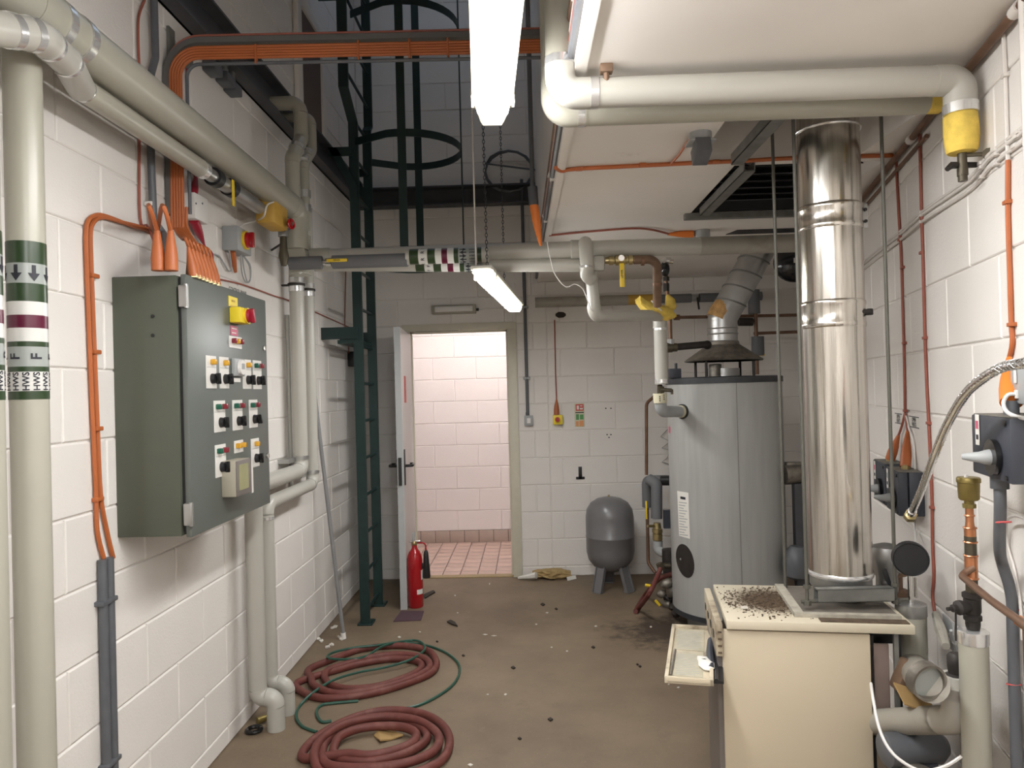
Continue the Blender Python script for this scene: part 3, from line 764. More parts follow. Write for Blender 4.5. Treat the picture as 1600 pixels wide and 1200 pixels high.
# ================================================================== LEFT: CONTROL PANEL
FXP, PY0, PY1, PZ0, PZ1 = -1.14, 2.43, 3.185, 1.098, 1.972
r = thing('control_panel', 'grey-green steel motor control panel on the left wall', 'control panel', (XL+.12, (PY0+PY1)/2, PZ0))
part('cabinet', MB().bb((XL+.001, PY0, PZ0), (FXP-.03, PY1, PZ1), .004), M['panel'], r)
part('cabinet_lip', MB().bb((FXP-.035, PY0+.012, PZ0+.012), (FXP-.018, PY1-.012, PZ1-.012)), M['black'], r)
door = part('door', MB().bb((FXP-.02, PY0+.008, PZ0-.006), (FXP, PY1, PZ1+.004), .004), M['paneld'], r)
for px, py in ((287, 463), (298, 802)):
    q = XX(px, py, FXP-.01)
    part('hinge', MB().bb((FXP-.022, PY0-.006, q.z-.037), (FXP+.007, PY0+.014, q.z+.037), .004).cyl((FXP+.002, PY0+.002, q.z-.04), (FXP+.002, PY0+.002, q.z+.04), .007, n=10), M['galv'], r)
def on_panel(x0, y0, x1, y1, off=0):
    a, b = XX(x0, (y0+y1)/2, FXP+off), XX(x1, (y0+y1)/2, FXP+off)
    c, d = XX((x0+x1)/2, y0, FXP+off), XX((x0+x1)/2, y1, FXP+off)
    return a.y, b.y, d.z, c.z
def plate(x0, y0, x1, y1, lenses, knob, nm='switch_plate'):
    ya, yb, za, zb_ = on_panel(x0, y0, x1, y1)
    p = part(nm, MB().bb((FXP, ya, za), (FXP+.003, yb, zb_)), M['plate'], door)
    n = len(lenses); h = zb_-za
    zl = zb_-.022 if knob else (za+zb_)/2+.004
    for k, c in enumerate(lenses):
        yy = (ya+yb)/2 if n == 1 else ya+(yb-ya)*(.22+.56*k/(n-1)) if n > 1 else 0
        part('indicator_lens', MB().box((FXP+.012, yy, zl), (.02, .019 if n < 3 else .014, .020), None, .004), M[c], p)
    if knob:
        part('divider', MB().bb((FXP+.003, ya+.002, zl-.020), (FXP+.0036, yb-.002, zl-.0185)), M['greyp'], p)
        zk = za+h*.30; yy = (ya+yb)/2+.004
        kb = part('rotary_knob', MB().cyl((FXP+.003, yy, zk), (FXP+.018, yy, zk), .019, .017, n=18), M['black'], p)
        part('grip', MB().box((FXP+.026, yy, zk), (.018, .011, .04), Matrix.Rotation(.5 if knob == 2 else .12, 3, 'X'), .003), M['blackgloss'], kb)
    return p
for a in [(321.5, 556, 337, 607, ['amber'], 1), (342.5, 558, 356.5, 607, ['amber'], 1), (379, 562, 391.5, 607.5, ['amber'], 1), (395, 563.5, 407.6, 608, ['glens', 'rlens'], 1),
          (334, 626, 351, 675, ['glens', 'rlens'], 1), (363, 625, 378, 672, ['glens', 'rlens'], 1), (389, 624.5, 401.5, 668, ['glens', 'rlens'], 2),
          (336, 694.5, 352, 745, ['glens', 'rlens'], 1), (365.6, 688, 379, 707, ['amber', 'amber'], 0), (392, 685, 404, 729.5, ['amber'], 1), (357.4, 526, 376.6, 544, ['rlens', 'amber', 'rlens'], 0)]:
    plate(*a)
ya, yb, za, zz_ = on_panel(361, 560.5, 377, 588)
mt = part('meter', MB().bb((FXP, ya, za), (FXP+.016, yb, zz_), .004), M['greyp'], door)
part('meter_dial', MB().cyl((FXP+.016, (ya+yb)/2+.004, (za+zz_)/2), (FXP+.026, (ya+yb)/2+.004, (za+zz_)/2), .031, .029, n=24), M['whitep'], mt)
part('meter_screen', MB().box((FXP+.027, (ya+yb)/2+.004, (za+zz_)/2+.004), (.002, .024, .022)), M['greyp'], mt)
ya, yb, za, zz_ = on_panel(362, 590.6, 375, 597); part('name_plate', MB().bb((FXP, ya, za), (FXP+.002, yb, zz_)), M['plate'], door)
# main isolator and its labels
ya, yb, za, zz_ = on_panel(357, 464, 370.5, 480)
lb = part('warning_label', MB().bb((FXP, ya, za), (FXP+.002, yb, zz_)), M['yellowlab'], door)
for k, t in enumerate(('MAINS', 'ISOLATOR')): part('lettering', text_mb(t, .0125, V((FXP+.0024, (ya+yb)/2, zz_-.017-.022*k)), (0, 1, 0), (0, 0, 1)), M['ochre'], lb)
ya, yb, za, zz_ = on_panel(358, 482, 376, 506)
iso = part('main_isolator', MB().bb((FXP, ya, za), (FXP+.045, yb-.01, zz_), .005), M['yellowlab'], door)
kc = V((FXP+.045, (ya+yb)/2+.0, (za+zz_)/2))
part('isolator_boss', MB().cyl(kc, kc+V((.008, 0, 0)), .031, n=24), M['yellow'], iso)
part('isolator_knob', MB().cyl(kc+V((.008, 0, 0)), kc+V((.018, 0, 0)), .027, .024, n=22).box(kc+V((.024, 0, 0)), (.018, .018, .056), Matrix.Rotation(.3, 3, 'X'), .004), M['darkred'], iso)
ya, yb, za, zz_ = on_panel(360, 509.6, 371, 524.5); lb = part('pink_label', MB().bb((FXP, ya, za), (FXP+.002, yb, zz_)), M['pinkp'], door)
for k in range(3): part('lettering', MB().bb((FXP+.002, ya+.01, zz_-.012-.017*k), (FXP+.0024, yb-.012-.006*k, zz_-.008-.017*k)), M['paper'], lb)
# display unit
ya, yb, za, zz_ = on_panel(366, 716, 396, 772)
dd = .055
a2, b2 = XX(368.5, 745, FXP+dd).y, XX(391.5, 745, FXP+dd).y
za, zz_ = XX(380, 773, FXP+dd).z, XX(380, 717.5, FXP+dd).z
dp = part('display_unit', MB().bb((FXP, a2, za), (FXP+dd, b2, zz_), .004), M['beige'], door)
part('display_bezel', MB().bb((FXP+dd, a2+.001, za+.001), (FXP+dd+.005, b2-.001, zz_-.001), .002), M['bezel'], dp)
part('display_screen', MB().bb((FXP+dd+.004, a2+.016, za+.022), (FXP+dd+.0065, b2-.035, zz_-.016)), M['lcd'], dp)
ya, yb, za, zz_ = on_panel(392.3, 724, 395, 770); part('strip_label', MB().bb((FXP, ya, za), (FXP+.002, yb, zz_)), M['plate'], door)
for px, py in ((411.6, 544), (417, 712)):
    q = XX(px, py, FXP); part('lock', MB().cyl(q, q+V((.006, 0, 0)), .012, n=14).box(q+V((.008, 0, 0)), (.006, .004, .014)), M['chrome'], door)
for px, py in ((239, 494), (239, 524)):
    q = YY(px, py, PY0); part('bolt', MB().cyl(q, q-V((0, .003, 0)), .006, n=10), M['black'], r)
# notice strip on the wall above the panel
a, b = LW(357, 452, .002), LW(385, 461, .002)
r2 = thing('wall_label', 'small white label on the wall above the control panel', 'sign', (XL, (a.y+b.y)/2, a.z-.02))
part('label_plate', MB().bb((XL+.001, a.y, a.z-.02), (XL+.004, b.y, a.z+.028)), M['paper'], r2)
part('lettering', text_mb('CONTROL PANEL', .027, V((XL+.0045, (a.y+b.y)/2, a.z+.004)), (0, 1, 0), (0, 0, 1)), M['ink'], r2)
# ================================================================== LEFT: CABLES AND CONDUITS
def shroud(parent, base, top, r0, r1, m='orange', nm='gland_shroud'):
    base, top = V(base), V(top); d = top-base
    return part(nm, MB().tube([base, base+d*.3, base+d*.55, top], [r0, r0*1.02, r0*.85, r1], 14), M[m], parent)
g1, g2 = FZ(247, 423, PZ1+.002), FZ(268, 423, PZ1+.002)
root = thing('orange_cable_loop', 'pair of orange cables looping down the left wall beside the panel', 'cable', LW(165, 872))
pts = [(168, 872), (158, 830), (152, 770), (147, 660), (143, 560), (139.5, 470), (137, 400), (136.5, 365), (139, 347), (147, 338), (160, 336), (180, 342), (205, 352), (226, 358), (240, 363)]
for k, o in enumerate((.012, .028)):
    pp = [LW(x+(5 if k else -2)+(0 if y < 830 else (4 if k else -4)), y+(4 if y < 350 and k else 0), .012) for x, y in pts]
    g = (g1, g2)[k]; top = g+V((0, 0, .13)); pp += [V((top.x, top.y-.05, top.z+.07)), top]
    part('cable_sheath', MB().tube(smooth(pp, 5), .0072, 8), M['orange'], root)
    shroud(root, g, top, .021, .009)
for x, y in ((146, 431), (149, 550), (152, 670), (153, 780)):
    q = LW(x, y, .012); part('saddle_clip', MB().box(q, (.02, .04, .014), bev=.003), M['orange'], root)
root = thing('grey_conduit_pair', 'two dark grey conduits rising from the floor to the orange cables', 'conduit', LW(170, 1195, .02))
for k, (xa, xb) in enumerate(((157, 172), (168, 181.5))):
    q = LW(xa+2.5, 875+k*-4, .017); e = V((q.x, q.y, 0.0)); part('conduit', MB().cyl(e, q, .0145, n=14), M['conduit'], root)
q = LW(160, 942, .016); part('saddle_clip', MB().box(q+V((0, .02, 0)), (.034, .085, .016), bev=.004), M['conduit'], root)
q = LW(166, 1196, .016); part('saddle_clip', MB().box(q+V((0, .02, 0)), (.034, .085, .016), bev=.004), M['conduit'], root)
# flat bundle of orange cables: down the wall to the panel, and over to the lowered ceiling
YB = 2.815
zl, zr = YY(300, 86, YB).z, YY(838, 76, YB).z
root = thing('cable_bundle', 'wide ribbon of orange cables crossing overhead on a grey tray', 'cable', (-1.36, YB, 2.0))
xw = XL+.03
for k in range(5):
    o = k*.0105
    p = [V((xw+.0+o, YB-.01, PZ1+.24)), V((xw+o, YB, zl-.03)), V((xw+o, YB, zl+.03-o)), V((xw+.2, YB, zl+.03-o)), V((ex(YB)-.02, YB, zr+.03-o))]
    p = fillet([p[0], V((xw+o, YB, zl+.03-o)), p[-1]], .11-o, 10)
    part('cable_sheath', MB().tube(p, .0066, 8), M['orange'], root)
tr = fillet([V((xw-.012, YB+.012, PZ1+.3)), V((xw-.012, YB+.012, zl+.055)), V((ex(YB)-.008, YB+.012, zr+.055))], .13, 10)
part('tray', MB().strip(tr, (0, 1, 0), .05, .022), M['tray'], root)
part('tray_edge', MB().tube([p+V((.0, -.02, .018)) for p in tr], .004, 6), M['redcab'], root)
tr2 = fillet([V((xw+.066, YB+.0, PZ1+.3)), V((xw+.066, YB, zl-.036)), V((ex(YB)-.008, YB, zr-.036))], .05, 10)
part('earth_cable', MB().tube(tr2, .007, 8), M['conduit'], root)
for px in (640, 400, 560, 700):
    q = YY(px, 80, YB); part('cable_tie', MB().box((q.x, YB, (zl+zr)/2+.005), (.008, .02, .075), bev=.002), M['orange'], root)
# fan of gland shrouds into the panel top
root = thing('cable_fan', 'row of orange gland shrouds fanned along the panel top', 'cable', (-1.25, 2.9, PZ1))
tops = V((xw+.02, YB-.01, PZ1+.245))
for k in range(7):
    b = FZ(303+k*5.8, 432+k*2.2, PZ1+.004); b.x = max(b.x, -1.3)
    t = b+V((-.012, -.01, .10))
    shroud(root, b, t, .0168, .006, 'orange')
    part('cable_sheath', MB().tube(smooth([t, t+V((-.006, -.012, .03)), V(((t.x*.45+tops.x*.55)+.003*k, t.y*.45+tops.y*.55, PZ1+.17)), tops+V((.008*k-.01, 0, .0)), tops+V((.008*k-.01, 0, .08))], 5), .0056, 8), M['orange'], root)
    part('locknut', MB().cyl(b-V((0, 0, .004)), b+V((0, 0, .008)), .017, n=6), M['brass'], root)
for k in range(3):
    b = V((-1.27+.015*k, 2.74+.02*k, PZ1+.002)); shroud(root, b, b+V((0, 0, .10)), .013, .007, 'copperold')
# grey conduit and thin cables on the wall left of the bundle
p = [LW(240, 0, .03), LW(243, 90, .03), LW(236, 115, .03), LW(236, 250, .03), LW(240, 345, .03)]
p[0].z = 3.4
root = thing('grey_conduit', 'dark grey conduit dropping behind the pipes to the control panel', 'conduit', LW(240, 345))
e = FZ(262, 424, PZ1+.004)
part('conduit', MB().tube(fillet(p+[LW(256, 366, .05), e+V((0, 0, .06)), e], .05), .0135, 12), M['conduit'], root)
q = LW(236, 320, .02); part('saddle_clip', MB().box(q, (.03, .05, .016), bev=.003), M['whitep'], root)
cable('thin_red_cable', 'thin brick-red cable on the wall left of the grey conduit', [LW(226, 0, .01), LW(217, 25, .01), LW(216, 60, .01), LW(218, 120, .01), LW(218, 200, .01), LW(219, 340, .01), LW(232, 355, .012), FZ(255, 420, PZ1+.02)], .005, M['redcab'])
cable('red_alarm_cable', 'dark red cable dropping to the white junction box', [LW(291, 60, .01), LW(292, 110, .012), LW(294, 165, .012), LW(297, 235, .012), LW(304, 270, .012), LW(306, 295, .02)], .0052, M['darkred'])
a, b = LW(294, 340, .0), LW(326, 306, 0)
jx = XX(293, 322, XL+.06)
ya, yb = LW(305, 322, .06).y, LW(325, 325, .06).y; za, zz_ = LW(308, 342, .06).z, LW(308, 302, .06).z
r = thing('white_junction_box', 'white junction box with dark red shrouds on the left wall', 'junction box', (XL, (ya+yb)/2, za))
part('case', MB().bb((XL+.001, ya, za), (XL+.06, yb, zz_), .004), M['whitep'], r)
for px in (306, 316): 
    q = LW(px, 318, .06); part('screw', MB().cyl(q, q+V((.002, 0, 0)), .004, n=8), M['black'], r)
shroud(r, V((XL+.035, (ya+yb)/2-.02, za)), LW(318, 380, .02), .019, .006, 'darkred')
shroud(r, V((XL+.035, (ya+yb)/2-.02, zz_)), LW(306, 278, .02), .017, .008, 'darkred')
part('cable', MB().tube(smooth([LW(318, 380, .02), LW(322, 388, .02), LW(332, 400, .02), V((-1.3, 3.0, PZ1+.02))]), .005, 6), M['darkred'], r)
# rotary isolator
ya, yb = LW(358, 376, .075).y, LW(391, 376, .075).y
ya, yb = LW(371.5, 376, .075).y, LW(393, 376, .075).y; za, zz_ = LW(380, 394, .075).z, LW(380, 357, .075).z
r = thing('rotary_isolator', 'grey rotary isolator with red and yellow knob above the panel', 'switch', (XL, (ya+yb)/2, za))
part('case', MB().bb((XL+.001, ya, za), (XL+.075, yb, zz_), .005), M['greyp'], r)
c = V((XL+.075, (ya+yb)/2, (za+zz_)/2+.004))
part('boss', MB().cyl(c, c+V((.012, 0, 0)), .044, n=22), M['yellow'], r)
part('knob', MB().cyl(c+V((.012, 0, 0)), c+V((.026, 0, 0)), .038, .034, n=20).box(c+V((.034, 0, 0)), (.02, .02, .072), None, .003), M['red'], r)
shroud(r, V((XL+.035, ya+.03, za)), LW(368, 425, .015), .015, .007, 'orange')
part('flex', MB().tube(smooth([V((XL+.03, ya+.01, za)), LW(361.5, 418, .02), LW(358, 424, .015), LW(350, 412, .012), LW(342, 400, .01), LW(332, 397, .01)]), .0035, 6), M['greyp'], r)
for k in (0, 1): part('flex', MB().tube(smooth([V((XL+.04, yb-.05+.02*k, za)), LW(378+k*4, 425, .03), LW(384+k*3, 441, .02), LW(391, 436, .02), LW(391-k*2, 415, .03), V((XL+.04, yb-.01-.012*k, za))]), .003, 6), M['greyp'], r)
cable('red_wall_cable', 'thin red cable clipped along the left wall past the panel', [LW(345, 437, .007), LW(372, 443, .007), LW(400, 452, .007), LW(430, 463, .007), LW(455, 471, .007), LW(520, 500, .007), LW(545, 511, .007)], .0042, M['redcab'])
# three grey clips under the channel and the little bracket
r0 = None
for k, (x, y) in enumerate(((322, 108), (342, 125), (354, 140))):
    q = LW(x, y, .0); 
    rr = thing('cable_cleat', ['leftmost', 'middle', 'rightmost'][k]+' of three dark cleats under the left wall channel', 'cleat', q)
    part('cleat_body', MB().box(q+V((.03, 0, 0)), (.06, .09, .05), None, .008), M['conduit'], rr)
    part('cleat_loop', MB().box(q+V((.03, 0, .06)), (.022, .03, .09), None, .005), M['galv'], rr)
q = LW(264, 72, 0); r = thing('wall_bracket', 'short galvanised bracket on the wall behind the cable bend', 'bracket', q)
part('back_plate', MB().box(q+V((.008, 0, 0)), (.012, .05, .14), None, .002), M['strut'], r); part('arm', MB().box(q+V((.04, .03, -.05)), (.06, .06, .03), None, .002), M['strut'], r)
# ================================================================== LEFT: VERTICAL PIPES UNDER AND OVER THE TEE
VX = -1.305
YA, YBb = XX(466, 560, VX).y, XX(484, 560, VX).y
rA, rB = .041, .0355
zt = XX(470, 398, VX).z
hA, hB = XX(474, 733, VX).z, XX(486, 757, VX).z
dA, dB_ = XX(400, 960, VX).y, XX(420, 960, VX).y
rootA = pipe_run('drop_pipe', 'thick white pipe dropping from the tee and stepping along the wall', [(VX, YA, zt), (VX, YA, hA), (VX, dA, hA), (VX, dA, .15), (VX+.083, dA, .15), (VX+.083, dA, 0)], rA, M['pipew'], er=.05, eb=False)
rootB = pipe_run('drop_pipe', 'thinner white pipe beside the thick drop, stepping along the wall', [(VX, YBb, zt+.3), (VX, YBb, hB), (VX, dB_, hB), (VX, dB_, .15), (VX+.083, dB_, .15), (VX+.083, dB_, 0)], rB, M['pipew'], er=.05, eb=False)
for root, Y, r, h, dd in ((rootA, YA, rA, hA, dA), (rootB, YBb, rB, hB, dB_)):
    z1 = XX(466, 447, VX).z; 
    for dz in (.028, -.022): part('band', MB().cyl((VX, Y, z1+dz-.014), (VX, Y, z1+dz+.014), r*1.06, n=24), M['band'], root)
    part('clamp', MB().cyl((VX, Y, z1-.004), (VX, Y, z1+.009), r*1.2, n=24).bb((XL, Y-.012, z1-.003), (VX, Y+.012, z1+.006)), M['iron'], root)
    part('band', MB().cyl((VX, Y-.06, h), (VX, Y-.048, h), r*1.05, n=24), M['band'], root)
    part('bracket', MB().cyl((VX, Y, h+.062), (VX, Y, h+.082), r*1.1, n=24).bb((XL, Y-.14, h+.05), (VX-.02, Y-.04, h+.075)), M['galv'], root)
    part('band', MB().cyl((VX, dd, h-.075), (VX, dd, h-.06), r*1.06, n=24), M['band'], root)
VX = -1.215
# thin conduit left of the drops
x0 = XX(452, 600, XL+.02).y
solo('thin_white_conduit', MB().tube([(XL+.018, x0, .99), (XL+.018, x0, 2.02)], .012, 10), M['pipew'], 'thin white conduit behind the thick drop pipe', 'conduit')
# upper pair, from the wall above the channel down to the tee
UY, UY2 = XX(458, 300, VX).y, XX(476, 290, VX).y
uq, uq2 = XX(470, 190, VX).y, XX(487, 200, VX).y
zk0, zk1 = XX(458, 248, VX).z, XX(470, 222, VX).z
ztop = XX(468, 159, VX).z
ru = pipe_run('upper_pipe', 'thick grey-white pipe elbowing out of the wall above the channel', [(VX, UY, zt+.05), (VX, UY, zk0), (VX, uq, zk1+.02), (VX, uq, ztop), (XL-.02, uq, ztop)], .038, M['pipe'], er=.06, eb=False)
zk2, zk3 = XX(476, 258, VX).z, XX(487, 240, VX).z
ru2 = pipe_run('upper_pipe', 'thinner grey-white pipe beside the thick one above the channel', [(VX, UY2, zt+.1), (VX, UY2, zk2), (VX, uq2, zk3+.02), (VX, uq2, ztop+.0), (XL-.02, uq2, ztop)], .026, M['pipe'], er=.05, eb=False)
for rt_, x, y in ((ru, 463, 232), (ru2, 480, 238), (ru2, 474, 249)):
    q = XX(x, y, VX); d = V((0, .10, .16)).normalized(); part('band', MB().cyl(q-d*.012, q+d*.012, .042 if rt_ is ru else .029, n=20), M['band'], rt_)
for z in (zt+.22, zt+.30):
    part('union', MB().cyl((VX, UY2, z-.02), (VX, UY2, z+.02), .034, n=8), M['galv'], ru2)
# drain cock with red wheel
q = XX(443, 385, VX-.03)
r = thing('drain_valve', 'dark brass drain valve with small red wheel under the tee', 'valve', q)
part('valve_body', MB().tube([q+V((0, 0, -.10)), q+V((0, 0, -.05)), q+V((0, 0, -.02)), q+V((0, 0, .02)), q+V((0, 0, .10))], [.014, .026, .02, .018, .018], 10), M['bronze'], r)
part('valve_nut', MB().cyl(q+V((0, 0, .05)), q+V((0, 0, .10)), .027, n=8), M['galv'], r)
w_ = XX(455, 350, VX+.06); part('spindle', MB().cyl(XX(446, 350, VX-.02), w_, .012, n=8), M['bronze'], r)
part('hand_wheel', MB().ring(w_, (1, -.4, 0), .022, .006, 14, 6).cyl(w_-V((.002, 0, 0)), w_+V((.004, 0, 0)), .021, n=12), M['red'], r)
part('wall_stay', MB().cyl(XX(424, 391, XL+.0), q+V((0, 0, .02)), .006, n=8), M['iron'], r)
# ================================================================== CROSSING PIPES (left wall to right)
YC = 3.93
def cz(px, py, Y): return YY(px, py, Y)
tz = (cz(500, 399, YC).z+cz(1050, 389, YC).z+cz(900, 391, YC).z)/3
xr = YY(1245, 384, YC).x
root = thing('crossing_pipe', 'long upper white pipe crossing the room below the lowered ceiling', 'pipe', (0, YC, tz-.048))
part('pipe_section', MB().cyl((VX-.0, YC, tz), (.93, YC, tz), .046, n=28), M['pipew'], root)
part('pipe_section', MB().cyl((.93, YC, tz), (RW0+RWM*YC+.01, YC, tz), .048, n=28), M['pipeold'], root)
part('tee', MB().cyl((VX, YC, tz-.09), (VX, YC, tz+.12), .06, n=24).cyl((VX, YC-.1, tz), (VX, YC+.03, tz), .062, n=24), M['pipe'], root)
part('collar', MB().lathe([(.046, 0), (.052, .004), (.052, .10), (.046, .11)], (YY(486, 400, YC).x, YC, tz), (1, 0, 0)), M['pipe'], root)
part('collar', MB().lathe([(.048, 0), (.053, .004), (.053, .07), (.048, .075)], (YY(900, 392, YC).x-.03, YC, tz), (1, 0, 0)), M['pipew'], root)
tz2 = (cz(850, 416, YC).z); 
root2 = thing('crossing_pipe', 'lower white pipe crossing just beneath the upper one', 'pipe', (0, YC, tz2-.038))
xe = YY(905, 414, YC).x
tl = YY(490, 412, YC); tl.y = YC+.03; tdir = (V((xe, YC, tz2))-tl).normalized()
part('pipe_section', MB().cyl(tl, (xe, YC, tz2), .037, n=28), M['pipew'], root2)
# grey foam pipe with lever valve in front; labelled sleeve further right
Y3 = 3.84; r3 = .031
z3 = cz(560, 408.5, Y3).z
root3 = thing('foam_pipe', 'grey foam-insulated pipe with yellow lever valve crossing in front', 'pipe', (-.9, Y3, z3-r3))
xa = lambda px: YY(px, 407, Y3).x
part('pipe_section', MB().cyl((xa(453), Y3, z3), (xa(503), Y3, z3), .035, n=24), M['pipegrey'], root3)
vb = part('valve_body', MB().lathe([(.014, 0), (.014, .02), (.022, .022), (.022, .05), (.018, .052), (.022, .07), (.014, .075), (.014, .09)], (xa(503), Y3, z3), (1, 0, 0), n=10), M['chrome'], root3)
part('lever', MB().box((xa(529), Y3-.036, z3+.003), (xa(545)-xa(513), .006, .017), None, .003), M['yellow'], vb)
part('lettering', text_mb('DRAIN', .012, V((xa(529), Y3-.0395, z3+.003)), (1, 0, 0), (0, 0, 1)), M['ink'], vb)
part('pipe_section', MB().cyl((xa(520), Y3, z3), (xa(637), Y3, z3), .035, n=24), M['pipegrey'], root3)
ls = .0405; z4 = cz(690, 400, Y3).z; z5 = YY(690, 417.5, YC-.03).z
part('label_sleeve', MB().cyl((xa(635), Y3, z4), (xa(764), Y3, z4), ls-.001, n=28), M['pipew'], root3)
rows = [(641, 655, 'lgreen'), (655, 669, 'lwhite'), (669, 681, 'lgreen'), (681, 691, 'lwhite'), (691, 700, 'lmar'), (700, 710, 'lwhite'), (710, 717, 'lgreen'), (717, 732, 'lgrey'), (732, 746.5, 'lgrey'), (746.5, 753, 'lgreen')]
ax = V((0, Y3, z4)); 
for a, b, c in rows:
    wrap(root3, ax, (1, 0, 0), ls, xa(a), xa(b), c)
for k in range(-2, 4):
    wrap_text(root3, 'R', .026, ax, (1, 0, 0), ls+.0003, (xa(655)+xa(669))/2, 20+k*52, 'along2')
    wrap_text(root3, 'HWS', .016, ax, (1, 0, 0), ls+.0003, xa(739.5), 4+k*24, 'up')
    hl = (xa(730)-xa(719))/2
    wrap_poly(root3, [[(-.003, hl), (.003, hl), (.003, -hl*.1), (-.003, -hl*.1)], [(-.01, hl*.1), (.01, hl*.1), (0, -hl)]] if k % 2 else [[(-.003, hl*.1), (.003, hl*.1), (.003, -hl), (-.003, -hl)], [(-.01, -hl*.1), (.01, -hl*.1), (0, hl)]], ax, (1, 0, 0), ls+.0003, xa(724.5), 4+k*26)
# label rows on the lower pipe
ax2 = V((xe, YC, tz2))-tdir*(xe/tdir.x); sh = 9; xb = lambda px: YY(px, 417, YC).x/tdir.x
for a, b, c in [(641, 655, 'lgreen'), (655, 669, 'lwhite'), (669, 681, 'lgreen'), (681, 691, 'lwhite'), (691, 700, 'lmar'), (700, 710, 'lwhite'), (710, 717, 'lgreen'), (717, 746, 'lgrey')]:
    wrap(root2, ax2, tdir, .0378, xb(a+sh), xb(b+sh), c)
hl = (xb(738)-xb(727))/2
for k in range(-1, 3):
    wrap_poly(root2, [[(-.003, hl), (.003, hl), (.003, -hl*.1), (-.003, -hl*.1)], [(-.01, hl*.1), (.01, hl*.1), (0, -hl)]], ax2, tdir, .0382, xb(733), 10+k*30)
    wrap_text(root2, 'F', .022, ax2, tdir, .0382, (xb(655+sh)+xb(669+sh))/2, 10+k*40, 'along2')
    wrap_text(root2, 'HWS', .015, ax2, tdir, .0382, xb(748), 10+k*24, 'up')
# ================================================================== BRANCH TO THE WATER HEATER
YV = 3.90
xv = YY(915, 400, YV-.05).x
rb = .034
root = thing('heater_feed_pipe', 'white jacketed pipe stepping down from the crossing pipes to the water heater', 'pipe', (xv, YV, 1.9))
p1 = V((xe-.01, YC, tz2))
c0, c1 = YY(915, 385, YV-.05), YY(917, 424, YV-.05)
part('elbow', MB().tube(smooth([c0+V((0, .06, .0)), c0+V((0, .02, .02)), c0+V((0, -.015, .0)), c0+V((0, -.03, -.05)), c1+V((0, -.03, .03)), c1+V((.0, -.01, -.02)), c1+V((.025, .01, -.04))], 4), .036, 20), M['pipew'], root)
part('band', MB().cyl(YY(916, 416, YV-.08), YY(916, 419, YV-.08), .0385, n=20), M['band'], root)
d0 = YY(924, 430, YV); d1 = YY(929, 494, YV); d2 = YY(1034, 493, 4.35)
part('pipe_section', MB().cyl(d0+V((0, 0, .03)), d1+V((0, 0, .05)), rb*.97, n=20), M['pipew'], root)
fl = arc_between(d0, d1, d2, .042)
part('elbow', MB().tube([d1+V((0, 0, .06))]+fl, rb*1.06, 20), M['pipew'], root)
part('pipe_section', MB().cyl(fl[-1], d2, rb*.98, n=20), M['pipew'], root)
w0 = YY(1032, 497, 4.38); w1 = YY(1033, 600, 4.38); w0.x = w1.x = (w0.x+w1.x)/2
part('tee', MB().cyl(w0+V((0, 0, .03)), w0-V((0, 0, .06)), .042, n=20), M['pipew'], root)
part('pipe_section', MB().cyl(w0-V((0, 0, .05)), w1, .039, n=20), M['pipew'], root)
for q in (w0-V((0, 0, .06)), w1+V((0, 0, .016))): part('band', MB().cyl(q-V((0, 0, .012)), q+V((0, 0, .012)), .041, n=20), M['band'], root)
# white bracket block, brass lever valve and the rusty swept bend
q0, q1 = YY(922, 410, YV), YY(944, 410, YV)
part('pipe_section', MB().box((q0+q1)/2+V((0, 0, -.01)), ((q1-q0).length, .075, .08), None, .012), M['pipew'], root)
root = thing('gas_lever_valve', 'brass ball valve with a long yellow lever below the crossing pipe', 'valve', YY(970, 410, YV))
v0 = YY(945, 407.5, YV); xx = lambda px: YY(px, 407.5, YV).x
L = [(945, .016), (951, .02), (951.5, .024), (958, .024), (958.5, .019), (960, .019), (961, .027), (976, .027), (977, .021), (981, .021), (982, .026), (988, .026), (989, .018), (992, .018)]
part('valve_body', MB().lathe([(rr, xx(px)-v0.x) for px, rr in L], v0, (1, 0, 0), n=12), M['brass'], root)
lv = part('lever', MB().box(YY(972, 430, YV-.045), (.026, .006, .125), None, .003), M['yellow'], root)
part('lever_boss', MB().cyl(YY(971, 403, YV-.055), YY(971, 403, YV-.02), .016, n=16), M['chrome'], root)
part('lettering', text_mb('LEVER', .016, YY(972, 428, YV-.0485), (0, 0, 1), (-1, 0, 0)), M['ink'], lv)
bend = [V((xx(990), YV, v0.z)), V((YY(1027, 408, YV).x, YV, v0.z)), YY(1027, 478, 4.05)]
root = thing('rusty_bend', 'rusty brown swept pipe bend after the brass lever valve', 'pipe', bend[-1])
part('pipe_section', MB().tube(fillet(bend, .055, 8), .0235, 16), M['rust'], root)
for t, px, py in ((0, 1004, 407.5), (1, 1027, 434), (1, 1027, 444)):
    q = YY(px, py, YV if not t else 3.97); d = V((1, 0, 0)) if not t else V((0, -.2, 1)).normalized(); part('collar', MB().cyl(q-d*.008, q+d*.008, .0262, n=16), M['copperold'], root)
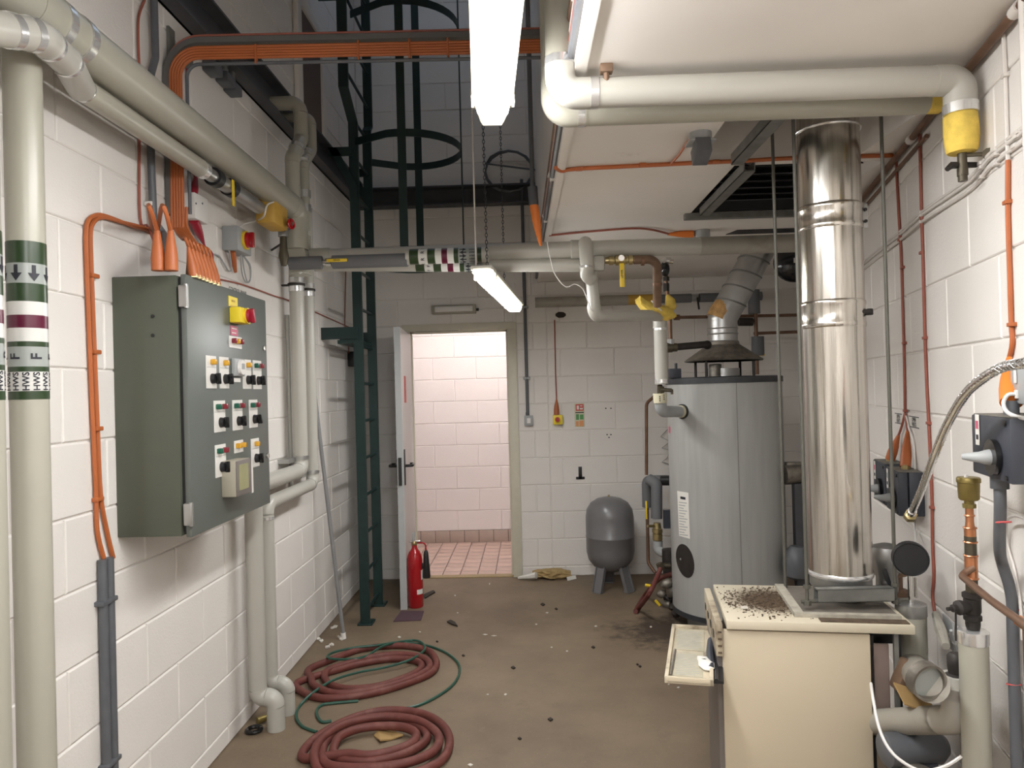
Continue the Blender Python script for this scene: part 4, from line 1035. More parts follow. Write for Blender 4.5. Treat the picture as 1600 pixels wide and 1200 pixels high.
# torn yellow glass wool lagging
root = thing('torn_lagging', 'torn yellow glass wool wrapped round the joint above the white drop', 'insulation', YY(1022, 490, 4.3))
m = MB(); n = 14
prof = []
for i, (px, py, rr) in enumerate(((994, 478, .012), (1000, 481, .045), (1012, 484, .058), (1026, 486, .062), (1040, 489, .056), (1050, 491, .035), (1056, 493, .008))):
    c = YY(px, py, 4.33)
    for k in range(n):
        a = 2*math.pi*k/n; q = rr*(1+.28*math.sin(3*a+i*1.7)+.12*random.uniform(-1, 1))
        prof.append(c+V((random.uniform(-.006, .006), q*math.cos(a), q*.75*math.sin(a)+(.03 if i < 2 else 0))))
m.add(prof, [(i*n+k, i*n+(k+1) % n, (i+1)*n+(k+1) % n, (i+1)*n+k) for i in range(6) for k in range(n)]+[tuple(range(n)), tuple(6*n+k for k in range(n))])
part('wool_wrap', m, M['yellowins'], root, sm=50)
part('wool_tuft', MB().tube([YY(1043, 462, 4.4), YY(1047, 470, 4.38), YY(1048, 478, 4.36), YY(1042, 486, 4.34)], [.012, .03, .035, .02], 9), M['yellowins'], root)
part('tie_wire', MB().tube([YY(1018, 470, 4.25), YY(1026, 478, 4.22), YY(1034, 486, 4.22)], .004, 6), M['painted_cable'], root)
# dark iron gas pipe behind the drop, entering the heater top
root = thing('iron_gas_pipe', 'dark iron pipe behind the white drop leading to the draught hood', 'pipe', YY(1048, 545, 4.55))
Yg = 4.5
part('pipe_section', MB().tube([YY(1040, 402, Yg), YY(1041, 440, Yg), YY(1047, 500, Yg), YY(1048, 541, Yg)], .012, 10), M['copperold'], root)
part('valve_body', MB().ball(YY(1039, 420, Yg-.05), .038, sc=(.75, .75, 1.25)), M['blackgloss'], root)
part('cap', MB().cyl(YY(1038, 406, Yg-.11), YY(1046, 407, Yg-.09), .02, n=12).cyl(YY(1046, 408, Yg-.1), YY(1052, 409, Yg-.1), .014, n=10), M['chrome'], root)
for y in (436, 446, 452): part('union', MB().cyl(YY(1041, y, Yg)-V((0, 0, .012)), YY(1041, y, Yg)+V((0, 0, .012)), .019, n=8), M['iron'], root)
part('pipe_section', MB().cyl(YY(1048, 543, Yg), YY(1104, 538, Yg+.08), .022, n=14), M['iron'], root)
part('elbow', MB().lathe([(.03, -.03), (.03, .0), (.026, .004), (.026, .03)], YY(1050, 543, Yg), (1, 0, .0)), M['bronze'], root)
part('elbow', MB().ball(YY(1105, 539, Yg+.1), .028), M['iron'], root)
part('union', MB().cyl(YY(1048, 530, Yg), YY(1048, 538, Yg), .022, n=8), M['galv'], root)
# thin white wire looping from the fascia to the white pipe
cable('loose_white_wire', 'loose thin white wire sagging from the ceiling edge to the white pipe', [YY(855, 378, 3.8), YY(860, 405, 3.82), YY(868, 430, 3.84), YY(884, 448, 3.85), YY(898, 444, 3.85), YY(911, 452, 3.85), YY(919, 472, 3.86), YY(926, 486, 3.87), YY(944, 486, 3.95)], .0028, M['whitep'])
# ================================================================== TOP RIGHT: JACKETED PIPES UNDER THE LOWERED CEILING
Yp, rp = 2.06, .041
pz = (YY(1000, 144, Yp).z+YY(1350, 129, Yp).z)/2
xl = YY(874, 60, Yp).x; xq = YY(1500, 140, Yp).x
root = thing('ceiling_pipe', 'front white pipe from the tall bay across under the lowered ceiling', 'pipe', (xl, Yp, pz))
part('riser', MB().cyl((xl, Yp, pz+.085), (xl, Yp, 4.2), rp, n=28), M['pipe'], root)
f_ = fillet([V((xl, Yp, pz+.1)), V((xl, Yp, pz)), V((xl+.1, Yp, pz))], .075, 10)
part('elbow', MB().tube(f_, rp*1.05, 28), M['pipew'], root)
part('band', MB().cyl((xl, Yp, pz+.078), (xl, Yp, pz+.10), rp*1.06, n=28), M['band'], root)
part('band', MB().cyl((xl+.082, Yp, pz), (xl+.104, Yp, pz), rp*1.06, n=28), M['band'], root)
part('pipe_section', MB().cyl((xl+.08, Yp, pz), (xq-.06, Yp, pz), rp, n=28), M['pipew'], root)
ez = YY(1498, 168, Yp).z
part('elbow', MB().tube(fillet([V((xq-.075, Yp, pz)), V((xq, Yp, pz)), V((xq, Yp, ez))], .058, 10), rp*1.03, 28), M['pipew'], root)
part('band', MB().cyl((xq, Yp, ez+.008), (xq, Yp, ez-.02), rp*1.1, n=28), M['band'], root)
bz = YY(1498, 228, Yp).z
m = MB().lathe([(.037, 0), (.042, -.006), (.043, -.06), (.040, -.098), (.036, -.108), (.02, -.11)], (xq, Yp, ez-.018), n=18)
m.v = [p+V((random.uniform(-1, 1), random.uniform(-1, 1), 0))*.0018 for p in m.v]
part('exposed_insulation', m, M['yellowins'], root)
cq = part('pipe_tail', MB().lathe([(.012, 0), (.012, -.05), (.014, -.05), (.014, -.07), (.012, -.07), (.012, -.085)], (xq, Yp, ez-.12), n=12), M['bronze'], root)
qz = YY(1498, 243, Yp).z
part('pipe_clip', MB().cyl((xq, Yp, qz), RW(1545, 240, .0), .006, n=8).cyl(RW(1545, 240, .004), RW(1545, 240, .0), .016, n=10), M['bronze'], root)
qz2 = YY(1497, 258, Yp).z
part('drain_cock', MB().tube([(xq-.045, Yp-.005, qz2-.012), (xq-.03, Yp, qz2), (xq+.05, Yp+.02, qz2+.005)], [.007, .010, .008], 8), M['iron'], root)
Y2p = 2.27; r2p = .036
pz2 = YY(1100, 172, Y2p).z
xl2, xq2 = YY(862, 60, Y2p).x, YY(1468, 165, Y2p).x
root = thing('ceiling_pipe', 'rear white pipe just behind the front one under the lowered ceiling', 'pipe', (xl2, Y2p, pz2))
part('riser', MB().cyl((xl2, Y2p, pz2+.08), (xl2, Y2p, 4.2), r2p, n=28), M['pipe'], root)
part('elbow', MB().tube(fillet([V((xl2, Y2p, pz2+.1)), V((xl2, Y2p, pz2)), V((xl2+.1, Y2p, pz2))], .075, 10), r2p*1.05, 28), M['pipe'], root)
part('band', MB().cyl((xl2+.074, Y2p, pz2), (xl2+.094, Y2p, pz2), r2p*1.06, n=28), M['band'], root)
part('pipe_section', MB().cyl((xl2+.08, Y2p, pz2), (xq2-.04, Y2p, pz2), r2p, n=28), M['pipe'], root)
part('exposed_insulation', MB().cyl((xq2-.04, Y2p, pz2), (xq2+.0, Y2p, pz2), r2p*.97, n=20), M['yellowins'], root)
part('pipe_tail', MB().tube(fillet([V((xq2, Y2p, pz2)), V((xq2+.05, Y2p, pz2)), V((xq2+.05, Y2p, pz2-.1))], .03), .017, 12), M['iron'], root)
# ================================================================== WATER HEATER
dl, dr = ray(1046, 760), ray(1227, 760)
al, ar_ = math.atan2(dl.x, dl.y), math.atan2(dr.x, dr.y); half = (ar_-al)/2; mid = (al+ar_)/2
TD = 4.98; TR = TD*math.sin(half); TC = V((TD*math.sin(mid), TD*math.cos(mid), 0))
zt_ = YY(1135, 588, TC.y-TR).z; zb_ = .115
root = thing('water_heater', 'tall grey cylindrical gas water heater with a draught hood', 'water heater', TC)
prof = [(TR-.02, zb_), (TR, zb_+.012), (TR, zt_-.035), (TR-.01, zt_-.03)]
part('casing', MB().lathe(prof, TC, n=64), M['tank'], root)
part('top_rim', MB().lathe([(TR-.03, zt_-.04), (TR+.006, zt_-.04), (TR+.006, zt_-.004), (TR-.01, zt_), (TR-.2, zt_+.004)], TC, n=64), M['tanklid'], root)
part('base_rim', MB().lathe([(TR-.02, zb_-.02), (TR+.004, zb_-.02), (TR+.004, zb_+.012), (TR-.02, zb_+.012)], TC, n=64), M['tanklid'], root)
part('plinth', MB().lathe([(TR-.09, 0), (TR-.09, zb_-.01)], TC, n=24), M['tank'], root)
for px in (1155, 1098):
    d = ray(px, 760); d = V((d.x, d.y, 0)).normalized()
    t = d.dot(TC)-math.sqrt(max(0, TR*TR-(TC-d*d.dot(TC)).length_squared)); q = d*t
    n_ = (q-TC).normalized(); tn = V((-n_.y, n_.x, 0))
    if px == 1155: part('seam', MB().prism([q-tn*.0015, q+tn*.0015, q+tn*.0015+n_*.0012, q-tn*.0015+n_*.0012], (0, 0, zt_-zb_-.06)).add([], []), M['bezel'], root).location = (0, 0, zb_+.02)
def on_tank(px, py, off=0):
    d = ray(px, py); R = TR+off; dh = V((d.x, d.y, 0)); L = dh.length; u = dh/L
    t = u.dot(TC)-math.sqrt(max(0, R*R-(TC-u*u.dot(TC)).length_squared))
    return CAM+d*(t/L)
def tank_patch(pts, off=.001, sub=6):
    """quad given by four pixel corners (tl, tr, br, bl), bent to the casing"""
    v = []; f = []
    for i in range(sub+1):
        for j in range(2):
            a = [pts[0][k]+(pts[1][k]-pts[0][k])*i/sub for k in (0, 1)]; b = [pts[3][k]+(pts[2][k]-pts[3][k])*i/sub for k in (0, 1)]
            v.append(on_tank(*(a if j == 0 else b), off))
    for i in range(sub): f.append((2*i, 2*i+2, 2*i+3, 2*i+1))
    return MB().add(v, f)
lab = part('rating_label', tank_patch([(1058, 767), (1075.5, 770), (1078, 842), (1061, 837)]), M['paper'], root)
for k in range(13):
    y = 784+k*4.2
    part('print_line', tank_patch([(1060.5+k*.1, y), (1073+k*.15-(k % 3)*2.5, y+1.6), (1073+k*.15-(k % 3)*2.5, y+3), (1060.5+k*.1, y+1.3)], .0016, 3), M['greyp'], lab)
part('print_title', tank_patch([(1063, 775.5), (1071, 777), (1071, 781), (1063, 779.5)], .0016, 3), M['ink'], lab)
# burner inspection hole
hc = on_tank(1070, 877); hn = (V((hc.x, hc.y, 0))-TC).normalized()
ring = []; inner = []
for k in range(24):
    t = 2*math.pi*k/24; ring.append(on_tank(1070.5+16*math.cos(t)+1.5*math.sin(t), 876.5+28*math.sin(t)+6*math.cos(t), .0015)); inner.append(on_tank(1070.5+14.5*math.cos(t)+1.5*math.sin(t), 876.5+26*math.sin(t)+6*math.cos(t), .0025))
m = MB().add([hc+hn*.0035]+inner, [(0, 1+k, 1+(k+1) % 24) for k in range(24)]); part('burner_hole', m, M['iron'], root)
m = MB().add(ring+inner, [(k, (k+1) % 24, 24+(k+1) % 24, 24+k) for k in range(24)]); part('hole_rim', m, M['tank'], root)
part('red_sticker', tank_patch([(1044.8, 666), (1047.5, 667), (1047.5, 677), (1044.8, 676)], .001, 2), M['pinkp'], root)
# inlet flange on the shell and the lagged elbow
fi = on_tank(1067, 643); fn = (V((fi.x, fi.y, 0))-TC).normalized()
part('inlet_flange', MB().cyl(fi-fn*.02, fi+fn*.012, .047, n=24), M['black'], root)
# top fittings
def top_at(px, y_off=0): 
    d = ray(px, 585); return CAM+d*((TC.y+y_off)/d.y)
q = top_at(1054, -.1); q.z = zt_
part('control_box', MB().box(q+V((0, 0, .03)), (.075, .06, .06), None, .004).cyl(q+V((.01, 0, .05)), q+V((.01, 0, .095)), .009, n=8), M['charcoal'], root)
HC = V((top_at(1131).x, TC.y, zt_))
zc0, zc1 = YY(1131, 563, TC.y).z, YY(1131, 539, TC.y).z
hood = part('draught_hood', MB().lathe([(.245, zc0-zt_-.006), (.25, zc0-zt_), (.105, zc1-zt_), (.100, zc1-zt_+.02), (.08, zc1-zt_+.02), (.09, zc1-zt_-.01), (.235, zc0-zt_-.006)], HC, n=32), M['galvdark'], root)
for t in (45, 135, 225, 315):
    c = HC+.21*V((math.cos(math.radians(t)), math.sin(math.radians(t)), 0)); part('hood_leg', MB().cyl(c, c+V((0, 0, zc0-zt_+.012)), .009, n=8), M['iron'], hood)
part('flue_outlet', MB().lathe([(.10, 0), (.10, .055), (.09, .055), (.09, .02)], HC, n=28), M['galv'], root)
part('flue_baffle', MB().lathe([(.04, .0), (.04, .08), (.03, .085)], HC+V((-.07, -.06, 0)), n=16), M['galvdark'], root)
# spiral-seamed flue
FRr = .094
z0f = zc1+.01; zk = YY(1131, 497, TC.y).z; tip = YY(1183, 398, TC.y)
ax1 = V((tip.x-HC.x, 0, tip.z-zk)).normalized(); ptop = V((HC.x, TC.y, zk))+ax1*((SOF-zk)/ax1.z-.0)
root = thing('spiral_flue', 'galvanised spiral-seam flue leaning up from the water heater hood', 'flue', (HC.x, TC.y, z0f))
part('flue_collar', MB().cyl((HC.x, TC.y, z0f), (HC.x, TC.y, zk), FRr, n=32, caps=False), M['galv'], root)
for z in (z0f+.012, z0f+.06, zk-.07): part('collar_bead', MB().ring((HC.x, TC.y, z), (0, 0, 1), FRr, .005, 28, 6), M['galv'], root)
el = fillet([V((HC.x, TC.y, zk-.06)), V((HC.x, TC.y, zk)), ptop], .16, 8)
part('flue_pipe', MB().tube(el, FRr*1.005, 32, caps=False), M['galv'], root)
# helical seams along the leaning length
X_, Y_ = basis(ax1); st = V((HC.x, TC.y, zk))+ax1*.06; Lh = (ptop-st).length
hel = []
pitch = .105
for k in range(int(Lh/pitch*24)):
    a = 2*math.pi*k/24; s_ = k/24*pitch; hel.append(st+ax1*s_+FRr*1.02*(math.cos(a)*X_+math.sin(a)*Y_))
part('spiral_seam', MB().tube(hel, .0055, 6), M['strut'], root)
part('rust_patch', MB().tube([st-ax1*.075+V((-.018, -.006, 0)), st-ax1*.02+V((-.018, -.006, 0)), st+ax1*.03+V((-.012, -.006, 0))], [.086, .088, .083], 20), M['rustpatch'], root)
# lagged elbow between white drop and inlet
root = thing('taped_elbow', 'grey elbow bound with yellow printed tape into the heater side', 'pipe', fi)
e0 = YY(1031, 618, 4.42); e1_ = YY(1033, 643, 4.44)
path = fillet([e0, e1_, fi+fn*.0], .055, 8)
part('elbow', MB().tube(path, .036, 20), M['pipegrey'] if False else M['greyp'], root)
tp = MB().tube([e0+V((0, 0, .012)), e0-V((0, 0, .045))], [.042, .038], 20); a = part('tape_wrap', tp, M['signcream'], root)
dd = (fi-e1_).normalized(); part('tape_wrap', MB().cyl(fi-dd*.0, fi-dd*.045, .0385, n=20), M['signcream'], root)
for k in range(3):
    q = on_tank(1060.5+k*3, 645.2) ; q = fi-dd*(.012+.011*k)+V((0, 0, -.004))-V((0, .0385, 0)); part('print_mark', MB().box(q, (.005, .003, .012)), M['ink'], root)
    q = e0+V((-.008, -.041, -.006-.012*k)); part('print_mark', MB().box(q, (.006, .003, .007)), M['ink'], root)
    q = e0+V((.018, -.037, .002-.012*k)); part('print_mark', MB().box(q, (.005, .003, .007)), M['ink'], root)
ck = YY(1034, 609, 4.40)
part('tail_piece', MB().cyl(YY(1031, 602, 4.40), e0, .016, n=12), M['bronze'], root)
part('drain_cock', MB().cyl(ck, ck+V((.055, -.02, -.005)), .012, n=10).cyl(ck+V((-.01, 0, 0)), ck+V((.012, 0, 0)), .021, n=10).box(ck+V((.056, -.02, -.014)), (.014, .012, .03)), M['bronze'], root)
# ------------------------------------------------ cold feed: brown copper, grey foam, brass valve
Yc = 5.35
root = thing('cold_feed', 'grey foam lagged cold feed with brass valve left of the water heater', 'pipe', YY(1027, 860, Yc))
xg = lambda px, py, Y=Yc: YY(px, py, Y)
g0, g1_, g2_ = xg(1026, 810), xg(1026, 756), xg(1007, 750, 5.6)
part('foam_section', MB().tube(fillet([g0, g1_+V((0, 0, -.0)), xg(1014, 749, 5.4)], .03), .041, 16), M['pipegrey'], root)
part('foam_section', MB().tube(fillet([xg(1011, 792, 5.62), xg(1010, 750, 5.6), xg(1048, 750, 5.5)], .035), .036, 16), M['pipegrey'], root)
part('foam_end', MB().cyl(xg(1034, 751, 5.52), xg(1048, 751, 5.48), .037, n=16), M['black'], root)
part('copper_pipe', MB().tube(fillet([xg(1011, 790, 5.65), xg(1013, 880, 5.65), xg(1024, 895, 5.6)], .05), .0125, 10), M['copperold'], root)
part('copper_pipe', MB().tube(fillet([xg(1010, 742, 5.68), xg(1010, 630, 5.68), xg(1024, 618, 5.6)], .05), .0125, 10), M['copperold'], root)
vb = part('brass_valve', MB().lathe([(.026, 0), (.036, .008), (.036, .05), (.030, .055), (.038, .06), (.038, .085), (.03, .09), (.026, .13)], xg(1027.5, 845), (0, 0, 1), n=10), M['brass'], root)
part('lever', MB().box(xg(1010, 797, Yc-.05), (.012, .006, .13), None, .002), M['yellow'], vb); part('valve_stem', MB().cyl(xg(1012, 822, Yc-.05), xg(1026, 822, Yc), .010, n=8), M['brass'], vb)
part('iron_elbow', MB().tube(fillet([xg(1028, 845), xg(1028, 860), xg(1050, 870, 5.2)], .05), .034, 14), M['greyp'], root)
part('iron_elbow', MB().tube([xg(1045, 858, 5.2), xg(1047, 880, 5.2), xg(1048, 900, 5.2)], [.05, .055, .05], 12), M['iron'], root)
part('grey_box', MB().bb(xg(1038, 826, 5.3), xg(1052, 796, 5.34)), M['charcoal'], root)
# bottom fittings + red drain hose
root = thing('drain_fittings', 'cluster of dark pipe fittings at the foot of the water heater', 'pipe fittings', FZ(1048, 940))
for k, (x, y, r0) in enumerate(((1036, 928, .03), (1046, 934, .034), (1042, 944, .026), (1052, 948, .03), (1050, 922, .036), (1056, 958, .028), (1042, 912, .03))):
    q = YY(x, y, 5.0-.02*k); q.z = max(q.z, r0)
    part('fitting', MB().lathe([(r0*.7, -r0), (r0, -r0*.6), (r0, r0*.5), (r0*.7, r0), (r0*.4, r0*1.4)], q, (random.uniform(-1, 1), random.uniform(-.5, .5), random.uniform(-.4, 1)), n=8), M['iron' if k % 2 else 'galvdark'], root)
part('drain_tap', MB().cyl(YY(1028, 884, 5.05), YY(1047, 884, 5.05), .02, n=10).cyl(YY(1030, 880, 5.0), YY(1034, 890, 5.0), .024, n=8), M['bronze'], root)
for x0_, y0_, x1_, y1_ in ((1008, 914, 1017, 915.5), (1024, 938, 1031, 946)): part('lever', MB().tube([YY(x0_, y0_, 4.95), YY(x1_, y1_, 4.95)], .01, 6), M['yellow'], root)
hz_ = lambda px, py, Y: YY(px, py, Y)
hose = [hz_(1032, 888, 4.98), hz_(1026, 903, 4.93), hz_(1014, 928, 4.8), FZ(998, 950, .03), FZ(993, 956, .016), FZ(996, 949, .016), FZ(1007, 931, .016), hz_(1022, 912, 5.1), hz_(1035, 902, 5.1), hz_(1050, 897, 5.1)]
solo('drain_hose', MB().tube(smooth(hose, 6), .0155, 12), M['rubber'], 'short red rubber hose looped from the heater drain to the floor', 'hose')
# ================================================================== EXPANSION VESSEL
fl_ = FZ(952, 905); VC = V((FZ(953, 912).x+.0, 5.72, 0))
VC.x = YY(953.5, 850, 5.72).x
vr = .5*(YY(991, 850, 5.72).x-YY(916, 850, 5.72).x); vb0, vt0 = YY(953, 893, 5.72).z, YY(953, 776, 5.72).z
root = thing('expansion_vessel', 'dark grey expansion vessel standing on three bent legs', 'vessel', VC)
h = vt0-vb0
prof = [(.001, vb0), (vr*.35, vb0+.008), (vr*.72, vb0+.05), (vr*.92, vb0+.10), (vr, vb0+.16), (vr, vb0+h*.47), (vr*1.012, vb0+h*.475), (vr*1.012, vb0+h*.485), (vr, vb0+h*.49), (vr, vt0-.155), (vr*.95, vt0-.095), (vr*.78, vt0-.045), (vr*.5, vt0-.014), (vr*.2, vt0-.001), (.001, vt0)]
part('shell', MB().lathe(prof, VC, n=48), M['vessel'], root, sm=50)
part('air_valve', MB().cyl(VC+V((0, 0, vt0-.004)), VC+V((0, 0, vt0+.014)), .008, n=8), M['brass'], root)
for t in (-123, -40, 98):
    a = math.radians(t-8); d = V((math.cos(a), math.sin(a), 0)); s_ = V((-d.y, d.x, 0))
    m = MB(); p0 = VC+d*(vr*.62)+V((0, 0, vb0+.10)); p1 = VC+d*(vr*1.0)+V((0, 0, 0.004))
    m.strip([p0, p1], s_, .075, .006); n2 = (p1-p0).normalized().cross(s_)
    for q in (-1, 1): m.strip([p0+s_*q*.037, p1+s_*q*.037], n2, .03, .006)
    m.box(p1+V((0, 0, 0))-d*.015, (.06, .07, .006), Matrix.Rotation(a, 3, 'Z'))
    part('leg', m, M['vessel'], root, sm=0)
# ================================================================== FIRE EXTINGUISHER
ec = FZ(650, 951); ec.z = 0; er = .0555
ec.y += .05; ec.x = YY(650, 951, ec.y).x
root = thing('fire_extinguisher', 'red CO2 fire extinguisher with black horn propping the door', 'fire extinguisher', ec)
he = YY(650, 858, ec.y).z
part('cylinder', MB().lathe([(er*.9, 0), (er, .008), (er, he-.075), (er*.93, he-.045), (er*.72, he-.018), (er*.45, he), (er*.36, he+.015), (er*.36, he+.03)], ec, n=32), M['red'], root)
part('valve', MB().lathe([(.018, 0), (.022, .006), (.022, .02), (.015, .035)], ec+V((0, 0, he+.028)), n=12), M['brass'], root)
part('valve_disc', MB().box(ec+V((.004, 0, he+.058)), (.085, .03, .014), None, .004), M['chrome'], root)
part('trigger', MB().box(ec+V((-.004, -.005, he+.088)), (.018, .02, .07), Matrix.Rotation(.06, 3, 'Y'), .004), M['greyp'], root)
hp = fillet([ec+V((.02, 0, he+.045)), ec+V((.08, 0, he+.045)), ec+V((.083, -.0, he-.01))], .025)
part('swivel_arm', MB().tube(hp, .006, 8), M['red'], root)
part('horn', MB().lathe([(.008, 0), (.014, -.01), (.018, -.03), (.029, -.19), (.027, -.2)], ec+V((.083, 0, he-.008)), n=18), M['black'], root)
part('horn_strap', MB().box(ec+V((er+.006, -.005, he-.12)), (.02, .025, .04), None, .003), M['black'], root)
# labels bent to the cylinder
def ext_patch(a0, a1, z0, z1, mm, nm):
    v = []; n = 8
    for k in range(n+1):
        a = math.radians(a0+(a1-a0)*k/n)
        for z in (z0, z1): v.append(ec+V(((er+.0006)*math.sin(a), -(er+.0006)*math.cos(a), z)))
    part(nm, MB().add(v, [(2*k, 2*k+2, 2*k+3, 2*k+1) for k in range(n)]), M[mm], root)
ext_patch(20, 75, .10, .135, 'paper', 'label')
ext_patch(58, 88, .2, .27, 'paper', 'label')
# purple mat under the tip of the door
q = [FZ(x, y, .004) for x, y in ((627, 954.5), (662.5, 955), (657.5, 969), (614.5, 971))]
solo('purple_mat', MB().prism([V((p.x, p.y, 0.0005)) for p in q], (0, 0, .006)), M['carpet'], 'flat purple carpet offcut on the floor before the extinguisher', 'mat', sm=0)
# ================================================================== THINGS ON THE BACK WALL
def bwbox(x0, y0, x1, y1, d, m, parent, nm, bev=.004):
    a, b = BW(x0, y1), BW(x1, y0); return part(nm, MB().bb((a.x, DB-d, a.z), (b.x, DB-.003, b.z), bev), M[m], parent)
r = thing('light_switch', 'grey metal light switch below its conduit right of the door', 'switch', BW(826, 665))
bwbox(819.5, 649, 833, 665, .045, 'greyp', r, 'back_box'); bwbox(823.5, 653, 829, 661, .051, 'whitep', r, 'rocker', .002)
part('conduit_socket', MB().cyl(BW(824.5, 649, .022), BW(824, 644, .022), .016, n=10), M['conduit'], r)
r = thing('wall_conduit', 'dark grey conduit dropping down the back wall to the switch', 'conduit', BW(824.5, 644))
p0, p1 = BW(820.5, 400, .022), BW(824.5, 645, .022); p0.z = 3.2
part('conduit', MB().cyl(p1, V((p1.x, p1.y, 3.3)), .0135, n=12), M['conduit'], r)
for y in (480, 591): q = BW(822, y, .02); q.x = p1.x; part('saddle_clip', MB().box(q, (.06, .03, .022), bev=.004), M['greyp'], r)
r = thing('emergency_stop', 'yellow box with red stop button on the back wall', 'switch', BW(871, 663))
bwbox(864, 648, 878.5, 663, .06, 'yellowlab', r, 'case'); q = BW(871, 655.5, .06)
part('button_shroud', MB().cyl(q, q-V((0, .008, 0)), .026, n=20), M['yellow'], r); part('stop_button', MB().cyl(q-V((0, .008, 0)), q-V((0, .026, 0)), .021, .019, n=20), M['red'], r)
g = BW(869.5, 648, .03); shroud(r, g, BW(869.5, 624, .02), .022, .006, 'orange')
part('cable', MB().tube([BW(869.5, 626, .02), BW(868, 580, .008), BW(866.5, 500, .008)], .0055, 6), M['redcab'], r)
r = thing('extinguisher_sign', 'red and green fire extinguisher notice on the back wall', 'sign', BW(905, 666))
bwbox(898, 630, 912.5, 667, .006, 'signcream', r, 'sign_board', .001)
def bwp(x0, y0, x1, y1, m, nm='printed_panel', o=.0072):
    a, b = BW(x0, y1), BW(x1, y0); part(nm, MB().bb((a.x, DB-o, a.z), (b.x, DB-.005, b.z)), M[m], r)
bwp(899.5, 631.5, 911.5, 642, 'signred'); bwp(899, 643.5, 912, 645.5, 'ink'); bwp(900, 647, 904.5, 656, 'signgreen'); bwp(906, 647.5, 911.5, 655.5, 'signgreen'); bwp(900, 658, 904, 666, 'signorange'); bwp(905.5, 657, 911.5, 666, 'signorange')
bwp(901, 633.5, 904.5, 640, 'paper', o=.0076); bwp(906, 633.5, 910, 635, 'paper', o=.0076); bwp(906, 637, 910.5, 640, 'paper', o=.0076)
# black inverted T mark painted on the blockwork
r = thing('black_tee_mark', 'black upside-down T shaped mark on the back wall', 'mark', BW(906, 749))
def bwm(x0, y0, x1, y1): a, b = BW(x0, y1), BW(x1, y0); return MB().bb((a.x, DB-.009, a.z), (b.x, DB-.001, b.z), .002)
m = bwm(904, 729, 909, 748); m2 = bwm(900, 744.5, 913.5, 749); m.add(m2.v, m2.f); part('mark', m, M['black'], r)
for k, (x, y) in enumerate(((946.5, 638), (954.5, 638), (948.5, 679), (954.5, 679), (951.5, 683.5))):
    q = BW(x, y); solo('wall_plug', MB().cyl(q+V((0, 0, 0)), q-V((0, .006, 0)), .006, n=10), M['black'], ['left black plug hole of the upper pair on the back wall', 'right black plug hole of the upper pair on the back wall', 'upper left plug hole of the lower trio on the back wall', 'upper right plug hole of the lower trio on the back wall', 'bottom plug hole of the lower trio on the back wall'][k], 'plug')
q = BW(876, 492); solo('broken_plaster', MB().ball(q, .05, 9, 5, (1, .12, .55)), M['debrisd'], 'dark broken patch under the lagged pipe on the back wall', 'patch')
# vertical white corner trim right of the door frame
q = BW(808, 700); solo('trim_4', MB().bb((q.x-.008, DB-.018, .02), (q.x+.02, DB-.003, 2.44), .004), M['block'], None, None, kind='structure', org=V((0, 0, 0)))
# horizontal lagged pipe along the back wall under the lowered ceiling
Yw = DB-.12
z0_ = YY(900, 471, Yw).z
root = thing('back_wall_pipe', 'lagged pipe along the back wall, white then yellow then grey', 'pipe', YY(1000, 468, Yw))
xs = lambda px: YY(px, 468, Yw).x
part('pipe_section', MB().cyl((xs(836), Yw, z0_), (xs(981), Yw, z0_), .042, n=20), M['pipeold'], root)
part('exposed_insulation', MB().cyl((xs(980), Yw, z0_), (xs(1024), Yw, z0_), .041, n=20), M['ochre'], root)
part('pipe_section', MB().cyl((xs(1024), Yw, z0_), (xs(1080), Yw, z0_), .036, n=20), M['pipegrey'], root)
part('valve_body', MB().lathe([(.02, 0), (.03, .01), (.03, .06), (.02, .07)], (xs(1078), Yw, z0_), (1, 0, 0), n=10), M['galv'], root)
part('lever', MB().box(YY(1091, 474, Yw-.05), (.016, .008, .10), Matrix.Rotation(-.1, 3, 'Y'), .003), M['black'], root)
part('pipe_section', MB().cyl((xs(1093), Yw, z0_), (xs(1190), Yw, z0_), .036, n=20), M['pipegrey'], root)
# grey foam drops and copper pipes right of the heater
root = thing('foam_drop', 'grey foam lagged pipes and copper tees behind the spiral flue', 'pipe', YY(1180, 575, 5.75))
Yr = 5.75; x9 = YY(1180, 540, Yr).x
part('foam_section', MB().cyl((x9, Yr, YY(1180, 490, Yr).z), (x9, Yr, z0_+.02), .045, n=18), M['pipegrey'], root)
part('foam_section', MB().cyl((x9+.02, Yr, YY(1182, 556, Yr).z), (x9+.02, Yr, YY(1182, 526, Yr).z), .048, n=18), M['pipegrey'], root)
part('copper_pipe', MB().cyl((x9+.01, Yr, YY(1180, 585, Yr).z), (x9+.01, Yr, YY(1180, 490, Yr).z), .014, n=10), M['copperold'], root)
part('tee_union', MB().cyl(YY(1154, 503, Yr), YY(1176, 503, Yr), .032, n=14), M['iron'], root)
part('yellow_tag', MB().box(YY(1184, 555, Yr), (.09, .06, .012)), M['yellow'], root)
root = thing('copper_pipes', 'two thin brown copper pipes running right behind the water heater flue', 'pipe', YY(1240, 520, 5.8))
for (xa_, ya_, xb_, yb_) in ((1056, 496, 1262, 492), (1178, 521, 1262, 518)):
    a, b = YY(xa_, ya_, 5.8), YY(xb_, yb_, 5.8); part('copper_pipe', MB().cyl(a, b, .0125, n=10), M['copperold'], root)
part('olive_nut', MB().cyl(YY(1053, 496, 5.8), YY(1062, 496, 5.8), .022, n=8), M['copperold'], root)
part('copper_pipe', MB().cyl(YY(1182, 521, 5.75), YY(1182, 527, 5.75), .014, n=10), M['copperold'], root)
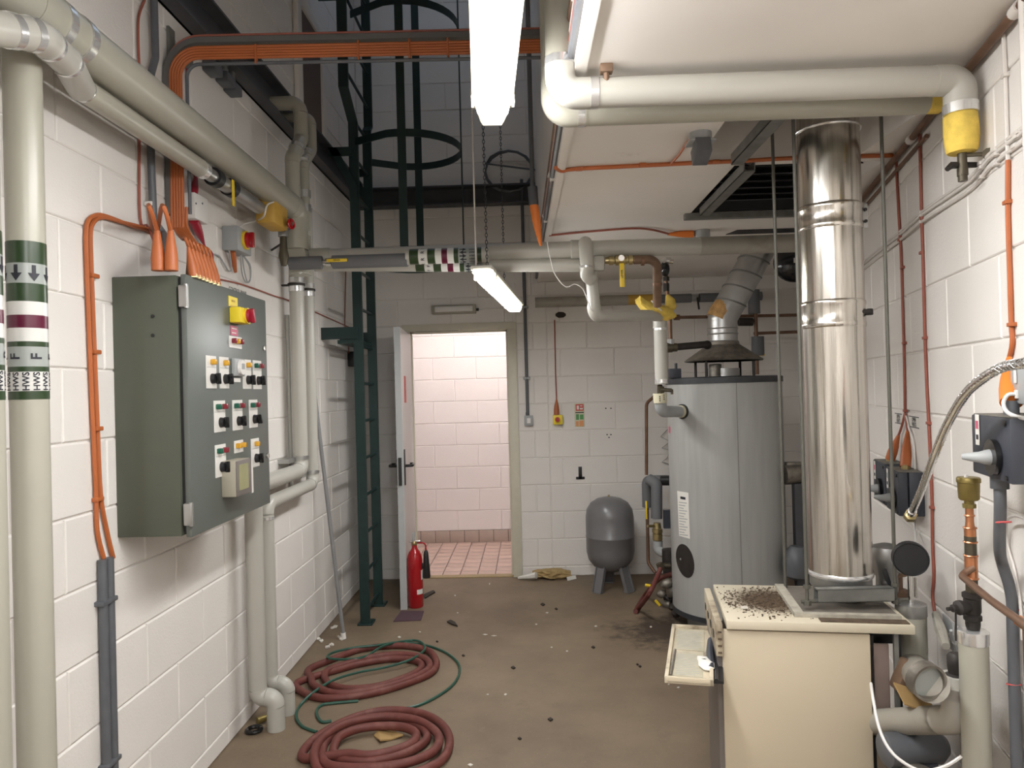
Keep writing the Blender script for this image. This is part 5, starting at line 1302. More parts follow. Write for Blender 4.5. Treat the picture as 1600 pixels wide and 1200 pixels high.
# black bracketed bell near the flue, under the pipes
q = YY(1246, 408, 4.6)
r = thing('alarm_bell', 'black round alarm bell half hidden behind the steel flue', 'bell', q)
part('bell_dome', MB().lathe([(.11, 0), (.125, .012), (.118, .04), (.08, .07), (.02, .078)], q+V((0, .06, 0)), (-.25, -1, 0), n=28), M['blackgloss'], r)
part('bolt', MB().box(q+V((-.02, -.03, 0)), (.03, .006, .03)), M['chrome'], r)
part('mount', MB().bb(q+V((-.03, .06, 0)), V((q.x+.03, q.y+.10, SOF))), M['dark_steel'], r)
# ================================================================== BOILER
BZ = .80
O = FZ(1135, 970, BZ); Rr = FZ(1430, 978, BZ)
bu = (Rr-O); BWd = bu.length; bu.normalize(); bv = V((-bu.y, bu.x, 0)); BD = (FZ(1120, 913, BZ)-O).dot(bv)
RB = Matrix((bu, bv, V((0, 0, 1)))).transposed()
def bp(u, v, z): return V((O.x, O.y, 0))+bu*u+bv*v+V((0, 0, z))
def bbox(m, u0, u1, v0, v1, z0, z1, bev=0): return m.box(bp((u0+u1)/2, (v0+v1)/2, (z0+z1)/2), (abs(u1-u0), abs(v1-v0), abs(z1-z0)), RB, bev)
def uv(px, py, z): q = FZ(px, py, z); d = V((q.x-O.x, q.y-O.y, 0)); return d.dot(bu), d.dot(bv)
root = thing('boiler', 'old cream floor-standing boiler with soot-covered lid below the steel flue', 'boiler', bp(BWd/2, BD/2, 0))
def lid_mat():
    m, t, b = nmat('sooty_cream_lid'); N, L = t.nodes, t.links; b.inputs['Roughness'].default_value = .55
    tc = N.new('ShaderNodeTexCoord')
    def nz(s, d): n = N.new('ShaderNodeTexNoise'); n.inputs['Scale'].default_value = s; n.inputs['Detail'].default_value = d; n.inputs['Roughness'].default_value = .7; L.new(tc.outputs['Object'], n.inputs['Vector']); return n.outputs['Fac']
    cen = bp(*uv(1208, 938, BZ), BZ)-ORG[root.name]
    ds = N.new('ShaderNodeVectorMath'); ds.operation = 'DISTANCE'; L.new(tc.outputs['Object'], ds.inputs[0]); ds.inputs[1].default_value = cen
    r1 = N.new('ShaderNodeMapRange'); r1.inputs['From Min'].default_value = .04; r1.inputs['From Max'].default_value = .24; r1.inputs['To Min'].default_value = .46; r1.inputs['To Max'].default_value = -.06; L.new(ds.outputs['Value'], r1.inputs['Value'])
    ad = N.new('ShaderNodeMath'); ad.operation = 'ADD'; L.new(nz(150, 6), ad.inputs[0]); L.new(r1.outputs[0], ad.inputs[1])
    r2 = N.new('ShaderNodeMapRange'); r2.inputs['From Min'].default_value = .62; r2.inputs['From Max'].default_value = .80; L.new(ad.outputs[0], r2.inputs['Value'])
    x = N.new('ShaderNodeMix'); x.data_type = 'RGBA'; x.inputs['A'].default_value = (.55, .49, .375, 1); x.inputs['B'].default_value = (.085, .055, .032, 1); L.new(r2.outputs[0], x.inputs['Factor']); L.new(x.outputs['Result'], b.inputs['Base Color']); return m
lid = part('lid', bbox(MB(), 0, BWd, 0, BD, BZ-.028, BZ, .003), lid_mat(), root)
pu0, pu1 = uv(1131, 987, BZ-.03)[0]-.004, uv(1360, 990, BZ-.03)[0]
part('side_panel', bbox(MB(), pu0, pu1, .012, .03, .015, BZ-.034, .002), M['cream'], root)
part('carcass', bbox(bbox(bbox(bbox(MB(), .03, pu1+.02, .05, BD-.01, .06, BZ-.05), pu1+.08, pu1+.095, .03, .05, 0.02, BZ-.03), .0, .02, .03, BD-.02, 0, .1), pu1, BWd-.03, .10, BD-.02, BZ-.09, BZ-.03), M['black'], root)
part('inner_panel', bbox(MB(), pu1+.005, pu1+.066, .05, .06, BZ-.31, BZ-.075, .004), M['mauve'], root)
part('frame_post', bbox(MB(), pu1+.072, pu1+.085, .02, .035, .01, BZ-.03), M['strut'], root)
part('corner_strip', bbox(MB(), -.034, -.012, .0, BD-.01, BZ-.115, BZ-.012, .002), M['creamdirt'], root)
for k in range(4):
    part('slot_hole', bbox(MB(), -.036, -.033, .06+.1*k, .09+.1*k, BZ-.075, BZ-.055), M['black'], root)
    q = bp(-.022, .0, BZ-.035-.024*k); part('rivet_hole', bbox(MB(), -.028, -.016, -.0015, .001, BZ-.04-.022*k, BZ-.034-.022*k), M['soot'], root)
part('shadow_gap', bbox(MB(), -.03, .0, .02, BD-.03, .02, BZ-.12), M['bezel'], root)  # solid dark block stands in for the shaded void under the strip
# soot and flakes on the lid
random.seed(11)
m = MB(); n = 22
cu, cv = uv(1205, 938, BZ)
pts = [bp(cu, cv, BZ+.012)]; fs = []
for rg in range(1, 4):
    for k in range(n):
        t = 2*math.pi*k/n; q = rg/3*(1+.22*random.uniform(-1, 1))
        pts.append(bp(cu+.16*q*math.cos(t)-.0*math.sin(t), min(BD-.01, max(.006, cv+.12*q*math.sin(t))), BZ+(.010*(1-rg/3)+.0035*random.random()*(rg < 3)+(.0007 if rg == 3 else .001))))
for k in range(n):
    fs.append((0, 1+k, 1+(k+1) % n))
    for rg in range(2): a = 1+rg*n; fs.append((a+k, a+n+k, a+n+(k+1) % n, a+(k+1) % n))
m.add(pts, fs); pass
m = MB()
for k in range(900):
    u, v = random.gauss(cu, .11), random.gauss(cv, .10)
    if 0.01 < u < BWd-.01 and .01 < v < BD-.01:
        s_ = random.uniform(.0012, .0045)*(1.5 if random.random() < .1 else 1); m.box(bp(u, v, BZ+s_*.3), (s_*1.5, s_, s_*.6), RB @ Matrix.Rotation(random.random()*3, 3, 'Z'))
part('rust_flakes', m, M['soot'], root, kind='stuff', sm=0)
part('soot_strip', bbox(MB(), uv(1280, 968, BZ)[0], BWd-.01, .012, .05, BZ, BZ+.003), M['soot'], root)
m = MB(); q = uv(1163, 951, BZ); m.box(bp(q[0], q[1], BZ+.004), (.022, .014, .006), RB); part('paper_scrap', m, M['debris'], root, sm=0)
# flue base plate
a0, a1 = uv(1245, 948, BZ)[0], BWd-.02
part('base_plate', bbox(MB(), a0, a1, .075, BD-.03, BZ, BZ+.006), M['dustplate'], root)
m = MB(); bbox(m, a0-.03, a0, .06, BD-.03, BZ, BZ+.014); bbox(m, a0-.03, a1, .055, .08, BZ, BZ+.012); part('plate_rim', m, M['ash'], root)
# drop-down control flap with the paper inside
TZ = .66
c = [FZ(x, y, TZ) for x, y in ((1038, 1057), (1115, 1057), (1113, 974.5), (1050, 974.5))]
tv = ((c[3]-c[0])+(c[2]-c[1])*.3).normalized(); tu = V((tv.y, -tv.x, 0)); tw = (c[1]-c[0]).dot(tu); td = (c[3]-c[0]).dot(tv)
RT_ = Matrix((tu, tv, V((0, 0, 1)))).transposed()
tp_ = lambda u, v, z: V((c[0].x, c[0].y, 0))+tu*u+tv*v+V((0, 0, z))
def tb(m, u0, u1, v0, v1, z0, z1, bev=0): return m.box(tp_((u0+u1)/2, (v0+v1)/2, (z0+z1)/2), (abs(u1-u0), abs(v1-v0), abs(z1-z0)), RT_, bev)
fl2 = part('control_flap', tb(MB(), 0, tw, 0, td, TZ-.018, TZ-.012, .001), M['creamdirt'], root)
for a in ((0, .012, 0, td), (tw-.012, tw, 0, td), (0, tw, 0, .012), (0, tw, td-.012, td)):
    part('flap_edge', tb(MB(), *a, TZ-.02, TZ, .0015), M['cream'] if a[2] == 0 and a[3] == .012 else M['creamdirt'], fl2)
for a in ((.018, tw*.80, td*.53, td*.96), (.022, tw*.78, .04, td*.50)):
    ps = part('instruction_sheet', tb(MB(), *a, TZ-.0115, TZ-.0105), M['dustpaper'], fl2)
    n_ = 13
    for k in range(n_):
        v_ = a[2]+.015+(a[3]-a[2]-.03)*k/n_; part('print_line', tb(MB(), a[0]+.008, a[1]-.008-.02*random.random(), v_, v_+.003, TZ-.0105, TZ-.0102), M['greyp'], ps)
part('steel_rod', MB().cyl(tp_(.018, .03, TZ-.006), tp_(.022, td*.5, TZ-.006), .004, n=8), M['galvdark'], fl2)
m = MB().ball(tp_(tw*.84, td*.28, TZ-.004), .045, 10, 6, (.55, 1.25, .32)); m.v = [p+V((random.uniform(-1, 1), random.uniform(-1, 1), random.uniform(-.4, .4)))*.005 for p in m.v]
part('rag', m, M['paper'], fl2)
part('wiring', MB().tube([tp_(tw*.95, td*.2, TZ-.005), tp_(tw*.93, td*.45, TZ+.004), tp_(tw*.96, td*.7, TZ-.002)], .012, 8), M['charcoal'], fl2)
part('hinge_leaf', tb(MB(), tw, tw+.03, .03, td-.06, TZ-.022, TZ-.014), M['black'], fl2)
part('flap_hinge', MB().cyl(tp_(tw+.008, .02, TZ-.01), tp_(tw+.008, td-.02, TZ-.01), .007, n=8), M['black'], fl2)
# ================================================================== STEEL FLUE
FY = 2.585; FX = (YY(1296, 250, FY).x+YY(1303, 550, FY).x+YY(1309.5, 850, FY).x)/3; FR = .1035
fz = lambda y: YY(1300, y, FY-FR).z
FC = V((FX, FY, 0))
root = thing('steel_flue', 'tall polished stainless twin-wall flue rising from the boiler', 'flue', V((FX, FY, BZ+.006)))
sec = [(908, 500), (476, 344), (322, 196)]
part('flue_section', MB().cyl(FC+V((0, 0, fz(908))), FC+V((0, 0, fz(500))), FR, n=64), M['steel'], root)
part('flue_section', MB().cyl(FC+V((0, 0, fz(500))), FC+V((0, 0, fz(344))), FR, n=64), M['steel'], root)
part('flue_section', MB().cyl(FC+V((0, 0, fz(344))), FC+V((0, 0, SOF+.55)), FR*.995, n=64), M['steel'], root)
def bandz(y0, y1):
    za, zc_ = fz(y1), fz(y0); h_ = zc_-za
    part('locking_band', MB().lathe([(FR, 0), (FR*1.03, .004), (FR*1.03, .016), (FR*1.012, .02), (FR*1.012, h_-.02), (FR*1.03, h_-.016), (FR*1.03, h_-.004), (FR, h_)], FC+V((0, 0, za)), n=64), M['steel'], root)
bandz(312, 352); bandz(466, 510)
part('top_ring', MB().ring(FC+V((0, 0, fz(190))), (0, 0, 1), FR*1.02, .004, 48, 6), M['band'], root)
part('bottom_bead', MB().lathe([(FR, 0), (FR*1.025, .004), (FR*1.025, .014), (FR, .018)], FC+V((0, 0, fz(911))), n=64), M['band'], root)
part('spigot', MB().lathe([(FR*.72, -.0), (FR*.80, .012), (FR*.86, .03), (FR*.97, .045), (FR*.97, fz(908)-BZ-.004)], FC+V((0, 0, BZ+.008)), n=48), M['galv'], root)
q = FC+V((FR*.90, -.055, fz(487))); part('clamp_bolt', MB().cyl(q-V((.03, .02, 0)), q+V((.015, 0, 0)), .008, n=8).box(q+V((.008, 0, 0)), (.02, .02, .022), None, .003), M['iron'], root)
q = FC+V((FR*1.03, -.03, fz(331))); part('bracket_plate', MB().box(q, (.02, .006, .085), None, .002), M['galv'], root)
for s_ in (-.02, .02): part('bolt', MB().cyl(q+V((0, -.003, s_)), q+V((0, -.009, s_)), .006, n=8), M['iron'], root)
# threaded rods and strut trapeze
def rod(name_label, px, py, Y, ztop, zbot):
    q = YY(px, py, Y); solo('threaded_rod', MB().cyl((q.x, q.y, zbot), (q.x, q.y, ztop), .0058, n=10), M['rod'], name_label, 'rod'); return q
z_s = YY(1330, 928, 2.45).z
r2_ = rod('threaded rod touching the left side of the steel flue', 1259, 860, 2.45, SOF-.0, BZ+.03)
r3_ = rod('threaded rod right of the steel flue', 1397, 860, 2.45, SOF, BZ+.03)
r1_ = rod('threaded rod crossing in front of the water heater', 1218, 600, 2.72, SOF+.1, BZ+.004)
root = thing('flue_trapeze', 'galvanised strut bar hung on rods across the flue base', 'bracket', V((FX, 2.45, z_s-.02)))
x0, x1 = YY(1275, 928, 2.45).x, YY(1393, 928, 2.45).x
m = MB().bb((x0, 2.43, z_s-.02), (x1, 2.434, z_s+.021)).bb((x0, 2.43, z_s+.017), (x1, 2.471, z_s+.021)).bb((x0, 2.43, z_s-.02), (x1, 2.471, z_s-.016)).bb((x0, 2.467, z_s-.02), (x1, 2.471, z_s+.021))
part('strut', m, M['strut'], root, sm=0)
part('threaded_bar', MB().cyl((r2_.x-.02, 2.45, z_s-.022), (r3_.x+.04, 2.45, z_s-.022), .006, n=8), M['rod'], root)
for q in (r2_, r3_): part('nut', MB().cyl((q.x, q.y, z_s-.034), (q.x, q.y, z_s-.018), .013, n=6).cyl((q.x, q.y, z_s+.022), (q.x, q.y, z_s+.032), .012, n=6), M['rod'], root)
# struts and louvre in the ceiling openings
def strutY(label, x, y0, y1, z, w=.045):
    r = thing('ceiling_strut', label, 'strut', (x, y0, z))
    m = MB().bb((x-w/2, y0, z), (x-w/2+.004, y1, z+.042)).bb((x+w/2-.004, y0, z), (x+w/2, y1, z+.042)).bb((x-w/2, y0, z), (x+w/2, y1, z+.005))
    part('channel', m, M['strut'], r, sm=0); return r
qa, qb = FZ(1146, 258, SOF-.045), FZ(1225, 186, SOF-.045)
strutY('near grey strut across the first ceiling opening', (qa.x+qb.x)/2, qb.y-.1, qa.y, SOF-.045)
qa, qb = FZ(1100, 338, SOF-.045), FZ(1172, 268, SOF-.045)
s2 = strutY('far grey strut beside the louvred ceiling opening', (qa.x+qb.x)/2-.0, qb.y, qa.y, SOF-.045)
r = thing('ceiling_louvre', 'black louvre in the far ceiling opening', 'louvre', (1.1, 3.5, SOF+.05))
part('backing', MB().bb((H2[0]+.005, H2[2]+.005, SOF+.22), (H2[1]-.005, H2[3]-.005, SOF+.23)).bb((H2[0]+.005, H2[3]-.02, SOF+.01), (H2[1]-.005, H2[3]-.006, SOF+.22)), M['ventdark'], r)
for k in range(7):
    part('louvre_blade', MB().box(((H2[0]+H2[1])/2, H2[2]+.08+k*.115, SOF+.06), (H2[1]-H2[0]-.02, .085, .004), Matrix.Rotation(.5, 3, 'X')), M['ventdark'] if k % 2 else M['dark_steel'], r, sm=0)
part('edge_bar', MB().bb((H2[0]-.03, H2[3]-.04, SOF-.03), (H2[1]+.02, H2[3]+.0, SOF-.002)), M['strut'], r)
a_, b_ = FZ(1138, 367, SOF), FZ(1250, 352, SOF)
solo('ceiling_black_strip', MB().prism([FZ(1134, 367, SOF-.004), FZ(1250, 363, SOF-.004), FZ(1250, 357, SOF-.004), FZ(1152, 360, SOF-.004)], (0, 0, .003)), M['ventdark'], 'black strip standing for a dark gap in the lowered ceiling above the crossing pipe', 'slot', sm=0)  # flat black strip stands in for a dark gap in the ceiling
r = thing('shaft_black_sheet', 'black sheet standing for a dark hole inside the near ceiling opening', 'black_sheet', (1.0, 2.8, SOF+.1))  # black sheet stands in for the dark hole in the far face
part('black_sheet', MB().bb((FX-.28, H1[3]-.03, SOF+.16), (H1[1]-.01, H1[3]-.004, SOF+.5)).bb((FX-.25, H1[2]+.05, SOF+.3), (FX-.14, H1[3]-.03, SOF+.34)), M['ventdark'], r)
# ================================================================== CEILING CABLES AND DETECTORS
zc_ = SOF-.008
def cl(px, py, z=None): return FZ(px, py, z or zc_)
cable('ceiling_cable', 'orange cable clipped across the lowered ceiling in front of the detector branch', [cl(868, 262), cl(878, 267), cl(900, 264), cl(1000, 259), cl(1100, 254), cl(1150, 252), cl(1245, 247), cl(1395, 243)], .0085, M['orange'], clips=[cl(1004, 258), cl(1118, 253), cl(905, 264)])
cable('detector_cable', 'thin orange cable branching to the ceiling heat detector', [cl(1048, 256), cl(1060, 243), cl(1070, 228), cl(1080, 215)], .005, M['orange'])
q = FZ(1094, 208, SOF)
r = thing('heat_detector', 'grey round-based box detector under the lowered ceiling', 'detector', q-V((0, 0, .09)))
part('base', MB().cyl(q, q-V((0, 0, .03)), .04, n=16), M['greyp'], r); part('flange', MB().box(q-V((0, 0, .034)), (.095, .08, .008), None, .003), M['greyp'], r)
part('body', MB().box(q+V((.0, -.01, -.068)), (.055, .085, .06), Matrix.Rotation(-.35, 3, 'X'), .004), M['conduit'], r)
q = cl(1097, 360, SOF)
r = thing('junction_box', 'small grey junction box with orange shroud under the ceiling', 'junction box', q-V((0, 0, .08)))
part('box', MB().cyl(q, q-V((0, 0, .045)), .045, n=14).box(q-V((0, 0, .06)), (.05, .06, .035), None, .004), M['greyp'], r)
shroud(r, q+V((-.05, 0, -.02)), q+V((-.2, 0, -.015)), .02, .007, 'orangeb')
part('cable', MB().tube(smooth([q+V((-.19, 0, -.015)), cl(1000, 357), cl(920, 362), cl(858, 368)]), .006, 6), M['redcab'], r)
# stain block on the ceiling beside the pipe
q = cl(947, 101, SOF); solo('pipe_hanger', MB().box(q-V((0, 0, .012)), (.035, .03, .024), None, .003).cyl(q, V((q.x, q.y, pz)), .008, n=8), M['rust'], 'rusty hanger on the lowered ceiling above the white pipe', 'hanger')
# conduits and cables along the fascia of the lowered ceiling
fx = lambda y: ex(y)-.012
for k, (dz, rr, mm, lb) in enumerate(((.03, .012, 'conduit', 'dark grey conduit along the edge of the lowered ceiling'), (.07, .008, 'redcab', 'red cable along the edge of the lowered ceiling'), (.095, .006, 'painted_cable', 'white cable along the edge of the lowered ceiling'), (.13, .010, 'copperold', 'brown cable along the edge of the lowered ceiling'))):
    r = thing('edge_cable', lb, 'cable', (fx(3), 3, SOF+dz))
    part('cable_sheath', MB().tube([(fx(1.2), 1.2, SOF+dz), (fx(4.2), 4.2, SOF+dz), (fx(DB)-.0, DB-.02, SOF+dz)], rr, 8), M[mm], r)
    for y in (1.6, 2.4, 3.2, 4.0): part('saddle_clip', MB().box((fx(y), y+.1*k, SOF+dz), (.022, .03, rr*2.6), None, .002), M['whitep'], r)
g = YY(836, 322, 3.6); r = thing('hanging_gland', 'orange cable gland hanging at the corner of the lowered ceiling', 'gland', g)
shroud(r, YY(834, 320, 3.6), YY(845, 384, 3.62), .022, .007, 'orangeb'); part('gland_body', MB().cyl(YY(832, 292, 3.6), YY(834, 321, 3.6), .024, n=12), M['conduit'], r)
part('conduit', MB().cyl(YY(832, 294, 3.6), V((YY(832, 294, 3.6).x, 3.6, 4.6)), .012, n=10), M['conduit'], r)
# coil of black cable on the back wall high up
pts = []
cc = BW(795, 268, .03)
for k in range(40):
    t = 2*math.pi*k/16; R_ = .20+.008*math.sin(k*.7); pts.append(cc+V((R_*math.cos(t), -.0006*k, R_*.82*math.sin(t))))
pts.append(cc+V((.22, -.02, .0)))
solo('cable_coil', MB().tube(pts, .008, 6), M['conduit'], 'loose coil of black cable high on the back wall', 'cable')
# ================================================================== RIGHT WALL CABLES
pp_ = [RW(1600+30, -45, .022), RW(1575, 30, .022), RW(1515, 102, .022), RW(1410, 236, .022), RW(1352, 305, .022)]
for p in pp_: p.z = SOF-.022
e = pp_[-1]+RT*2.0
root = thing('corner_pipe', 'brown painted pipe in the corner of ceiling and right wall', 'pipe', pp_[2])
part('pipe_section', MB().cyl(pp_[0], e, .012, n=12), M['copperold'], root)
for x, y in ((1590, 12), (1424, 217)): q = RW(x, y, .022); q.z = SOF-.022; part('socket', MB().cyl(q-RT*.02, q+RT*.02, .0165, n=12), M['painted_cable'], root)
root = thing('second_corner_pipe', 'thin brown pipe just below the corner pipe on the right wall', 'pipe', pp_[3])
part('pipe_section', MB().cyl(RW(1448, 212, .012), RW(1352, 322, .012), .007, n=8), M['copperold'], root)
def wcable(lb, pts, r, m, clips=(), name='wall_cable'):
    P = [RW(x, y, r+.002) for x, y in pts]; root = thing(name, lb, 'cable', P[-1])
    part('cable_sheath', MB().tube(smooth(P, 4), r, 8), M[m], root)
    for x, y in clips: q = RW(x, y, r+.003); part('saddle_clip', MB().box(q, (r*4, r*2.6, .01), frame(RN), .001), M[m], root)
    return root
wcable('red cable down the right wall beside the far rod', [(1400, 250), (1404, 330), (1408, 400), (1411, 500), (1413, 570), (1414, 643)], .0055, 'redcab', [(1406, 375), (1410, 418), (1413, 536), (1414.5, 642)])
wcable('long red cable down the right wall to the pump', [(1437, 210), (1439, 300), (1440, 340), (1442, 400), (1445, 520), (1448, 600), (1452, 680), (1456, 780), (1457, 850), (1459, 900), (1457, 930), (1460, 955)], .0055, 'redcab', [(1440, 395), (1445, 528), (1451, 661), (1456, 793)])
root = wcable('orange cable down the right wall to the large isolator', [(1575, 250), (1575, 330), (1577, 400), (1580, 500), (1582, 535), (1577, 560)], .0062, 'orange', [(1574, 316), (1581, 507)])
wcable('white painted cable rising above the orange cable', [(1568, 54), (1571, 120), (1573, 190), (1575, 250)], .0055, 'painted_cable', [(1571, 118)])
for k, (o0, o1) in enumerate(((0, 0), (7, 4), (22, 12))):
    wcable(['top', 'middle', 'lowest'][k]+' of three white painted cables slanting across the right wall', [(1600, 198+o0), (1545, 242+o0*.95), (1515, 278+o0*.9), (1442, 330+o0*.7), (1405, 363+o0*.6), (1348, 410+o1)], .0055, 'painted_cable', [(1592-3*k, 206+o0), (1556, 234+o0), (1533, 255+o0), (1439, 332+o0*.7)], 'painted_cable')
# ================================================================== ISOLATORS ON THE RIGHT WALL
def solve_off(pxf, pxw, y):
    u = (RW(pxw, y)-V((RW0, 0, 0))).dot(RT); lo, hi = 0, .4
    for _ in range(40):
        md = (lo+hi)/2; v = (RW(pxf, y, md)-V((RW0, 0, 0))).dot(RT)
        if v > u: lo = md
        else: hi = md
    return (lo+hi)/2
RR = Matrix((RT, RN, V((0, 0, 1)))).transposed()
def isolator(lb, pf0, pf1, y0, y1, off, lab=True):
    """pf0 far edge and pf1 near edge of the front face in px, y0/y1 top and bottom at the near edge"""
    a, b = RW(pf1, (y0+y1)/2, off), RW(pf0, (y0+y1)/2, off)
    z1, z0 = RW(pf1, y0, off).z, RW(pf1, y1, off).z
    ln = (b-a).dot(RT); base = V((a.x, a.y, 0))-RN*off; cen = base+RT*(ln/2)
    r = thing('isolator_switch', lb, 'switch', cen+V((0, 0, z0)))
    part('case', MB().box(cen+RN*(off*.3)+V((0, 0, (z0+z1)/2)), (ln, off*.6-.004, z1-z0), RR, .004), M['charcoal'], r)
    part('cover', MB().box(cen+RN*(off*.8)+V((0, 0, (z0+z1)/2)), (ln, off*.4-.003, z1-z0), RR, .005), M['charcoal'], r)
    part('dust', MB().box(cen+RN*(off*.5)+V((0, 0, z1+.001)), (ln-.012, off-.012, .002), RR), M['charlight'], r)
    hc = cen+RN*off+V((0, 0, z0+(z1-z0)*.36))-RT*(ln*.16)
    hd = part('handle_boss', MB().cyl(hc, hc+RN*.012, .042, n=22), M['blackgloss'], r)
    part('handle', MB().tube([hc+RN*.01, hc+RN*.022, hc+RN*.034, hc+RN*.05+RT*.012, hc+RN*.062+RT*.02], [.019, .017, .013, .010, .007], 12), M['greyp'], hd)
    if lab:
        lc = cen+RN*(off+.0006)+V((0, 0, z1-(z1-z0)*.25))+RT*(ln*.3)
        lb_ = part('rating_label', MB().box(lc, (.026, .001, .075), RR), M['paper'], r)
        part('print', MB().box(lc+RN*.0008+V((0, 0, .012)), (.017, .001, .02), RR), M['pinkp'] if ln > .2 else M['greyp'], lb_); part('print', MB().box(lc+RN*.0008-V((0, 0, .018)), (.014, .001, .012), RR), M['ink'], lb_)
    for s_, t_ in ((-1, 1), (-1, -1)): part('screw', MB().cyl(cen+RN*off+RT*(s_*ln*.42)+V((0, 0, (z0+z1)/2+t_*(z1-z0)*.42)), cen+RN*(off+.003)+RT*(s_*ln*.42)+V((0, 0, (z0+z1)/2+t_*(z1-z0)*.42)), .006, n=8), M['black'], r)
    return r, cen, z0, z1, ln
offL = .115
big = isolator('large charcoal isolator with grey handle at the right edge', 1518, 1577, 654, 757, offL)
oB = solve_off(1403, 1446, 775)
isB = isolator('near one of two small charcoal isolators on the right wall', 1384, 1403, 739, 806, oB)
isA = isolator('far one of two small charcoal isolators on the right wall', 1364.5, 1382, 726, 790, oB*.95)
r, cen, z0, z1, ln = big
g = cen+RN*(offL*.5)+RT*(ln*.1)+V((0, 0, z1)); gt = RW(1577, 560, .02)
part('gland', MB().cyl(g, g+V((0, 0, .035)), .017, n=10), M['conduit'], r); shroud(r, g+V((0, 0, .03)), gt, .024, .007, 'orangeb')
gb = RW(1562, 760, offL*.72); gb.z = z0
part('gland', MB().cyl(gb, gb-V((0, 0, .03)), .02, n=12), M['conduit'], r)
for (rr_, px_, py_) in ((isB, 1418, 662), (isA, 1404, 668)):
    r, cen, z0, z1, ln = rr_; g = cen+RN*(oB*.45)+V((0, 0, z1)); shroud(r, g+V((0, 0, .01)), RW(px_, py_+12, .014), .019, .006, 'orange'); part('gland', MB().cyl(g, g+V((0, 0, .022)), .016, n=8), M['brass'], r)
    part('cable', MB().tube(smooth([RW(px_, py_+12, .014), RW((px_+1414)/2, py_-2, .012), RW(1414, 645, .009)]), .005, 6), M['redcab'], r)
cable('white_pump_flex', 'thin white flex curving from the red cable behind the near small isolator', [RW(1416, 650, .008), RW(1420, 668, .008), RW(1427, 690, .008), RW(1430, 735, .008), RW(1430, 780, .008), RW(1429, 815, .008), RW(1432, 850, .03)], .004, M['whitep'])
for k, (x0, x1, y0) in enumerate(((1399.5, 1410.5, 646), (1422, 1437, 651.5))):
    a, b = RW(x0, y0+7), RW(x1, y0+9); c_ = (a+b)/2; ln = (b-a).length
    r = thing('circuit_label', ['left', 'right'][k]+' small printed circuit label above the twin isolators', 'sign', c_)
    part('label_plate', MB().box(c_+RN*.001, (ln, .003, .045), RR), M['paper'], r)
    part('border', MB().box(c_+RN*.0028+V((0, 0, .02)), (ln, .001, .003), RR).box(c_+RN*.0028-V((0, 0, .02)), (ln, .001, .003), RR), M['ink'], r)
    for j in range(2): part('lettering', text_mb(('OPEN', 'VENTS')[j], .022, c_+RN*.0031+V((0, 0, .008-.018*j)), -RT, (0, 0, 1)), M['ink'], r)
# grey socket box and flex at the right edge
a = RW(1578, 600, .05)
r = thing('grey_socket_box', 'grey metal spur box above the large isolator at right edge', 'switch', a)
zz0, zz1 = RW(1580, 631, .05).z, RW(1580, 573, .05).z; c_ = a-RN*.025-RT*.08
part('case', MB().box(V((c_.x, c_.y, (zz0+zz1)/2)), (.16, .05, zz1-zz0), RR, .006), M['greyp'], r)
q = RW(1586, 588, .053); part('switch_rocker', MB().box(q, (.010, .004, .032), RR, .001), M['whitep'], r)
q = RW(1588, 616, .053); part('flex_outlet', MB().box(q, (.012, .006, .02), RR, .001), M['whitep'], r)
part('flex', MB().tube(smooth([q, RW(1575, 617, .07), RW(1568, 630, .08), RW(1574, 644, .09), RW(1592, 652, .09), RW(1610, 654, .1)]), .0045, 8), M['whitep'], r)
part('conduit', MB().cyl(V((c_.x, c_.y, zz1)), V((c_.x, c_.y, SOF)), .012, n=8), M['painted_cable'], r)
# braided flexible connector
hp = [RW(1690, 560, -.004), RW(1672, 556, .06), RW(1640, 558, .13), RW(1598, 568, .16), RW(1572, 572, .17), RW(1545, 585, .18), RW(1510, 614, .19), RW(1482, 660, .19), RW(1460, 712, .19), RW(1440, 765, .18), RW(1424, 802, .17)]
root = thing('braided_connector', 'stainless braided flexible hose arching down to a brass nut', 'hose', hp[-1])
path = smooth(hp, 8); part('braid', MB().tube(path, .0105, 14), M['chrome'], root)
m = MB()                      # woven ridges
L_ = [0]
for i in range(1, len(path)): L_.append(L_[-1]+(path[i]-path[i-1]).length)
x_ = None
for sg in (1, -1):
    for st in range(4):
        pts = []
        for i in range(0, len(path)):
            d = (path[min(i+1, len(path)-1)]-path[max(i-1, 0)]).normalized(); X_, Y_ = basis(d); a = sg*L_[i]/.03*math.pi+st*math.pi/2
            pts.append(path[i]+.0105*(math.cos(a)*X_+math.sin(a)*Y_))
        m.tube(pts, .0012, 4)
part('braid_ridges', m, M['galv'], root)
d = (path[-1]-path[-4]).normalized()
part('ferrule', MB().cyl(path[-1]-d*.02, path[-1]+d*.012, .0128, n=14), M['chrome'], root); part('nut', MB().cyl(path[-1]+d*.010, path[-1]+d*.034, .0185, n=6), M['brass'], root)
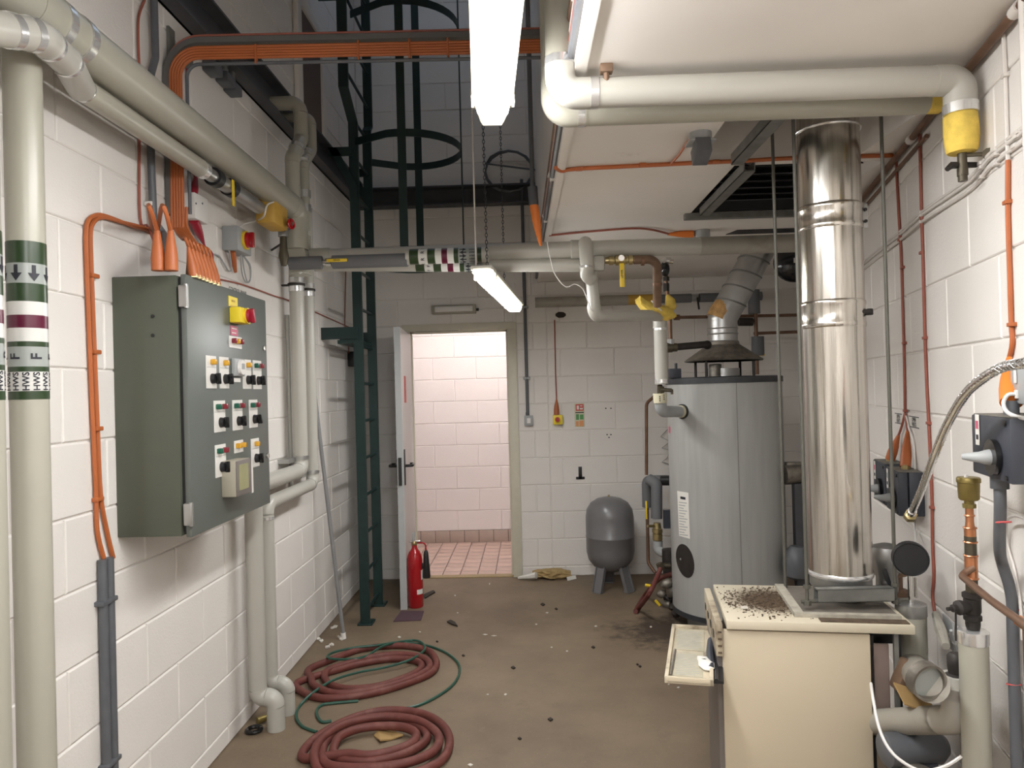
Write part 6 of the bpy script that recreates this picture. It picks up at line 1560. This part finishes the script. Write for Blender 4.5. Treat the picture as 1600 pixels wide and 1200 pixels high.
# automatic air vent on copper stack, valve and capped pipe
PO = .10
base = RW(1524, 1100, PO); top = RW(1523, 985, PO)
ax = V((base.x, base.y, 0))
zv = lambda y: RW(1520, y, PO).z
root = thing('capped_riser', 'fat off-white capped pipe standing in the bottom right corner', 'pipe', ax)
part('pipe_section', MB().cyl(ax, ax+V((0, 0, zv(985))), .035, n=28), M['pipe'], root)
part('end_cap', MB().lathe([(.036, -.035), (.0368, -.033), (.0368, -.002), (.034, .0), (.014, .002)], ax+V((0, 0, zv(984))), n=28), M['band'], root)
root = thing('air_vent_stack', 'olive brass air vent on a copper stub with a dark valve', 'air vent', ax+V((0, 0, zv(984))))
q = ax
def seg(y0, y1, r0, m, nm, r1=None, n=14): return part(nm, MB().cyl(q+V((0, 0, zv(y0))), q+V((0, 0, zv(y1))), r0, r1, n=n), M[m], root)
part('valve_body', MB().lathe([(.016, zv(982)), (.018, zv(976)), (.018, zv(970)), (.022, zv(968)), (.022, zv(962)), (.018, zv(960)), (.021, zv(955)), (.021, zv(936)), (.024, zv(934)), (.024, zv(928)), (.017, zv(926))], q, n=14), M['iron'], root)
sd_ = -V((1, 0, 0)); o_ = q+V((0, 0, zv(948)))
vb = part('valve_branch', MB().lathe([(.016, .0), (.016, .03), (.019, .032), (.019, .045), (.010, .05), (.010, .062), (.005, .064), (.005, .078)], o_, (-1, -.25, 0), n=10), M['iron'], root)
part('test_rod', MB().cyl(o_+V((-.05, -.012, -.0)), o_+V((-.052, -.012, -.085)), .0025, n=6), M['iron'], vb)
seg(928, 840, .0145, 'bronze', 'copper_tube'); seg(905, 872, .0155, 'copper', 'copper_tee'); seg(860, 830, .014, 'copper', 'copper_tube'); seg(832, 818, .013, 'copper', 'reducer', .010); seg(820, 795, .010, 'copper', 'copper_tube')
for y, r_ in ((905, .0175), (870, .0175), (849, .0170), (827, .0165), (808, .0125)): part('solder_ring', MB().ring(q+V((0, 0, zv(y))), (0, 0, 1), r_-.002, .0026, 18, 6), M['copper'], root)
seg(796, 790, .0165, 'vent', 'vent_nut', n=8); seg(791, 784, .012, 'vent', 'vent_neck')
part('vent_cup', MB().lathe([(.021, 0), (.0245, .004), (.0262, zv(757)-zv(784)), (.0285, zv(756)-zv(784)), (.0285, zv(750)-zv(784)), (.026, zv(748)-zv(784))], q+V((0, 0, zv(784))), n=24), M['vent'], root)
part('vent_cap', MB().cyl(q+V((-.006, 0, zv(749))), q+V((-.006, 0, zv(744.5))), .005, n=10), M['whitep'], root)
cp = [q+V((-.0, -.012, zv(887))), RW(1501, 899, PO+.03), RW(1548, 938, PO+.04), RW(1590, 968, PO+.05), RW(1640, 1005, PO+.06)]
root = thing('copper_branch', 'brown copper pipe from the vent stack towards the right edge', 'pipe', cp[-1])
part('copper_pipe', MB().tube(fillet(cp, .03, 6), .0088, 12), M['copperold'], root)
t = RW(1590, 968, PO+.05); part('tee', MB().cyl(t-V((.0, 0, .0)), t+V((.012, -.02, -.012)), .0115, n=12), M['copper'], root); part('copper_pipe', MB().cyl(RW(1604, 980, PO+.05), V((RW(1604, 990, PO+.05).x, RW(1604, 990, PO+.05).y, .0)), .0075, n=12), M['copperold'], root)
# thick grey flexible conduit below the large isolator
gp = [gb-V((0, 0, .02)), gb-V((0, 0, .07)), RW(1562, 855, .07), RW(1566, 880, .05), RW(1577, 915, .03), RW(1582, 950, .02), RW(1583, 1010, .02)]
lp = V((gp[-1].x, gp[-1].y, 0)); gp.append(lp)
root = thing('grey_flex_conduit', 'thick slate grey conduit from the large isolator to the floor', 'conduit', lp)
part('conduit', MB().tube(smooth(gp, 6), .0135, 14), M['conduit'], root)
for x, y in ((1568, 816), (1581, 953), (1584, 1069)):
    q_ = RW(x, y, .08 if y < 900 else .02); part('cable_tie', MB().ring(q_, (0, .25, 1), .0155, .002, 18, 6), M['teal'], root)
cable('looped_white_flex', 'thin white flex looping behind the grey conduit at the right edge', [RW(1600, 810, .03), RW(1585, 806, .03), RW(1573, 815, .02), RW(1574, 850, .01), RW(1585, 890, .008), RW(1594, 940, .008), RW(1597, 1000, .008)], .0035, M['painted_cable'])
# ================================================================== PIPEWORK BEHIND THE BOILER
PO2 = .13
c2 = RW(1424, 975, PO2); ax2_ = V((c2.x, c2.y, 0)); z2 = lambda y: RW(1424, y, PO2).z
root = thing('pump_header', 'dusty white pipe with metal cap behind the boiler carrying a gauge', 'pipe', ax2_)
part('pipe_section', MB().cyl(ax2_+V((0, 0, z2(1045))), ax2_+V((0, 0, z2(944))), .046, n=24), M['pipe'], root)
part('end_cap', MB().lathe([(.0475, -.04), (.048, -.038), (.048, -.002), (.044, 0), (.015, .002)], ax2_+V((0, 0, z2(943))), n=24), M['galv'], root)
part('elbow', MB().tube(smooth([ax2_+V((0, 0, z2(1010))), ax2_+V((0, 0, z2(1035))), RW(1432, 1050, PO2+.02), RW(1445, 1064, PO2+.06), RW(1452, 1068, PO2+.10)], 5), .047, 20), M['pipeold'], root)
oe = RW(1453, 1068, PO2+.105); dd = (oe-RW(1440, 1058, PO2+.02)).normalized(); dd = V((.15, -1, -.12)).normalized()
part('open_end', MB().lathe([(.047, -.03), (.047, 0), (.041, 0), (.041, -.025)], oe, dd, n=24), M['galvdark'], root); part('end_disc', MB().cyl(oe-dd*.02, oe-dd*.015, .041, n=24), M['lgrey'], root)
part('gauge_stem', MB().cyl(ax2_+V((.0, 0, z2(942))), ax2_+V((.0, 0, z2(900))), .008, n=10).cyl(ax2_+V((.018, 0, z2(935))), ax2_+V((.018, 0, z2(905))), .006, n=8), M['chrome'], root)
gc = RW(1426, 873, PO2+.02); gn = V((-.35, -1, .02)).normalized()
gp_ = part('gauge', MB().lathe([(.045, 0), (.053, .004), (.053, .03), (.05, .034), (.048, .03), (.046, .030)], gc+V((0, .02, 0)), gn, n=32), M['black'], root)
part('gauge_face', MB().cyl(gc+V((0, .02, 0))+gn*.026, gc+V((0, .02, 0))+gn*.029, .047, n=32), M['blackgloss'], gp_)
# circulator pump between flue and wall
pc = RW(1385, 880, .16)
root = thing('circulator_pump', 'silver circulator pump with bottle shape behind the flue', 'pump', V((pc.x, pc.y, BZ-.1)))
part('motor_casing', MB().lathe([(.02, -.11), (.038, -.10), (.036, -.05), (.05, -.0), (.058, .03), (.05, .06), (.02, .07)], pc, (0, 0, 1), n=24), M['galv'], root)
part('rusty_volute', MB().lathe([(.03, -.05), (.06, -.03), (.06, .03), (.03, .05)], pc+RT*.12+V((.02, 0, -.03)), (.5, .2, 1), n=16), M['rust'], root)
part('motor_flange', MB().ring(pc+V((.03, -.03, .01)), (.6, -1, .3), .035, .004, 20, 6), M['galv'], root)
part('dark_lever', MB().box(RW(1386, 903, .2), (.012, .012, .06), Matrix.Rotation(-.3, 3, 'Y')), M['black'], root)
part('flange_stack', MB().lathe([(.045, -.12), (.045, -.10), (.028, -.095), (.028, -.05), (.045, -.045), (.045, -.03)], RW(1408, 905, .12)+V((0, .05, .05)), (0, 0, 1), n=14), M['rust'], root)
part('blue_nut', MB().ball(RW(1385, 912, .2), .016), M['iron'], root)
# horizontal return pipe from the boiler to the corner
hp0 = YY(1352, 1129, 2.40); hp1 = YY(1492, 1124, 2.04)
root = thing('return_pipe', 'dusty horizontal pipe from the boiler to the corner elbow', 'pipe', hp1)
d = (hp1-hp0).normalized(); part('pipe_section', MB().cyl(hp0, hp1-d*.03, .0385, n=24), M['pipeold'], root)
el = fillet([hp1-d*.06, hp1+d*.01, hp1+d*.01+V((0, .0, .12))], .05, 8)
part('elbow', MB().tube(el, .039, 24), M['pipew'], root); part('band', MB().cyl(hp1-d*.075, hp1-d*.06, .0385, n=24), M['pipe'], root)
t = hp1+d*.01; part('end_cap', MB().lathe([(.04, 0), (.04, .03), (.036, .033), (.02, .034)], t+V((0, 0, .06)), n=24), M['galv'], root)
part('valve_stub', MB().lathe([(.024, 0), (.028, .01), (.028, .03), (.02, .035), (.022, .05), (.022, .08), (.014, .09)], t+V((0, .0, .09)), n=8), M['iron'], root)
# pump body low down and loose card
pb = YY(1438, 1168, 2.22)
root = thing('floor_pump', 'grey horizontal motor body low behind the return pipe', 'pump', V((pb.x, pb.y, 0)))
part('motor_casing', MB().lathe([(.03, -.12), (.048, -.11), (.048, .05), (.03, .075), (.012, .08)], pb, (1, .1, 0), n=24), M['conduit'], root)
part('foot', MB().bb((pb.x-.07, pb.y-.04, 0), (pb.x+.03, pb.y+.04, pb.z-.03)), M['charcoal'], root)
part('pump_volute', MB().lathe([(.04, -.03), (.055, -.02), (.055, .02), (.04, .03)], pb+V((-.04, -.06, -.075)), (.3, -1, .1), n=20), M['galvdark'], root)
q = YY(1430, 1092, 2.2); solo('loose_card', MB().box(q, (.10, .09, .004), Matrix.Rotation(.35, 3, 'Y') @ Matrix.Rotation(.35, 3, 'X')), M['card'], 'torn brown card wedged above the return pipe', 'card', sm=0)
q = YY(1424, 1060, 2.3); solo('dark_bracket', MB().box(q, (.09, .06, .1), Matrix.Rotation(.4, 3, 'Y'), .01), M['rust'], 'rusty bracket under the capped pipe behind the boiler', 'bracket')
cable('white_power_flex', 'white power flex drooping from the boiler side to the corner', [YY(1361, 1068, 2.16), YY(1364, 1090, 2.08), YY(1373, 1135, 2.02), YY(1388, 1168, 1.98), YY(1410, 1190, 1.95), YY(1440, 1204, 1.93), YY(1475, 1198, 1.9), YY(1502, 1182, 1.88)], .0042, M['whitep'])
cable('grey_earth_lead', 'grey lead hanging from the vent valve to the wall behind', [RW(1486, 985, .06), RW(1488, 998, .05), RW(1497, 1020, .03), RW(1500, 1050, .02)], .0045, M['greyp'])
q = RW(1490, 998, .04); solo('hose_end', MB().cyl(q-RT*.02, q+RT*.02+RN*.01, .012, n=12).cyl(q+RN*.01, q+RN*.03-RT*.02, .007, n=10), M['galv'], 'small metal fitting on the wall below the dark valve', 'fitting')
r = thing('wall_plate', 'perforated grey plate on the wall behind the capped pipe', 'plate', RW(1475, 1000, .03))
a = RW(1482, 988, .035); part('plate', MB().box(a, (.1, .004, .09), RR), M['greyp'], r); part('slanted_leg', MB().tube([RW(1462, 960, .05), RW(1470, 985, .07), RW(1478, 1010, .08)], [.012, .018, .012], 8), M['pipeold'], r)
for k in range(2): w_ = wcable(['upper', 'lower'][k]+' thin wire from the wall to the grey conduit in the corner', [(1548, 1030+k*115), (1565, 1044+k*122), (1582, 1060+k*127)], .0025, 'painted_cable', name='corner_wire')
# ================================================================== HOSES ON THE FLOOR
def K(pts, z): return [FZ(400+x/4, 900+y/4, z) for x, y in pts]
A = [(262, 665), (300, 730), (420, 765), (600, 755), (800, 715), (1000, 650), (1100, 600), (1128, 540), (1080, 470), (960, 440), (820, 438), (650, 460), (480, 520), (330, 585)]
B = [(345, 640), (370, 690), (500, 735), (700, 715), (880, 672), (1050, 605), (1085, 550), (1030, 508), (900, 490), (740, 505), (600, 540), (450, 590)]
C = [(430, 640), (470, 682), (580, 706), (760, 690), (920, 640), (1020, 590), (1030, 548), (960, 522), (820, 520), (640, 550), (530, 580)]
HR = .0165
solo('red_hose_coil', MB().tube(smooth(K(A, HR)+K(B, HR*1.7)+K(C, HR*1.1), 5, True), HR*1.18, 12, closed=True), M['rubber'], 'far coil of red rubber hose under the green hose', 'hose')
A = [(302, 1140), (330, 1050), (480, 945), (650, 872), (820, 840), (1000, 852), (1125, 900), (1198, 980), (1205, 1070), (1150, 1160), (1000, 1230), (800, 1262), (600, 1268), (420, 1235)]
B = [(362, 1130), (400, 1030), (520, 940), (680, 893), (840, 880), (990, 898), (1090, 945), (1145, 1010), (1115, 1090), (1000, 1150), (820, 1190), (600, 1200), (440, 1175)]
C = [(415, 1090), (455, 1010), (560, 935), (700, 900), (850, 895), (1000, 930), (1070, 1000), (1010, 1070), (860, 1130), (660, 1160), (500, 1130)]
D = [(490, 1060), (530, 1000), (640, 955), (780, 938), (920, 945), (1000, 985), (970, 1045), (850, 1095), (700, 1122), (560, 1112)]
solo('red_hose_coil', MB().tube(smooth(K(A, HR)+K(B, HR*2.4)+K(C, HR*1.2)+K(D, HR*2.2), 5, True), HR*1.16, 12, closed=True), M['rubber'], 'near coil of red rubber hose around the cardboard scrap', 'hose')
G = [(470, 905, 1), (415, 912, 1), (385, 880, 1), (382, 835, 1), (415, 805, 1), (480, 795, 1), (640, 780, 1)]
G2 = [(380, 975, 1), (290, 940, 1), (252, 880, 1), (272, 815, 1), (350, 735, 4.5), (480, 652, 5.5), (640, 602, 4.0), (800, 572, 3.5), (960, 525, 5), (1050, 465, 5.5), (1040, 420, 5), (980, 402, 3), (850, 420, 5), (770, 450, 6), (700, 495, 6), (620, 518, 6), (500, 520, 6), (445, 505, 6), (490, 475, 5), (620, 447, 5), (760, 432, 5), (900, 413, 3), (1060, 433, 1), (1180, 475, 1), (1260, 540, 1), (1270, 610, 1), (1220, 690, 1), (1100, 770, 1), (980, 818, 1), (860, 830, 1)]
gr = .0072
root = thing('green_hose', 'thin dark green hose looped over the red hose coils', 'hose', FZ(600, 1050))
part('hose_run', MB().tube(smooth([FZ(400+x/4, 900+y/4, gr*z) for x, y, z in G2], 6), gr, 8), M['greenhose'], root)
part('hose_end', MB().tube(smooth([FZ(400+x/4, 900+y/4, gr*z) for x, y, z in G], 6), gr, 8), M['greenhose'], root)
# ================================================================== FLOOR CLUTTER
def scrap(name, label, cat, px, t, m, bend=0, group=None):
    q = [FZ(x, y, 0) for x, y in px]; mb = MB(); mb.prism([p+V((0, 0, .001+bend*(i % 2))) for i, p in enumerate(q)], (0, 0, t)); return solo(name, mb, M[m], label, cat, group, sm=0)
scrap('cardboard_scrap', 'torn brown cardboard scrap inside the near hose coil', 'card', [(584, 1151), (592, 1145), (612, 1142.5), (630, 1154), (612, 1157), (594, 1163)], .006, 'card', .012)
scrap('dark_strip', 'short dark strip on the floor right of the extinguisher', 'strip', [(661, 931), (677, 924), (680, 926.5), (664, 936)], .01, 'debrisd')
scrap('bark_chip', 'pointed dark chip on the open floor before the doorway', 'chip', [(698.5, 973), (704, 970.5), (711, 974), (715, 980), (706, 977)], .01, 'debrisd')
random.seed(3)
for (x, y, s_) in ((848, 945, 6), (869, 952, 4), (1132-205, 1012, 5), (802, 1044, 6), (860, 1125, 7), (724, 1025, 4), (1000, 1042, 4), (996, 1039, 3), (683, 1003, 3), (812, 1155, 5), (462, 1082, 5), (512, 1010, 5)):
    scrap('dark_chip', 'small dark chip lying on the concrete floor', 'chip', [(x-s_*.6, y), (x, y-s_*.35), (x+s_*.6, y+.5), (x, y+s_*.4)], .006, 'debrisd', group='dark chips on the floor')
for (x, y) in ((497, 1000), (502, 1003), (520, 983), (524, 981), (530, 997), (536, 995), (534, 1000), (512, 1013), (518, 1009)):
    q = FZ(x, y); q.z = .008; mb = MB().ball(q, .014, 7, 5, (1.1, .9, .65)); mb.v = [p+V([random.uniform(-.004, .004) for _ in range(3)]) for p in mb.v]
    for p in mb.v: p.z = max(p.z, .0005)
    solo('plaster_crumb', mb, M['debris'], 'pale plaster crumb by the foot of the left wall', 'crumb', 'plaster crumbs by the left wall', sm=0)
for (x, y, a, b) in ((758, 992, 8, 1.5), (772, 994, 9, 1), (624, 996, 6, 3), (855, 958, 5, 2), (886, 1018, 4, 2), (931, 979, 5, 2), (765, 913, 2, 4), (711, 931, 3, 2), (715, 958, 3, 1.5), (862, 1012, 4, 1.5), (656, 988, 4, 1.5), (762, 1086, 4, 1.5), (735, 1196, 9, 4), (790, 1086, 5, 3), (1017, 980, 4, 3), (1060, 1075, 5, 2), (1045, 1070, 3, 1.5), (838, 976, 4, 1.5)):
    scrap('paper_fleck', 'tiny pale fleck lying on the concrete floor', 'fleck', [(x-a/2, y), (x, y-b/2), (x+a/2, y), (x, y+b/2)], .003, 'debris', group='pale flecks on the floor')
# crumpled sack by the back wall
q = FZ(864, 902); m = MB(); n = 16
for i in range(9):
    for k in range(n):
        t = 2*math.pi*k/n; c = FZ(832+i*7.5, 903, 0); rr = .05*math.sin(math.pi*(i+.6)/9.2)**.5*(1+.35*random.uniform(-1, 1)); m.v.append(V((c.x, c.y+rr*1.5*math.cos(t), max(.002, .035+rr*.8*math.sin(t)))))
m.f = [(i*n+k, i*n+(k+1) % n, (i+1)*n+(k+1) % n, (i+1)*n+k) for i in range(8) for k in range(n)]+[tuple(range(n)), tuple(8*n+k for k in range(n))]
r = thing('crumpled_sack', 'crumpled dry brown paper sack by the foot of the back wall', 'sack', q)
part('paper', m, M['sack'], r, sm=0)
part('white_tag', MB().box(YY(893, 903, FZ(893, 906).y-.02), (.075, .003, .03), Matrix.Rotation(-.2, 3, 'Y')), M['paper'], r)
part('torn_end', MB().tube([FZ(810, 903, .01), FZ(825, 901, .03), FZ(838, 899, .045)], [.012, .02, .03], 7), M['paper'], r, sm=0)
# black rubber ring and brass stub by the pipe feet
q = FZ(397, 1140, .01); solo('rubber_ring', MB().ring(q, (0, 0, 1), .032, .010, 20, 8), M['blackgloss'], 'black rubber ring on the floor by the pipe feet', 'ring')
q = FZ(402, 1126, .02); solo('brass_stub', MB().cyl(q, q+V((.03, .03, 0)), .016, n=10), M['vent'], 'short brass stub lying behind the pipe feet', 'stub')
# zigzag wire hanging on the wall beside the heater
pts = [BW(1046, 668, .02), BW(1032, 682, .02), BW(1047, 690, .02), BW(1034, 700, .02), BW(1048, 704, .02), BW(1042, 716, .02), BW(1034, 722, .02), BW(1048, 726, .02)]
solo('zigzag_wire', MB().tube(pts, .003, 5), M['wire'], 'thin zigzag wire on the back wall left of the heater', 'wire')
# dim pipework between the water heater and the steel flue
q = YY(1244, 742, 4.6)
r = thing('dim_header', 'dark pipe stub and old pump seen between heater and steel flue', 'pipe', q)
part('pipe_section', MB().cyl(YY(1226, 742, 4.6), YY(1275, 740, 4.6), .06, n=18), M['galvdark'], r)
part('flange', MB().box(YY(1240, 728, 4.62), (.10, .05, .05), None, .006), M['galvdark'], r)
part('pump_body', MB().lathe([(.03, 0), (.07, .02), (.08, .08), (.07, .16), (.04, .2)], YY(1242, 905, 4.5), (.1, 0, 1), n=16), M['conduit'], r)
part('support_leg', MB().bb(V((q.x-.03, 4.55, 0)), V((q.x+.05, 4.6, q.z-.05))), M['dark_steel'], r)
